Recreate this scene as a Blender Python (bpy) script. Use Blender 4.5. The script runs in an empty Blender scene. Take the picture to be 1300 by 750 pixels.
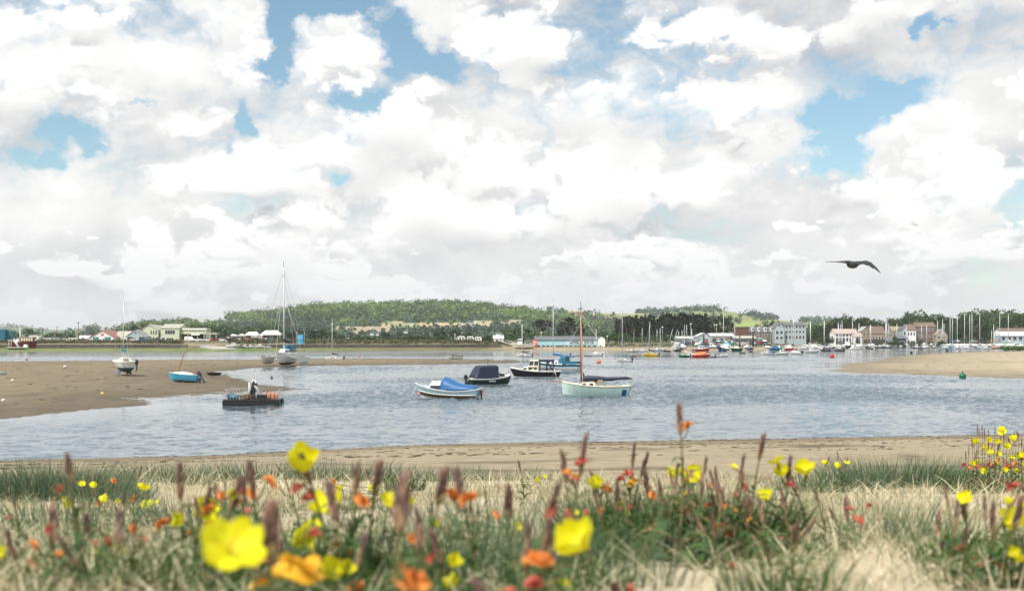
# gaps of blue and grey cloud masses: (bearing and height in photo pixels, half widths, depth)
BLUES=[(352,60,20,36,.46),(372,20,24,28,.5),(430,-2,66,20,.55),(505,48,34,34,.6),(545,84,34,22,.6),(455,122,34,17,.55),(345,92,18,16,.3),(88,162,24,16,.46),(52,205,26,15,.44),(108,186,20,10,.36),(60,172,16,14,.3),(1066,150,26,32,.6),(1130,124,52,18,.6),(1052,196,36,20,.5),(1030,214,20,10,.3),(1172,38,12,14,.4),(318,148,10,13,.45),(185,134,14,6,.25),(430,229,22,6,.3)]
GREYS=[(770,195,95,34,.24),(690,175,70,40,.12),(900,70,200,34,.17),(1080,60,120,30,.14),(10,165,50,36,.26),(130,50,140,50,.07),(430,262,90,16,.12),(800,300,80,10,.24),(1240,60,90,40,.10),(250,280,80,14,.10),(1000,240,50,14,.10),(560,225,80,16,.10)]
import bpy, math, random
import numpy as np
from mathutils import Vector, Matrix
random.seed(11)
RNG = np.random.default_rng(11)
R = math.radians
SC = bpy.context.scene
COL = SC.collection
CAMZ, FPX, HZ = 4.0, 1400.0, 432.0          # eye height, focal length in photo pixels, horizon row

def P(px, py, D):                            # point at distance D along the sight line
    return Vector(((px-650)/FPX*D, D, CAMZ-(py-HZ)/FPX*D))
def W(px, py, z=0.0):                        # point on a level surface
    D = (CAMZ-z)*FPX/(py-HZ)
    return Vector(((px-650)/FPX*D, D, z))
def lerp_tab(tab, x):
    return float(np.interp(x, [t[0] for t in tab], [t[1] for t in tab]))

# ------------------------------------------------------------------ materials
MATS = {}
def nmat(name):
    m = bpy.data.materials.new(name); m.use_nodes = True
    nt = m.node_tree; b = nt.nodes['Principled BSDF']
    return m, nt, b
def N(nt, kind, **kw):
    n = nt.nodes.new(kind)
    for k, v in kw.items():
        if k in n.inputs and not hasattr(n, k): n.inputs[k].default_value = v
        else: setattr(n, k, v)
    return n
def L(nt, a, b): nt.links.new(a, b)
def rgba(c): return (c[0], c[1], c[2], 1)
def paint(name, c, rough=.45, var=.18, scale=3.0, bump=.0, metal=0.0, c2=None):
    """painted / cloth / stone surface: base colour broken by weathering noise"""
    if name in MATS: return MATS[name]
    m, nt, b = nmat(name)
    tc = N(nt, 'ShaderNodeTexCoord')
    n1 = N(nt, 'ShaderNodeTexNoise'); n1.inputs['Scale'].default_value = scale
    n1.inputs['Detail'].default_value = 6; n1.inputs['Roughness'].default_value = .65
    L(nt, tc.outputs['Object'], n1.inputs['Vector'])
    rp = N(nt, 'ShaderNodeMapRange'); rp.inputs['From Min'].default_value = .3; rp.inputs['From Max'].default_value = .7
    L(nt, n1.outputs['Fac'], rp.inputs['Value'])
    mx = N(nt, 'ShaderNodeMix', data_type='RGBA')
    d = c2 or tuple(v*(1-var) for v in c)
    mx.inputs['A'].default_value = rgba(d); mx.inputs['B'].default_value = rgba(tuple(min(1, v*(1+var*.25)) for v in c))
    L(nt, rp.outputs['Result'], mx.inputs['Factor'])
    L(nt, mx.outputs['Result'], b.inputs['Base Color'])
    b.inputs['Roughness'].default_value = rough; b.inputs['Metallic'].default_value = metal
    if bump:
        bp = N(nt, 'ShaderNodeBump'); bp.inputs['Strength'].default_value = bump; bp.inputs['Distance'].default_value = .05
        L(nt, n1.outputs['Fac'], bp.inputs['Height']); L(nt, bp.outputs['Normal'], b.inputs['Normal'])
    MATS[name] = m
    return m
def leafmat(name, a, c, rough=.7, trans=0.0, extra=None, patch=None):
    """foliage: every leaf (mesh island) takes its own tone between two"""
    if name in MATS: return MATS[name]
    m, nt, b = nmat(name)
    g = N(nt, 'ShaderNodeNewGeometry')
    mx = N(nt, 'ShaderNodeMix', data_type='RGBA')
    mx.inputs['A'].default_value = rgba(a); mx.inputs['B'].default_value = rgba(c)
    L(nt, g.outputs['Random Per Island'], mx.inputs['Factor'])
    out = mx.outputs['Result']
    if extra:
        cr = N(nt, 'ShaderNodeValToRGB'); cr.color_ramp.elements[0].color = rgba(extra[0][1]); cr.color_ramp.elements[0].position = extra[0][0]
        cr.color_ramp.elements[1].color = rgba(extra[-1][1]); cr.color_ramp.elements[1].position = extra[-1][0]
        for p_, c_ in extra[1:-1]:
            e = cr.color_ramp.elements.new(p_); e.color = rgba(c_)
        L(nt, g.outputs['Random Per Island'], cr.inputs['Fac']); out = cr.outputs['Color']
    if patch:
        tc = N(nt, 'ShaderNodeTexCoord'); f_ = None
        for sc_, lo_, hi_ in patch:
            n1 = N(nt, 'ShaderNodeTexNoise'); n1.inputs['Scale'].default_value = sc_; n1.inputs['Detail'].default_value = 2; L(nt, tc.outputs['Object'], n1.inputs['Vector'])
            rp = N(nt, 'ShaderNodeMapRange'); rp.inputs['From Min'].default_value = .36; rp.inputs['From Max'].default_value = .64; rp.inputs['To Min'].default_value = lo_; rp.inputs['To Max'].default_value = hi_
            L(nt, n1.outputs['Fac'], rp.inputs['Value']); v_ = N(nt, 'ShaderNodeVectorMath', operation='SCALE'); L(nt, out, v_.inputs[0]); L(nt, rp.outputs['Result'], v_.inputs['Scale']); out = v_.outputs[0]
    L(nt, out, b.inputs['Base Color'])
    b.inputs['Roughness'].default_value = rough
    b.inputs['Specular IOR Level'].default_value = .25
    if trans:
        t = N(nt, 'ShaderNodeBsdfTranslucent'); L(nt, out, t.inputs['Color'])
        ms = N(nt, 'ShaderNodeMixShader'); ms.inputs['Fac'].default_value = trans
        L(nt, b.outputs['BSDF'], ms.inputs[1]); L(nt, t.outputs['BSDF'], ms.inputs[2])
        L(nt, ms.outputs['Shader'], nt.nodes['Material Output'].inputs['Surface'])
    MATS[name] = m
    return m
PAL = dict(white=(.8,.8,.78), cream=(.72,.66,.52), offwhite=(.68,.67,.63), navy=(.012,.02,.05), blue=(.015,.10,.30), royal=(.008,.11,.30),
    teal=(.01,.13,.20), sky=(.07,.40,.60), pale_blue=(.38,.55,.62), mint=(.55,.72,.66), green=(.015,.14,.07), dark_green=(.012,.05,.035),
    red=(.50,.035,.03), maroon=(.14,.02,.02), pink=(.65,.22,.22), orange=(.70,.21,.08), salmon=(.60,.24,.14), yellow=(.78,.55,.06), black=(.012,.012,.014),
    charcoal=(.05,.05,.055), grey=(.32,.33,.34), pale_grey=(.55,.56,.57), brown=(.16,.075,.03), varnish=(.36,.13,.035), tan=(.29,.24,.175),
    stone=(.33,.29,.24), dark_stone=(.10,.09,.075), brick=(.15,.105,.088), slate=(.12,.13,.15), pale_roof=(.40,.40,.33), pale_green=(.55,.60,.42), pale_blue_wall=(.36,.44,.47),
    red_roof=(.30,.12,.09), pink_roof=(.44,.34,.31), brown_roof=(.17,.125,.095), glass=(.03,.04,.05), concrete=(.42,.39,.34), steel=(.45,.46,.47), mast=(.62,.63,.64), teal_door=(.02,.20,.24))
def C(k):
    if k == 'glass': return paint('window_glass', PAL[k], rough=.08, var=.1)
    if k in ('mast', 'steel'): return paint(k+'_metal', PAL[k], rough=.4, metal=.3, var=.1)
    return paint(k+'_paint', PAL[k], rough=.5)

# ------------------------------------------------------------------ objects
def link(o, parent=None):
    COL.objects.link(o)
    if parent: o.parent = parent
    return o
def tag(o, label=None, cat=None, group=None, kind=None):
    if label: o['label'] = label
    if cat: o['category'] = cat
    if group: o['group'] = group
    if kind: o['kind'] = kind
    return o
def thing(name, label, cat, loc=(0,0,0), rz=0.0, group=None, tilt=None):
    o = bpy.data.objects.new(name, None); o.empty_display_size = .2
    COL.objects.link(o); o.location = loc
    o.rotation_euler = (tilt[0], tilt[1], rz) if tilt else (0, 0, rz)
    return tag(o, label, cat, group)
def copy_tree(o, parent=None):
    c = o.copy(); COL.objects.link(c)
    if parent: c.parent = parent
    for ch in list(o.children): copy_tree(ch, c)
    return c

class MB:
    """collects faces with material slots and links them as ONE mesh object"""
    def __init__(s): s.v=[]; s.f=[]; s.m=[]; s.mats=[]; s.smooth=[]
    def mi(s, mat):
        if isinstance(mat, str): mat = C(mat)
        if mat not in s.mats: s.mats.append(mat)
        return s.mats.index(mat)
    def add(s, vs, fs, mat, smooth=False):
        b=len(s.v); s.v += [tuple(p) for p in vs]; k=s.mi(mat)
        for f in fs: s.f.append(tuple(b+i for i in f)); s.m.append(k); s.smooth.append(smooth)
        return s
    def box(s, x0,x1,y0,y1,z0,z1, mat, M=None, tx=0, ty=0):
        """box whose top may be pulled in by tx, ty"""
        vs=[(x0,y0,z0),(x1,y0,z0),(x1,y1,z0),(x0,y1,z0),(x0+tx,y0+ty,z1),(x1-tx,y0+ty,z1),(x1-tx,y1-ty,z1),(x0+tx,y1-ty,z1)]
        if M: vs=[M@Vector(p) for p in vs]
        return s.add(vs,[(0,3,2,1),(4,5,6,7),(0,1,5,4),(1,2,6,5),(2,3,7,6),(3,0,4,7)],mat)
    def quad(s, a,b,c,d, mat): return s.add([a,b,c,d],[(0,1,2,3)],mat)
    def tube(s, pts, r, mat, n=6, cap=True):
        pts=[Vector(p) for p in pts]; rs=r if isinstance(r,(list,tuple)) else [r]*len(pts)
        vs=[];fs=[]
        for i,p in enumerate(pts):
            d=(pts[min(i+1,len(pts)-1)]-pts[max(i-1,0)])
            if d.length<1e-9: d=Vector((0,0,1))
            d.normalize(); a=d.orthogonal() if i==0 else (ua - d*ua.dot(d))
            if a.length<1e-6: a=d.orthogonal()
            ua=a.normalized(); ub=d.cross(ua)
            for k in range(n):
                t=2*math.pi*k/n; vs.append(p+(ua*math.cos(t)+ub*math.sin(t))*rs[i])
        for i in range(len(pts)-1):
            for k in range(n):
                k2=(k+1)%n; fs.append((i*n+k,i*n+k2,(i+1)*n+k2,(i+1)*n+k))
        if cap: fs.append(tuple(range(n-1,-1,-1))); fs.append(tuple((len(pts)-1)*n+k for k in range(n)))
        return s.add(vs,fs,mat,True)
    def loft(s, secs, mat, closed=False, caps=True, smooth=False):
        n=len(secs[0]); vs=[p for q in secs for p in q]; fs=[]
        for i in range(len(secs)-1):
            for k in range(n if closed else n-1):
                k2=(k+1)%n; fs.append((i*n+k,i*n+k2,(i+1)*n+k2,(i+1)*n+k))
        if caps: fs.append(tuple(range(n-1,-1,-1))); fs.append(tuple((len(secs)-1)*n+k for k in range(n)))
        return s.add(vs,fs,mat,smooth)
    def ball(s, c, r, mat, nu=10, nv=7, sq=(1,1,1), jit=0):
        vs=[];fs=[]
        for j in range(nv+1):
            ph=math.pi*j/nv
            for i in range(nu):
                t=2*math.pi*i/nu; q=r*(1+random.uniform(-jit,jit))
                vs.append((c[0]+q*sq[0]*math.sin(ph)*math.cos(t), c[1]+q*sq[1]*math.sin(ph)*math.sin(t), c[2]+q*sq[2]*math.cos(ph)))
        for j in range(nv):
            for i in range(nu):
                i2=(i+1)%nu; fs.append((j*nu+i,(j+1)*nu+i,(j+1)*nu+i2,j*nu+i2))
        return s.add(vs,fs,mat,True)
    def build(s, name, parent=None, loc=None):
        me=bpy.data.meshes.new(name); me.from_pydata(s.v,[],s.f)
        for m in s.mats: me.materials.append(m)
        me.polygons.foreach_set('material_index', s.m); me.polygons.foreach_set('use_smooth', s.smooth)
        me.update(); o=bpy.data.objects.new(name, me); link(o,parent)
        if loc is not None: o.location=loc
        return o
def raw_mesh(name, V, Fq, mats, smooth=False, colors=None, matidx=None):
    """big uniform-face mesh from arrays"""
    V=np.asarray(V,dtype=np.float32).reshape(-1,3); Fq=np.asarray(Fq,dtype=np.int32); m,k=Fq.shape
    me=bpy.data.meshes.new(name)
    me.vertices.add(len(V)); me.vertices.foreach_set('co',V.ravel())
    me.loops.add(m*k); me.loops.foreach_set('vertex_index',Fq.ravel())
    me.polygons.add(m); me.polygons.foreach_set('loop_start',np.arange(m,dtype=np.int32)*k)
    for mm in mats: me.materials.append(mm)
    if matidx is not None: me.polygons.foreach_set('material_index',np.asarray(matidx,dtype=np.int32))
    me.polygons.foreach_set('use_smooth',np.full(m,smooth,dtype=bool))
    me.update(calc_edges=True); me.validate()
    if colors is not None:
        a=me.color_attributes.new('cover','FLOAT_COLOR','POINT')
        cc=np.ones((len(V),4),dtype=np.float32); cc[:,:3]=colors; a.data.foreach_set('color',cc.ravel())
    return me
def grid_mesh(name, X, Y, Z, mats, colors=None):
    r,c=X.shape; V=np.stack([X,Y,Z],-1).reshape(-1,3)
    i=np.arange(r*c).reshape(r,c)
    Fq=np.stack([i[:-1,:-1],i[:-1,1:],i[1:,1:],i[1:,:-1]],-1).reshape(-1,4)
    return raw_mesh(name,V,Fq,mats,True,None if colors is None else colors.reshape(-1,3))
def obj(name, me, parent=None, loc=None):
    o=bpy.data.objects.new(name,me); link(o,parent)
    if loc is not None: o.location=loc
    return o
# value noise for terrain
_T=RNG.random((256,256))
def vnoise(x,y,oct=4,gain=.5):
    x=np.asarray(x,float); y=np.asarray(y,float); out=0; a=1.0; tot=0
    for o in range(oct):
        xi=np.floor(x).astype(int); yi=np.floor(y).astype(int); fx=x-xi; fy=y-yi
        fx=fx*fx*(3-2*fx); fy=fy*fy*(3-2*fy)
        g=lambda i,j:_T[(xi+i+37*o)&255,(yi+j+91*o)&255]
        out=out+a*((g(0,0)*(1-fx)+g(1,0)*fx)*(1-fy)+(g(0,1)*(1-fx)+g(1,1)*fx)*fy); tot+=a
        a*=gain; x=x*2.03; y=y*2.03
    return out/tot-.5

# ------------------------------------------------------------------ camera, light, sky
cd=bpy.data.cameras.new('camera'); cam=bpy.data.objects.new('camera',cd); COL.objects.link(cam)
cam.location=(0,0,CAMZ); cam.rotation_euler=(R(90),0,0)
cd.sensor_width=36; cd.lens=36*FPX/1300; cd.shift_y=(HZ-375)/1300; cd.clip_start=.05; cd.clip_end=60000
cd.dof.use_dof=True; cd.dof.focus_distance=70; cd.dof.aperture_fstop=3.6; cd.dof.aperture_blades=9
SC.camera=cam
SUN_EL, SUN_ROT = R(52), R(218)
sd=Vector((math.sin(SUN_ROT)*math.cos(SUN_EL), math.cos(SUN_ROT)*math.cos(SUN_EL), math.sin(SUN_EL)))
sl=bpy.data.lights.new('sun','SUN'); sl.energy=3.7; sl.angle=R(.6); sl.color=(1,.95,.87)
so=bpy.data.objects.new('sun',sl); COL.objects.link(so); so.rotation_euler=(-sd).to_track_quat('-Z','Y').to_euler(); so.location=(-200,-200,300)
SC.view_settings.view_transform='Standard'; SC.view_settings.look='None'; SC.view_settings.gamma=1; SC.view_settings.exposure=.42
SC.view_settings.use_curve_mapping=False

w=bpy.data.worlds.new('World'); SC.world=w; w.use_nodes=True; nt=w.node_tree
bg=nt.nodes['Background']; bg.inputs['Strength'].default_value=.1
sky=N(nt,'ShaderNodeTexSky',sky_type='NISHITA'); sky.sun_disc=False; sky.sun_elevation=SUN_EL; sky.sun_rotation=SUN_ROT
sky.air_density=1.0; sky.dust_density=.6; sky.ozone_density=1.3
def M2(op,a,b=None,c=None,clamp=False):
    n=N(nt,'ShaderNodeMath',operation=op); n.use_clamp=clamp
    for i,v in enumerate((a,b,c)):
        if v is None: continue
        if isinstance(v,(int,float)): n.inputs[i].default_value=v
        else: L(nt,v,n.inputs[i])
    return n.outputs[0]
tc=N(nt,'ShaderNodeTexCoord'); sep=N(nt,'ShaderNodeSeparateXYZ'); L(nt,tc.outputs['Generated'],sep.inputs[0])
az=M2('ARCTAN2',sep.outputs['X'],sep.outputs['Y']); el=M2('ARCSINE',sep.outputs['Z'])
ela=M2('MAXIMUM',el,0.0)
def smooth(v,a,b,x=0.0,y=1.0):
    n=N(nt,'ShaderNodeMapRange',interpolation_type='SMOOTHSTEP')
    n.inputs['From Min'].default_value=a; n.inputs['From Max'].default_value=b; n.inputs['To Min'].default_value=x; n.inputs['To Max'].default_value=y
    L(nt,v,n.inputs['Value']); return n.outputs['Result']
def noise(vec,scale,detail=6,rough=.55,dist=0.0):
    n=N(nt,'ShaderNodeTexNoise',noise_dimensions='2D'); n.inputs['Scale'].default_value=scale; n.inputs['Detail'].default_value=detail
    n.inputs['Roughness'].default_value=rough; n.inputs['Distortion'].default_value=dist
    L(nt,vec,n.inputs['Vector']); return n.outputs['Fac']
def coord(e_off, sx, sy, seed, a_off=0.0):
    c=N(nt,'ShaderNodeCombineXYZ')
    L(nt,M2('MULTIPLY_ADD',az,sx,seed+a_off*sx),c.inputs[0])
    L(nt,M2('MULTIPLY_ADD',ela,sy,seed*.7+e_off*sy),c.inputs[1])
    return c.outputs[0]
low=smooth(ela,.035,.15)                                   # 0 near the horizon, 1 high up
wz1=noise(coord(0,1,1.2,12.1),16,5,.6); wz2=noise(coord(0,1,1.2,17.3),16,5,.6)
az_w=M2('MULTIPLY_ADD',M2('SUBTRACT',wz1,.5),.085,az); el_w=M2('MULTIPLY_ADD',M2('SUBTRACT',wz2,.5),.06,el)
def blob(px,py,rx,ry,amp):
    a0=math.atan((px-650)/FPX); e0=math.atan((HZ-py)/FPX*math.cos(a0)); k=math.cos(a0)**2
    da=M2('DIVIDE',M2('SUBTRACT',az_w,a0),rx/FPX*k); de=M2('DIVIDE',M2('SUBTRACT',el_w,e0),ry/FPX)
    q=M2('ADD',M2('MULTIPLY',da,da),M2('MULTIPLY',de,de))
    return M2('MULTIPLY',M2('POWER',2.718,M2('MULTIPLY',q,-1.0)),amp)
def fadd(*q):
    r=q[0]
    for x in q[1:]: r=M2('ADD',r,x)
    return r
hole=None
for b_ in BLUES:
    v_=blob(*b_); hole=v_ if hole is None else M2('ADD',hole,v_)
grey=None
for b_ in GREYS:
    v_=blob(*b_); grey=v_ if grey is None else M2('ADD',grey,v_)
pv=N(nt,'ShaderNodeTexVoronoi',voronoi_dimensions='2D'); pv.feature='F1'; pv.inputs['Scale'].default_value=16; pv.inputs['Detail'].default_value=3.0; pv.inputs['Roughness'].default_value=.6
wob=noise(coord(0,1,1,4.4),30,3,.5)
cw=N(nt,'ShaderNodeVectorMath',operation='ADD'); L(nt,coord(0,1.0,1.5,1.7),cw.inputs[0])
cw2=N(nt,'ShaderNodeCombineXYZ'); L(nt,M2('MULTIPLY',wob,.05),cw2.inputs[0]); L(nt,M2('MULTIPLY',wob,.03),cw2.inputs[1]); L(nt,cw2.outputs[0],cw.inputs[1])
L(nt,cw.outputs[0],pv.inputs['Vector'])
puff=M2('SUBTRACT',.42,pv.outputs['Distance'])              # rounded heads, finer ones on the big ones
fine=M2('SUBTRACT',noise(coord(0,1,1.3,6.3),38,5,.58),.5)
lum=None; alpha=None
#        scale  squash seed  cover edge  lit   base
LAYERS=((4.2,   1.5,   2.3,  -.43, .34,  .82,  .65),
        (6.6,   2.4,   7.9,  -.10, .12,  .87,  1.05),
        (4.8,   1.8,   5.2,  -.09, .10,  .97,  .95),
        (13.,   3.0,   9.6,  -.07, .06,  .90,  1.35))
for i,(sc_,sq,seed,thr,edge,lit,con) in enumerate(LAYERS):
    f0=noise(coord(0,1,sq,seed),sc_,5,.5)
    f1=noise(coord(.030 if sc_<10 else .012,1,sq,seed,-.012 if sc_<10 else -.005),sc_,2,.45)
    f2=noise(coord(0,1,sq,seed),sc_,2,.45)
    if i==3: f0=M2('SUBTRACT',f0,smooth(ela,.06,.16,0,.25))      # the small ranks stay low over the horizon
    dens=fadd(M2('SUBTRACT',f0,.5+thr),M2('MULTIPLY',puff,.20),M2('MULTIPLY',fine,.12))
    dens=M2('SUBTRACT',dens,M2('MULTIPLY',hole,.66 if i else .98))
    if i==0: dens=M2('ADD',dens,smooth(ela,.02,.14,.14,0.0))
    a_=smooth(dens,0.0,edge)
    l_=fadd(lit,M2('MULTIPLY',M2('SUBTRACT',f2,f1),con*2.3),M2('MULTIPLY',puff,.15),M2('MULTIPLY',fine,.20),M2('MULTIPLY',M2('MINIMUM',dens,.25),-.25))
    if lum is None: lum=l_; alpha=a_
    else:
        mx=N(nt,'ShaderNodeMix',data_type='FLOAT'); L(nt,a_,mx.inputs[0]); L(nt,lum,mx.inputs[2]); L(nt,l_,mx.inputs[3]); lum=mx.outputs[0]
        alpha=M2('MAXIMUM',alpha,a_)
lum=M2('SUBTRACT',lum,M2('MULTIPLY',grey,M2('ADD',1.0,M2('MULTIPLY',fine,2.0))))
cr=N(nt,'ShaderNodeValToRGB'); L(nt,lum,cr.inputs['Fac'])
e=cr.color_ramp.elements; e[0].position=.12; e[0].color=(.43,.445,.47,1); e[1].position=.95; e[1].color=(.93,.925,.915,1)
x_=e.new(.42); x_.color=(.60,.605,.615,1); x_=e.new(.70); x_.color=(.79,.787,.78,1)
cs=N(nt,'ShaderNodeVectorMath',operation='SCALE'); cs.inputs['Scale'].default_value=8.6; L(nt,cr.outputs['Color'],cs.inputs[0])
tint=N(nt,'ShaderNodeMix',data_type='RGBA',blend_type='MULTIPLY'); tint.inputs[0].default_value=1; tint.inputs['B'].default_value=(1.02,1.14,1.03,1)
L(nt,sky.outputs['Color'],tint.inputs['A'])
mixc=N(nt,'ShaderNodeMix',data_type='RGBA'); L(nt,alpha,mixc.inputs['Factor']); L(nt,tint.outputs['Result'],mixc.inputs['A']); L(nt,cs.outputs[0],mixc.inputs['B'])
# pale moist air low over the horizon
hz=N(nt,'ShaderNodeMix',data_type='RGBA'); L(nt,smooth(ela,.0,.11,.55,0.0),hz.inputs['Factor']); L(nt,mixc.outputs['Result'],hz.inputs['A']); hz.inputs['B'].default_value=(5.9,6.5,6.65,1)
gd=N(nt,'ShaderNodeMix',data_type='RGBA'); L(nt,smooth(el,-.03,.0,1.0,0.0),gd.inputs['Factor']); L(nt,hz.outputs['Result'],gd.inputs['A']); gd.inputs['B'].default_value=(3.0,3.1,2.9,1)
L(nt,gd.outputs['Result'],bg.inputs['Color'])
w.cycles.sampling_method='MANUAL'; w.cycles.sample_map_resolution=512
# ------------------------------------------------------------------ ground, water, banks, hills
def covermat(name, rough=.9, scale=.4, var=.35, bump=.3, streak=None, spec=.2, dist=.1):
    """land: its cover (sand, turf, field) is a vertex colour, broken up by noise"""
    m,nt_,b=nmat(name)
    at=N(nt_,'ShaderNodeAttribute'); at.attribute_name='cover'
    tc_=N(nt_,'ShaderNodeTexCoord')
    mp=N(nt_,'ShaderNodeMapping'); L(nt_,tc_.outputs['Object'],mp.inputs['Vector'])
    if streak: mp.inputs['Scale'].default_value=streak
    n1=N(nt_,'ShaderNodeTexNoise'); n1.inputs['Scale'].default_value=scale; n1.inputs['Detail'].default_value=10; n1.inputs['Roughness'].default_value=.68
    L(nt_,mp.outputs['Vector'],n1.inputs['Vector'])
    rp=N(nt_,'ShaderNodeMapRange'); rp.inputs['From Min'].default_value=.3; rp.inputs['From Max'].default_value=.7; rp.inputs['To Min'].default_value=1-var; rp.inputs['To Max'].default_value=1+var*.5
    L(nt_,n1.outputs['Fac'],rp.inputs['Value'])
    vs=N(nt_,'ShaderNodeVectorMath',operation='SCALE'); L(nt_,at.outputs['Color'],vs.inputs[0]); L(nt_,rp.outputs['Result'],vs.inputs['Scale'])
    L(nt_,vs.outputs[0],b.inputs['Base Color']); b.inputs['Roughness'].default_value=rough; b.inputs['Specular IOR Level'].default_value=spec
    if bump:
        bp=N(nt_,'ShaderNodeBump'); bp.inputs['Strength'].default_value=bump; bp.inputs['Distance'].default_value=dist
        L(nt_,n1.outputs['Fac'],bp.inputs['Height']); L(nt_,bp.outputs['Normal'],b.inputs['Normal'])
    return m
def struct(name, me, kind='structure'):
    return tag(obj(name,me),kind=kind)

# one sheet under everything, out to the horizon
HAZE=.00008
s_=6500.0
gm=paint('sea_bed_silt',(.16,.14,.10),rough=.9)
struct('ground',raw_mesh('ground',[(-s_,-350,-1.2),(s_,-350,-1.2),(s_,9300,-1.2),(-s_,9300,-1.2)],[(0,1,2,3)],[gm]))

# --- near dune and beach
SHORE=[(-900,34),(0,36.9),(150,37.8),(300,39.2),(500,41.8),(700,42.9),(970,44.2),(1150,46),(1300,47.2),(2200,52)]
DROP=[(-30,.5),(-6,.47),(0,.44),(1.2,.45),(2.2,.52),(3.6,.69),(6,.95),(10,1.38),(13,1.70),(16,2.0)]
_dx=[d[0] for d in DROP]; _dy=[d[1] for d in DROP]
def near_z(x,y):
    x=np.asarray(x,float); y=np.asarray(y,float)
    px=650+FPX*x/np.maximum(y,8.0)
    S=np.interp(px,[t[0] for t in SHORE],[t[1] for t in SHORE])+vnoise(x*.11+9,y*.0+3,3)*1.6
    dr=np.interp(y,_dx,_dy)
    t=(y-16)/np.maximum(S-16,5); dr2=2.0+(4.0-2.0)*np.clip(t,0,1.6)
    dr=np.where(y>16,dr2,dr)
    z=CAMZ-dr
    amp=np.clip((18-y)/6,0,1)
    z=z+vnoise(x*.9+5,y*.9,4)*.11*amp*np.clip(y/3,.3,1)+vnoise(x*.35,y*.35+40,3)*.22*np.clip((y-4)/5,0,1)*amp
    z=z+vnoise(x*.25+70,y*.5+8,4)*.10*np.clip((y-17)/4,0,1)*np.clip((S-y)/5,0,1)
    return z
def nz(x,y): return float(near_z(np.array([x]),np.array([y]))[0])
rows=np.concatenate([np.linspace(-12,0,12),np.geomspace(.25,60,330)])
cols=np.linspace(-1.15,1.15,420)
Yg=np.repeat(rows[:,None],len(cols),1); Xg=cols[None,:]*(np.abs(Yg)+3)
Zg=near_z(Xg,Yg)
sand=np.array([.315,.262,.180]); wet=np.array([.20,.160,.105]); litter=np.array([.37,.31,.19])
pxg=650+FPX*Xg/np.maximum(Yg,8.0)
Sg=np.interp(pxg,[t[0] for t in SHORE],[t[1] for t in SHORE])
tw=np.clip((Yg-Sg+8+vnoise(Xg*.3,Yg*.3,3)*3)/4,0,1)[...,None]
tl=np.clip((17-Yg)/2,0,1)[...,None]
patch=np.clip(vnoise(Xg*.8+20,Yg*.8+3,4)*5+.5,0,1)[...,None]
cc=sand*(1-tw)+wet*tw
cc=cc*(1-tl)+tl*(litter*patch+np.array([.50,.425,.30])*(1-patch))
# tide wrack: dark lines of weed along old water levels
for lvl,wd,st in ((.9,.05,.75),(1.45,.05,.6),(.35,.03,.6),(1.75,.06,.7)):
    zz=Zg+vnoise(Xg*.35+lvl*50,Yg*.2,4)*.5
    k=np.exp(-((zz-lvl)/wd)**2)*np.clip(vnoise(Xg*.5+lvl*9,Yg*.7,4)*6+.35,0,1)*(Yg>16)
    cc=cc*(1-st*k[...,None])+st*k[...,None]*np.array([.05,.04,.025])
struct('beach',grid_mesh('beach',Xg,Yg,Zg,[covermat('beach_sand',scale=1.3,var=.30,bump=.6,streak=(1,1.6,1),dist=.06)],cc))

# --- sand banks left by the tide
def poly_sd(x,y,poly):
    """signed distance to a polygon (positive inside)"""
    poly=np.asarray(poly); d=np.full(x.shape,1e9); ins=np.zeros(x.shape,bool)
    for i in range(len(poly)):
        a=poly[i-1]; b=poly[i]; e=b-a; px_=x-a[0]; py_=y-a[1]
        t=np.clip((px_*e[0]+py_*e[1])/max(e@e,1e-9),0,1)
        d=np.minimum(d,np.hypot(px_-t*e[0],py_-t*e[1]))
        c=((a[1]>y)!=(b[1]>y))&(x<(b[0]-a[0])*(y-a[1])/(b[1]-a[1]+1e-12)+a[0]); ins^=c
    return np.where(ins,d,-d)
def wpoly(pts): return np.array([tuple(W(a,b))[:2] for a,b in pts])
LB=wpoly([(-700,531),(0,529),(60,522),(110,517),(165,514),(178,510),(150,504),(205,503),(262,499.5),(300,497.5),(345,497),(385,493.5),(360,490.5),(325,488),(292,482),(272,476.5),(285,471.5),(330,466.5),(400,464),(470,463),(560,462.2),(640,460.8),(668,459),(640,457.4),(560,456),(480,455.3),(420,455.3),(330,456),(200,457),(80,458),(0,458.5),(-700,460)])
RB=wpoly([(1056,470.5),(1075,463),(1100,459),(1130,454.5),(1160,450.5),(1195,447.8),(1240,446.6),(1300,445.5),(1380,445),(1700,444),(1800,482),(1300,480),(1180,475.5),(1100,473)])
def bank_h(x,y,poly,top,slope):
    sdv=poly_sd(x,y,poly)
    sdv=sdv+vnoise(x*.10,y*.035,4)*5*np.clip(y/160,.35,1.6)
    return np.clip(sdv*slope,-1.0,None), sdv
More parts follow.
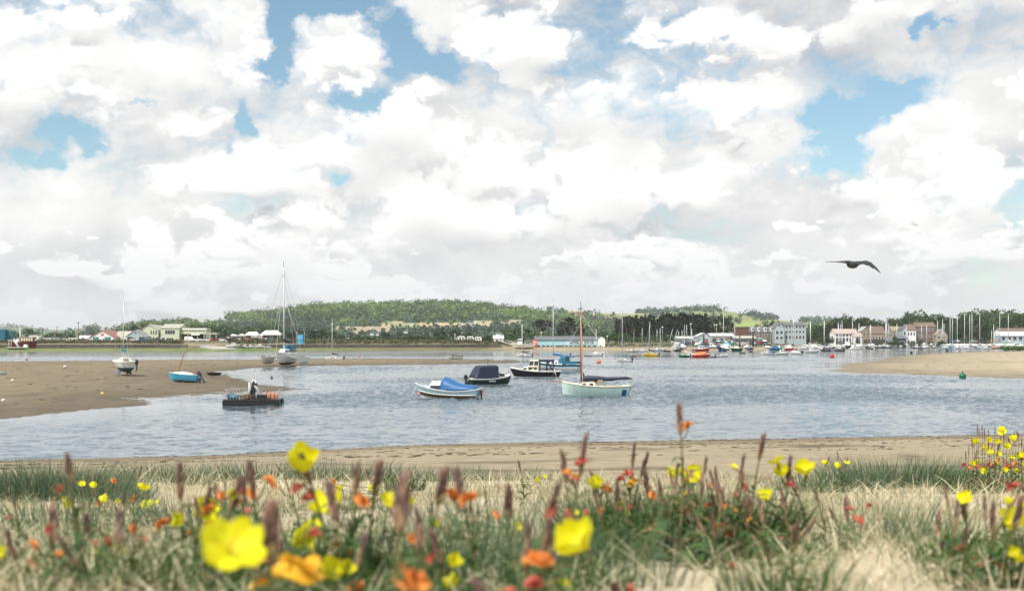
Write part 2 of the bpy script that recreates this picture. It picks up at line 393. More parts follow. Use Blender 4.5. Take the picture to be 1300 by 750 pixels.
def bank(name,poly,px0,px1,y0,y1,top,slope,base,nr,nc):
    rows=np.geomspace(y0,y1,nr); c=np.linspace((px0-650)/FPX,(px1-650)/FPX,nc)
    Y=np.repeat(rows[:,None],nc,1); X=c[None,:]*Y
    h,sdv=bank_h(X,Y,poly,top,slope)
    Z=np.where(h>0,top*(1-np.exp(-h/top)),h)-.015
    Z=Z+np.where(h>0,vnoise(X*.2,Y*.1,4)*.12*np.clip(h/top*3,0,1),0)
    b=np.array(base); t=np.clip(Z/top*1.6,0,1)[...,None]
    col=b*(.55+.45*t)
    k=np.clip(vnoise(X*.12+3,Y*.05+11,5)*5-.55,0,1)[...,None]
    col=col*(1-.45*k)+.45*k*np.array([.09,.075,.04])
    struct(name,grid_mesh(name,X,Y,Z,[covermat(name+'_sand',scale=.5,var=.45,bump=.5,streak=(1,.45,1),rough=.7,spec=.35)],col))
    return X,Y,Z
bank('sandbank',LB,-620,660,56,262,.32,.02,(.19,.148,.085),170,420)
bank('sandbank_by_the_harbour',RB,1020,1860,104,446,.75,.035,(.40,.33,.22),150,330)

# --- water
def watermat():
    m,nt_,b=nmat('estuary_water')
    tc_=N(nt_,'ShaderNodeTexCoord')
    def nz_(sc,scale3,det,rough=.6,dist=.0):
        mp=N(nt_,'ShaderNodeMapping'); mp.inputs['Scale'].default_value=scale3; mp.inputs['Rotation'].default_value=(0,0,R(12)); L(nt_,tc_.outputs['Object'],mp.inputs['Vector'])
        n=N(nt_,'ShaderNodeTexNoise'); n.inputs['Scale'].default_value=sc; n.inputs['Detail'].default_value=det; n.inputs['Roughness'].default_value=rough; n.inputs['Distortion'].default_value=dist
        L(nt_,mp.outputs['Vector'],n.inputs['Vector']); return n.outputs['Fac']
    r1=nz_(1.5,(.5,1,1),3,.55,.5); r2=nz_(.34,(.5,1,1),3,.5,.4)
    cat=nz_(.03,(.35,1.6,1),4,.55)                     # cat's paws and slicks
    at=N(nt_,'ShaderNodeAttribute'); at.attribute_name='cover'
    sx=N(nt_,'ShaderNodeSeparateColor'); L(nt_,at.outputs['Color'],sx.inputs[0])
    def mth(op,a,b_=None,cl=False):
        n=N(nt_,'ShaderNodeMath',operation=op); n.use_clamp=cl
        for i,v in enumerate((a,b_)):
            if v is None: continue
            if isinstance(v,(int,float)): n.inputs[i].default_value=v
            else: L(nt_,v,n.inputs[i])
        return n.outputs[0]
    rp=N(nt_,'ShaderNodeMapRange',interpolation_type='SMOOTHSTEP'); L(nt_,cat,rp.inputs['Value']); rp.inputs['From Min'].default_value=.36; rp.inputs['From Max'].default_value=.60; rp.inputs['To Min'].default_value=.4; rp.inputs['To Max'].default_value=1
    amp=mth('MULTIPLY',rp.outputs['Result'],sx.outputs[0])
    hgt=mth('MULTIPLY',mth('ADD',mth('MULTIPLY',r1,.16),mth('MULTIPLY',r2,.42)),amp)
    bp=N(nt_,'ShaderNodeBump'); bp.inputs['Strength'].default_value=1; bp.inputs['Distance'].default_value=WAVE
    L(nt_,hgt,bp.inputs['Height']); L(nt_,bp.outputs['Normal'],b.inputs['Normal'])
    b.inputs['Base Color'].default_value=(.085,.122,.150,1); b.inputs['Roughness'].default_value=.07; b.inputs['IOR'].default_value=1.33
    b.inputs['Specular IOR Level'].default_value=.6
    return m
WAVE=1.0
rows=np.concatenate([np.geomspace(31,290,760),np.geomspace(294,2600,110)])
c=np.concatenate([np.linspace(-1.4,-.57,30),np.linspace(-.565,.565,1000),np.linspace(.57,1.4,30)])
Y=np.repeat(rows[:,None],len(c),1); X=c[None,:]*Y
sub=slice(None,None,4)
def coarse(poly):
    q=poly_sd(X[sub,sub],Y[sub,sub],poly); q=np.repeat(np.repeat(q,4,0),4,1); return q[:X.shape[0],:X.shape[1]]
near=np.maximum(coarse(LB),coarse(RB))+vnoise(X*.08,Y*.03,3)*6
calm=np.clip((-near-1)/(6+Y*.035),0.2,1)
far=np.clip(1.15-Y/700,.55,1)
slick=np.clip(vnoise(X*.018+4,Y*.035+2,4)*5+.85,.28,1.1)
cw_=calm*far*slick
ang=R(14); U=X*math.cos(ang)+Y*math.sin(ang); Vv=-X*math.sin(ang)+Y*math.cos(ang)
def ridged(x,y): return 1-2*np.abs(vnoise(x,y,2))*2
Z=(.10*vnoise(U*.40,Vv*.55,2)*2+.15*(ridged(U*.75,Vv*1.0)**3*np.sign(1)+.0)+.10*vnoise(U*1.9,Vv*1.9,2)*2)*cw_
Z=np.where((np.abs(c)[None,:]>.57)|(Y>292),0,Z)*np.clip((292-Y)/90,0,1)
struct('water',grid_mesh('water',X,Y,Z-.03,[watermat()],np.repeat(cw_[...,None],3,-1)))

# --- the far shore
DS=[(-900,398),(0,400),(300,405),(560,425),(620,436),(700,430),(770,425),(830,422),(960,440),(1000,480),(1040,545),(1100,610),(1150,690),(1250,640),(1310,600),(1500,560),(2400,520)]
LEFT=[(-9,-.6),(0,0),(20,.85),(29,1.05),(30.2,2.3),(38,2.55),(48,3.3),(62,3.6),(900,3.9),(1e5,3.9)]
RIGHT=[(-9,-.6),(0,0),(18,.75),(45,1.5),(80,2.3),(200,3.0),(900,3.8),(1e5,3.9)]
def land_z(x,y):
    px=650+FPX*np.asarray(x,float)/np.asarray(y,float)
    Ds=np.interp(px,[t[0] for t in DS],[t[1] for t in DS])+vnoise(px*.02,px*0+2,3)*8
    off=np.asarray(y,float)-Ds
    zl=np.interp(off,[t[0] for t in LEFT],[t[1] for t in LEFT]); zr=np.interp(off,[t[0] for t in RIGHT],[t[1] for t in RIGHT])
    k=np.clip((px-600)/70,0,1)
    return zl*(1-k)+zr*k
def lz(x,y): return float(land_z(np.array([x]),np.array([y]))[0])
def G(px,py,z0=0):
    """first ground or water point under a pixel of the far shore"""
    D=250.0
    while D<1500:
        p=P(px,py,D)
        if p.z<=max(0.0,lz(p.x,D)): return Vector((p.x,D,max(0.0,lz(p.x,D))))
        D+=1.5
    return None
def on_land(px,D): 
    x=(px-650)/FPX*D
    return Vector((x,D,lz(x,D)))
offs=np.concatenate([np.linspace(-9,0,6),np.linspace(2,29,12),[29.6,30.2,31],np.linspace(34,64,12),np.geomspace(70,8000,60)])
pxs=np.linspace(-900,2300,420)
Dsv=np.interp(pxs,[t[0] for t in DS],[t[1] for t in DS])+vnoise(pxs*.02,pxs*0+2,3)*8
Y=Dsv[None,:]+offs[:,None]; X=(pxs[None,:]-650)/FPX*Y
Z=land_z(X,Y)+np.where(offs[:,None]>45,vnoise(X*.1,Y*.1,3)*.25,0)
O=np.repeat(offs[:,None],len(pxs),1); PX=np.repeat(pxs[None,:],len(offs),0)
weed=np.array([.13,.19,.05]); mud=np.array([.17,.14,.09]); turf=np.array([.10,.11,.045]); dry=np.array([.22,.18,.09]); gravel=np.array([.30,.27,.22])
g=np.clip(vnoise(X*.05,Y*.12,4)*4+.5,0,1)[...,None]
lw=np.where((O<24)[...,None],weed*g+np.array([.16,.19,.07])*(1-g),mud)
lw=np.where((O>30)[...,None]&(O<40)[...,None],gravel*.8,lw); lw=np.where((O>=40)[...,None],turf*g+dry*(1-g),lw); lw=np.where((O>=58)[...,None],gravel*.7*g+turf*(1-g),lw)
muddy=np.clip((PX-330)/150,0,1)[...,None]*(O<24)[...,None]
lw=lw*(1-muddy)+muddy*(mud*.7+weed*.3)
rw=np.where((O<30)[...,None],np.array([.34,.28,.19]),gravel*g+turf*(1-g))
far_t=(O>150)[...,None]; rw=np.where(far_t,turf,rw); lw=np.where(far_t,turf,lw)
k=np.clip((PX-610)/60,0,1)[...,None]
struct('far_shore',grid_mesh('far_shore',X,Y,Z,[covermat('far_shore_ground',scale=.12,var=.5,bump=0)],lw*(1-k)+rw*k))

# --- hills: (distance of foot, of ridge, of the back), skyline from the photograph
HILLS={
 'wood':(1150,2500,3300,[(-100,431.0),(60,431.0),(130,425.5),(160,418.5),(180,415.0),(205,414.2),(250,409.7),(296,404.2),(331,401.2),(368,395.7),(400,392.2),(420,391.2),(450,390.5),(480,389.7),(520,389.4),(560,388.2),(585,388.2),(600,389.7),(620,391.2),(640,394.2),(665,397.2),(690,401.2),(720,406.2),(760,414.2),(800,422.5),(840,431.0)]),
 'down':(1500,3400,4500,[(480,420),(560,405),(600,397),(660,393.2),(690,394.2),(720,393.6),(740,396.5),(770,398),(800,398.3),(835,397),(850,396.3),(880,394.8),(905,394.2),(925,396),(945,398.6),(960,401.5),(980,405.5),(1010,408.5),(1045,409),(1075,413),(1110,418),(1200,424),(1300,428),(1400,431)]),
 'distant':(3500,7000,9000,[(-500,417),(-60,415),(0,414.3),(25,413.6),(38,415),(50,417),(65,418.5),(90,419),(130,420),(200,424),(260,431)]),
 'low':(1500,3000,4000,[(20,431),(50,424),(80,419.5),(100,418),(120,418.3),(150,420),(190,423),(240,428),(280,431)]),
 'right':(735,960,1400,[(1000,431.8),(1030,426.0),(1045,423.0),(1060,415.0),(1080,412.5),(1100,414.0),(1120,416.5),(1140,414.0),(1155,410.5),(1170,410.0),(1190,411.5),(1205,415.0),(1215,413.0),(1225,407.0),(1240,404.5),(1270,404.0),(1300,403.5),(1500,400.0),(1900,396.0)])}
def hill_z(nm,px,D):
    d0,dr,db,prof=HILLS[nm]
    zr=4+(432-np.interp(px,[t[0] for t in prof],[t[1] for t in prof]))/FPX*dr
    zr=np.maximum(zr,2.0)
    D=np.asarray(D,float); t=np.clip((D-d0)/(dr-d0),0,1); tb=np.clip((db-D)/(db-dr),0,1)
    s=np.where(D<=dr,t**1.15*(1.0-.12*np.sin(t*math.pi*2)*(1 if nm!='right' else 0)),tb*tb*(3-2*tb)*.8+.2)
    return 2.5+(zr-2.5)*s
def pyof(z,D): return HZ-(z-CAMZ)/D*FPX
FIELDS=[ # fields that are not wood on the near hill: (px0,px1,py0,py1,colour)
 (425,497,414,424,(.36,.29,.21)),(483,513,408,415,(.42,.37,.20)),(498,553,410,419,(.30,.31,.17)),(532,588,409.5,418,(.44,.38,.21)),(603,626,407,418,(.42,.38,.22)),(583,604,410,416,(.34,.34,.28)),(240,306,405.5,412,(.17,.21,.13)),(636,662,406,414,(.40,.38,.24))]
def in_field(px,py):
    for f in FIELDS:
        if f[0]<px<f[1] and f[2]<py<f[3]: return f
    return None
hm=covermat('hill_ground',scale=.02,var=.3,bump=0)
for nm in HILLS:
    d0,dr,db,prof=HILLS[nm]
    pxs=np.linspace(prof[0][0],prof[-1][0],200); ys=np.concatenate([np.linspace(d0,dr,90),np.linspace(dr*1.005,db,14)])
    Y=np.repeat(ys[:,None],200,1); X=(pxs[None,:]-650)/FPX*Y; PX=np.repeat(pxs[None,:],len(ys),0)
    Z=hill_z(nm,PX,Y)+vnoise(X*.004,Y*.004,3)*(3 if nm!='right' else 1)
    PY=pyof(Z,Y)
    n_=np.clip(vnoise(X*.006,Y*.006,3)*4+.5,0,1)[...,None]
    if nm=='wood':
        col=np.array([.045,.075,.025])*n_+np.array([.08,.12,.035])*(1-n_)
        for f in FIELDS:
            q=(PX>f[0])&(PX<f[1])&(PY>f[2])&(PY<f[3]); col=np.where(q[...,None],np.array(f[4]),col)
    elif nm=='right': col=np.array([.03,.05,.02])*np.ones_like(n_)
    elif nm=='distant': col=np.array([.12,.17,.09])*n_+np.array([.07,.11,.06])*(1-n_)
    elif nm=='low': col=np.array([.13,.18,.07])*n_+np.array([.08,.12,.05])*(1-n_)
    else:
        cell=(np.floor(X/170+vnoise(X*.003,Y*.003,2)*1.5)*7+np.floor(Y/260+vnoise(X*.003+9,Y*.003,2))*13).astype(int)%5
        tab=np.array([[.17,.22,.07],[.25,.28,.11],[.14,.20,.06],[.31,.32,.14],[.20,.25,.09]])
        col=tab[cell]
        for q,cf in (((PX>700)&(PX<756)&(PY>394.5)&(PY<403),(.46,.42,.24)),((PX>740)&(PX<800)&(PY>416)&(PY<425),(.34,.38,.10)),((PX>795)&(PX<850)&(PY<400),(.36,.34,.15)),((PX>930)&(PX<965)&(PY>408)&(PY<418),(.26,.36,.10)),((PX>1018)&(PX<1050),(.18,.28,.10)),((PX>770)&(PX<800)&(PY<401),(.30,.30,.14))):
            col=np.where(q[...,None],np.array(cf),col)
    struct({'wood':'hill','down':'hill.001','distant':'hill.002','low':'hill.003','right':'hill.004'}[nm],grid_mesh('hill',X,Y,Z,[hm],col))

# the air: a thin even haze round everything
m_,nt_,b_=nmat('haze_air'); nt_.nodes.remove(b_); pv_=N(nt_,'ShaderNodeVolumePrincipled'); pv_.inputs['Density'].default_value=HAZE; pv_.inputs['Color'].default_value=(.93,.96,1,1); pv_.inputs['Anisotropy'].default_value=.2
L(nt_,pv_.outputs['Volume'],nt_.nodes['Material Output'].inputs['Volume'])
hb=MB(); hb.box(-7000,7000,-400,9500,-2.2,190,m_); o=hb.build('haze'); tag(o,kind='stuff')
# ------------------------------------------------------------------ trees
def leaf_quads(cen, size, up=.35):
    """one small bent leaf clump (quad) per centre, turned every way"""
    n=len(cen); a=RNG.normal(size=(n,3)); a[:,2]*=.7; a/=np.linalg.norm(a,axis=1)[:,None]
    b=np.cross(a,RNG.normal(size=(n,3))); b/=np.linalg.norm(b,axis=1)[:,None]
    s=(np.asarray(size)*RNG.uniform(.6,1.3,n))[:,None]
    V=np.stack([cen-a*s*.5,cen+b*s*.38,cen+a*s*.5,cen-b*s*.38],1)
    return V.reshape(-1,3), np.arange(n*4).reshape(n,4)
def clump_centres(clumps, per):
    out=[]
    for c,r,sq in clumps:
        d=RNG.normal(size=(per,3)); d/=np.linalg.norm(d,axis=1)[:,None]
        d*=(RNG.uniform(.45,1,per)**.6)[:,None]*r; d[:,2]*=sq
        out.append(np.array(c)+d)
    return np.concatenate(out)
FOL={'broad':leafmat('broad_foliage',(.035,.07,.02),(.10,.155,.045),trans=.15),
     'dark':leafmat('dark_foliage',(.018,.036,.018),(.05,.085,.034)),
     'pine':leafmat('pine_foliage',(.008,.016,.013),(.022,.036,.024)),
     'mid':leafmat('green_foliage',(.03,.075,.025),(.085,.145,.045),trans=.15),
     'hillwood':leafmat('hill_foliage',(.03,.06,.025),(.09,.15,.045),extra=[(0,(.085,.145,.045)),(.5,(.12,.20,.052)),(1,(.17,.255,.066))],patch=[(.006,.62,1.25),(.04,.55,1.35)]),
     'hilldark':leafmat('hill_dark_foliage',(.02,.04,.03),(.05,.09,.05),extra=[(0,(.035,.065,.055)),(.6,(.065,.110,.072)),(1,(.12,.18,.09))],patch=[(.006,.7,1.3),(.05,.6,1.4)])}
BARK=paint('bark',(.10,.075,.05),rough=.9)
def tree_meshes(kind, seed):
    """unit tree (height 1): trunk with limbs, and a crown of leaf clumps"""
    random.seed(seed); t=MB()
    cl=[]
    if kind in('broad','dark','mid'):
        t.tube([(0,0,0),(.01,.005,.25),(.0,.01,.6)],[.035,.026,.012],BARK,6)
        for i in range(17):
            a=random.uniform(0,6.28); zz=random.uniform(.26,.86); rr=.34*math.sqrt(max(.05,1-((zz-.5)/.48)**2))*random.uniform(.55,1.1)
            c=(rr*math.cos(a),rr*math.sin(a),zz); cl.append((c,random.uniform(.11,.2),.8))
            if i<7: t.tube([(0,0,random.uniform(.2,.45)),(c[0]*.5,c[1]*.5,zz*.75),c],[.014,.01,.005],BARK,4)
        cl.append(((0,0,.82),.15,.9)); cen=clump_centres(cl,34); sz=.075
    elif kind=='pine':
        t.tube([(0,0,0),(.01,0,.4),(0,.01,.96)],[.028,.02,.006],BARK,6)
        for i in range(26):
            zz=.22+.74*i/25; a=i*2.4+random.uniform(-.4,.4); rr=(.25*(1-zz)**.7+.04)*random.uniform(.5,1.25)
            c=(rr*math.cos(a),rr*math.sin(a),zz+random.uniform(-.03,.03)); cl.append((c,.05+.085*(1-zz),.65))
            t.tube([(0,0,zz-.05),c],[.008,.004],BARK,4)
        cl.append(((0,0,.96),.03,2.)); cen=clump_centres(cl,24); sz=.06
    elif kind=='wide':     # wind-swept, flat-topped Monterey pine
        t.tube([(0,0,0),(.03,0,.35),(.0,0,.7)],[.04,.03,.02],BARK,6)
        for i in range(20):
            a=random.uniform(0,6.28); rr=random.uniform(.08,.5); zz=.5+.34*math.sqrt(max(0,1-(rr/.56)**2))*random.uniform(.55,1.1)
            c=(rr*math.cos(a),rr*math.sin(a),zz); cl.append((c,random.uniform(.09,.16),.6))
            t.tube([(0.02,0,.45),(c[0]*.6,c[1]*.6,zz*.85),c],[.016,.01,.005],BARK,4)
        cen=clump_centres(cl,30); sz=.07
    else:                  # bush, broad dome on the ground
        t.tube([(0,0,0),(.02,0,.4)],[.05,.02],BARK,5)
        for i in range(18):
            a=random.uniform(0,6.28); rr=.62*math.sqrt(random.random()); zz=.72*math.sqrt(max(0,1-(rr/.68)**2))*random.uniform(.45,1.05)
            cl.append(((rr*math.cos(a),rr*math.sin(a),zz+.1),random.uniform(.15,.26),.8))
        cen=clump_centres(cl,36); sz=.1; cen[:,2]=np.abs(cen[:,2])
    V,Fq=leaf_quads(cen,sz)
    o=t.build('trunk'); tm=o.data; bpy.data.objects.remove(o)
    return tm,(V,Fq)
TREE={}
def tree_proto(kind,fol,i):
    k=(kind,fol,i)
    if k not in TREE:
        tm,(V,Fq)=tree_meshes(kind,hash((kind,i))%999 if False else sum(map(ord,kind))+i*17)
        TREE[k]=(tm,raw_mesh('crown',V,Fq,[FOL[fol]]))
    return TREE[k]
def tree(px,D,topy,wpx,kind,fol,label,group,name='tree',cat='tree',base=None):
    p=on_land(px,D)
    if base is not None: p.z=base
    h=CAMZ-(topy-HZ)/FPX*D-p.z
    unit={'broad':.86,'dark':.86,'mid':.86,'pine':.5,'wide':1.15,'bush':1.5}[kind]
    wd=wpx/FPX*D/unit
    tm,cm=tree_proto(kind,fol,random.randrange(3))
    r=thing(name,label,cat,p,random.uniform(0,6.28),group); r.scale=(wd,wd,h*1.03)
    obj('trunk',tm,r); obj('crown',cm,r)
    return r
random.seed(5)
# front trees and hedges one can tell apart: centre, distance, top row, width
for px,top,w_ in ((20,419.5,14),(35,416,16),(47,420,16),(62,421.5,14),(75,422.5,12),(90,423.5,14),(105,425,14)):
    tree(px,560+random.uniform(-15,15),top,w_,'dark','mid','dark green tree behind the white cabins and hulk at far left','trees behind the white cabins')
for px,top,w_ in ((150,418,13),(160,414.5,13),(171,411.5,15),(183,409.5,15),(192,412,13),(203,411,13)):
    tree(px,640,top,w_,'dark','dark','dark tree showing over the gabled boathouse roofs','trees over the boathouses')
for i,px in enumerate(np.arange(222,350,8.5)):
    tree(px,610+random.uniform(-30,30),random.uniform(410,419),random.uniform(13,20),random.choice(['broad','mid']),'mid','green tree in the belt behind the long low boat shed','tree belt behind the boat shed')
for px,top,w_ in ((352,419,16),(365,418,16),(378,417.5,20),(393,418.5,20),(408,417,22),(423,420,18),(438,424.5,20)):
    tree(px,540,top,w_,'dark','dark','dark shore tree right of the tall three hulled yacht mast','dark shore trees by the tall mast')
for px in np.arange(446,645,9.5):
    tree(px,500+random.uniform(-8,20),random.uniform(425.5,429.5),random.uniform(14,24),'bush','dark','low dark bush in the hedge along the far bank','bushes along the far bank',name='bush',cat='bush')
for px,top,w_,lab in ((490,421,15,'round dark tree standing alone in the far bank hedge'),(528,423.5,26,'broad low dark bush bulging out of the far bank hedge'),(560,416.5,20,'tallest dark tree over the middle of the far bank hedge'),(579,418,16,'dark tree just right of the tallest one in the hedge'),(595,421,12,'small dark tree at the right end of the hedge'),(622,424,20,'dark bush behind the parked caravans'),(636,422.5,20,'dark domed bush above the white shed roof')):
    tree(px,530,top,w_,'bush' if 'bush' in lab else 'dark','dark',lab,None,name='bush' if 'bush' in lab else 'tree',cat='bush' if 'bush' in lab else 'tree')
tree(664,560,412,58,'bush','mid','big round green bush left of the blue cafe',None,name='bush',cat='bush')
tree(689,590,402.5,34,'wide','pine','flat topped dark tree behind the big round bush',None)
tree(722,590,403.5,27,'pine','pine','pointed dark conifer behind the blue cafe',None)
tree(713,585,409,16,'pine','pine','smaller dark conifer leaning on the pointed one',None)
tree(737,585,408.5,13,'pine','pine','dark tree half hidden by the brown cutter mast',None)
tree(762,560,418,24,'bush','mid','domed green bush right of the brown cutter mast',None,name='bush',cat='bush')
for px in list(np.arange(690,760,11))+list(np.arange(752,800,10)):
    tree(px,545,random.uniform(417.5,424.5),random.uniform(18,26),'bush','mid','green bush in the hedge behind the blue cafe','bushes behind the blue cafe',name='bush',cat='bush')
for i,px in enumerate(np.concatenate([np.arange(783,900,3.9),np.arange(786,900,5.5)])):
    tree(px,620+(i>30)*26+random.uniform(-8,8),random.uniform(400,406.5)-(3 if 840<px<900 else 0)+(4 if px<787 else 0),random.uniform(9,14),'pine','pine','tall dark pine in the dense row behind the boatyard','pines behind the boatyard',name='pine_tree',cat='pine tree')
for px,top,w_ in ((895,402,18),(905,400,20),(915,397.5,24),(923,399,18),(929,408,12)):
    tree(px,620,top,w_,'dark','dark','dark round tree at the right end of the pine row','round trees ending the pine row')
for px in np.arange(790,930,12):
    tree(px,575,random.uniform(421,427),random.uniform(16,24),'bush','mid','green bush at the foot of the dark pines','bushes under the pines',name='bush',cat='bush')
for px,top,w_ in ((960,411,18),(970,408,16),(980,406,18),(989,406.5,14),(1004,408.5,20),(1018,409.5,18),(948,416,14)):
    tree(px,690,top,w_,'dark','dark','dark tree showing above the quayside flats','trees above the quayside flats')
for px,top,w_ in ((1035,419,16),(1044,413,18),(1053,408,18),(1061,401.5,20),(1072,397.5,22),(1081,400.5,16),(1089,404,16),(1097,401,18),(1108,405.5,16)):
    tree(px,690+random.uniform(-15,15),top,w_,'dark','dark','dark tree behind the pink roofed boathouse','trees behind the pink roofed boathouse')
for px,top,w_ in ((1120,405.5,20),(1132,403,20),(1144,402,18),(1154,397,22),(1167,397,22),(1180,398.5,18),(1192,398,18),(1204,402,18)):
    tree(px,760+random.uniform(-10,10),top,w_,'broad',random.choice(['mid','dark']),'green tree on the rise behind the brown brick houses','trees behind the brick houses')
for i,px in enumerate(np.arange(1208,1330,8.5)):
    tree(px,715+random.uniform(-10,12),float(np.interp(px,(1205,1215,1225,1235,1300),(406,402,399,398,400)))+random.uniform(0,9),random.uniform(18,26),'broad',random.choice(['mid','dark']),'tree on the lower slope behind the row of white masts','trees behind the row of masts')

# woods on the hills, each one mass
def wood(name,nm,n,th,fol,pxr,fn,leaf,per):
    cen=[];d0,dr,db,prof=HILLS[nm]; k=0
    while k<n:
        px=random.uniform(*pxr); t=random.random()**.8; D=d0+(dr-d0)*t*1.02
        z=float(hill_z(nm,np.array([px]),np.array([D]))[0]); py=pyof(z,D)
        if not fn(px,py,t): 
            k+=.15; continue
        k+=1
        h=th*(random.uniform(.6,1.2) if random.random()<.82 else random.uniform(1.2,1.75))*(D/dr if nm=='wood' else 1)*(.45 if random.random()<.12 else 1); x=(px-650)/FPX*D; r=h*random.uniform(.42,.6)
        d=RNG.normal(size=(per,3)); d/=np.linalg.norm(d,axis=1)[:,None]; d*=(RNG.uniform(.6,1,per))[:,None]*r; d[:,2]*=.95
        cen.append(np.array([x,D,z+h*.55])+d)
    cen=np.concatenate(cen); V,Fq=leaf_quads(cen,leaf)
    o=tag(obj(name,raw_mesh(name,V,Fq,[FOL[fol]])),kind='stuff'); return o
def hedge_gap(px,py,t):
    f=in_field(px,py)
    return f is None or (random.random()<.07)
def upper(px,py,t):
    if in_field(px,py): return False
    k=vnoise(np.array([px*.02]),np.array([py*.12]),3)[0]
    return (t>.45+k*.5) and not (368<px<425 and 392<py<404 and k>0)
def lower(px,py,t):
    k=vnoise(np.array([px*.02]),np.array([py*.12]),3)[0]
    return hedge_gap(px,py,t) and t<.62+k*.5
wood('hill_wood','wood',4200,11,'hillwood',(150,800),upper,3.4,34)
wood('hill_wood.001','wood',3600,10,'hilldark',(120,800),lower,3.0,32)
def copse(px,py,t):
    k=vnoise(np.array([px*.03+7]),np.array([py*.2]),3)[0]
    return k>.10 or (705<px<780 and 400<py<412 and k>-.12) or random.random()<.01
wood('hill_wood.002','down',1500,13,'hilldark',(560,1300),copse,5.5,22)
wood('hill_wood.003','low',260,12,'hilldark',(40,260),lambda a,b,t:vnoise(np.array([a*.05]),np.array([b*.3]),2)[0]>.02,5,20)
wood('hill_wood.004','distant',300,14,'hilldark',(-60,200),lambda a,b,t:vnoise(np.array([a*.05]),np.array([b*.6]),2)[0]>.05,8,12)
wood('hill_wood.005','right',1700,7.0,'broad',(1030,1890),lambda a,b,t:True,1.8,80)
# ------------------------------------------------------------------ boats: x forward, z = 0 at the waterline
class Hull:
    def __init__(s,Ln,B,fb,draft,transom=.72,bow=.35,stern=.08,rake=.35,full=.42,pw=.38):
        s.L,s.B,s.fb,s.d,s.tr,s.bow,s.st,s.rake,s.full,s.pw=Ln,B,fb,draft,transom,bow,stern,rake,full,pw
    def hb(s,t):
        f=s.full
        if t<f: return s.B/2*(s.tr+(1-s.tr)*math.sin(math.pi/2*t/f))
        return s.B/2*max(0.02,math.cos(math.pi/2*((t-f)/(1-f))**1.7)**.85)
    def zt(s,t): return s.fb+s.bow*max(0,(t-.3)/.7)**2+s.st*max(0,(.35-t)/.35)**2
    def zb(s,t): return -s.d*(1-max(0,(t-.62)/.38)**2.2*.9)*(1-.35*max(0,(.3-t)/.3))
    def pt(s,t,z,side):
        zt,zb=s.zt(t),s.zb(t); q=min(1,max(0,(z-zb)/(zt-zb))); p=s.pw+.55*t**3
        x=-s.L/2+t*s.L-s.rake*(1-q)**1.3*t**5+ (.06*s.L*(1-q)*(1-t)**6)
        return Vector((x,side*s.hb(t)*q**p,z))
    def top(s,x): 
        t=min(1,max(0,x/s.L+.5)); return s.hb(t),s.zt(t)
    def mesh(s,mb,c_top,c_boot,c_bottom,c_stripe=None,boot=(.03,.10),stripe=.10,deck='offwhite',well=None,ns=16):
        ts=[i/ns for i in range(ns+1)]
        bands=[(c_bottom,2),(c_boot,1),(c_top,3),(c_stripe or c_top,1)]
        secs={1:[],-1:[]}; 
        for side in (1,-1):
            for t in ts:
                zb,zt=s.zb(t),s.zt(t); b0=max(boot[0],zb+.01); b1=max(boot[1],b0+.01); sp=zt-stripe
                lv=[zb,zb+(b0-zb)*.5,b0,b1,b1+(sp-b1)*.33,b1+(sp-b1)*.66,sp,zt]
                secs[side].append([s.pt(t,z,side) for z in lv])
            k=0
            for col,n in bands:
                part=[q[k:k+n+1] for q in secs[side]]; k+=n
                if side==1: part=[list(reversed(q)) for q in part]
                mb.loft(part,col,caps=False,smooth=True)
        # transom
        a=secs[1][0]; b=secs[-1][0]; cols=[c_bottom]*2+[c_boot]+[c_top]*3+[c_stripe or c_top]
        for k in range(7): mb.add([a[k],a[k+1],b[k+1],b[k]],[(0,1,2,3)],cols[k])
        # gunwale cap
        rim=c_stripe or c_top
        for side in (1,-1):
            mb.tube([q[-1]+Vector((0,0,.01)) for q in secs[side]],.028*max(.6,s.B/2),rim,5)
        mb.tube([secs[1][0][-1],secs[-1][0][-1]],.028*max(.6,s.B/2),rim,5)
        if deck:
            vs=[];n=len(ts)
            for q1,q2 in zip(secs[1],secs[-1]):
                p=q1[-1]*.985; p2=q2[-1]*.985; c=(p+p2)/2
                vs+= [Vector((p.x,p.y,q1[-1].z-.02)),Vector((c.x,0,q1[-1].z+.04*s.B)),Vector((p2.x,p2.y,q2[-1].z-.02))]
            fs=[]
            for i in range(n-1):
                if well and well[0]<=ts[i] and ts[i+1]<=well[1]+1e-6: continue
                fs+=[(i*3,i*3+1,i*3+4,i*3+3),(i*3+1,i*3+2,i*3+5,i*3+4)]
            mb.add(vs,fs,deck)
            if well:                                # cockpit sole and coaming walls inside
                i0=[i for i,t in enumerate(ts) if t>=well[0]-1e-6][0]; i1=[i for i,t in enumerate(ts) if t<=well[1]+1e-6][-1]
                zf=max(.05,s.fb*.25)
                for side in (1,-1):
                    pr=[[secs[side][i][-1]*.985+Vector((0,0,-.02)),Vector((secs[side][i][-1].x,secs[side][i][-1].y*.55,zf))] for i in range(i0,i1+1)]
                    mb.loft(pr,deck,caps=False)
                for i in range(i0,i1):
                    a1,a2=secs[1][i][-1],secs[1][i+1][-1]
                    mb.quad((a1.x,a1.y*.55,zf),(a2.x,a2.y*.55,zf),(a2.x,-a2.y*.55,zf),(a1.x,-a1.y*.55,zf),'tan')
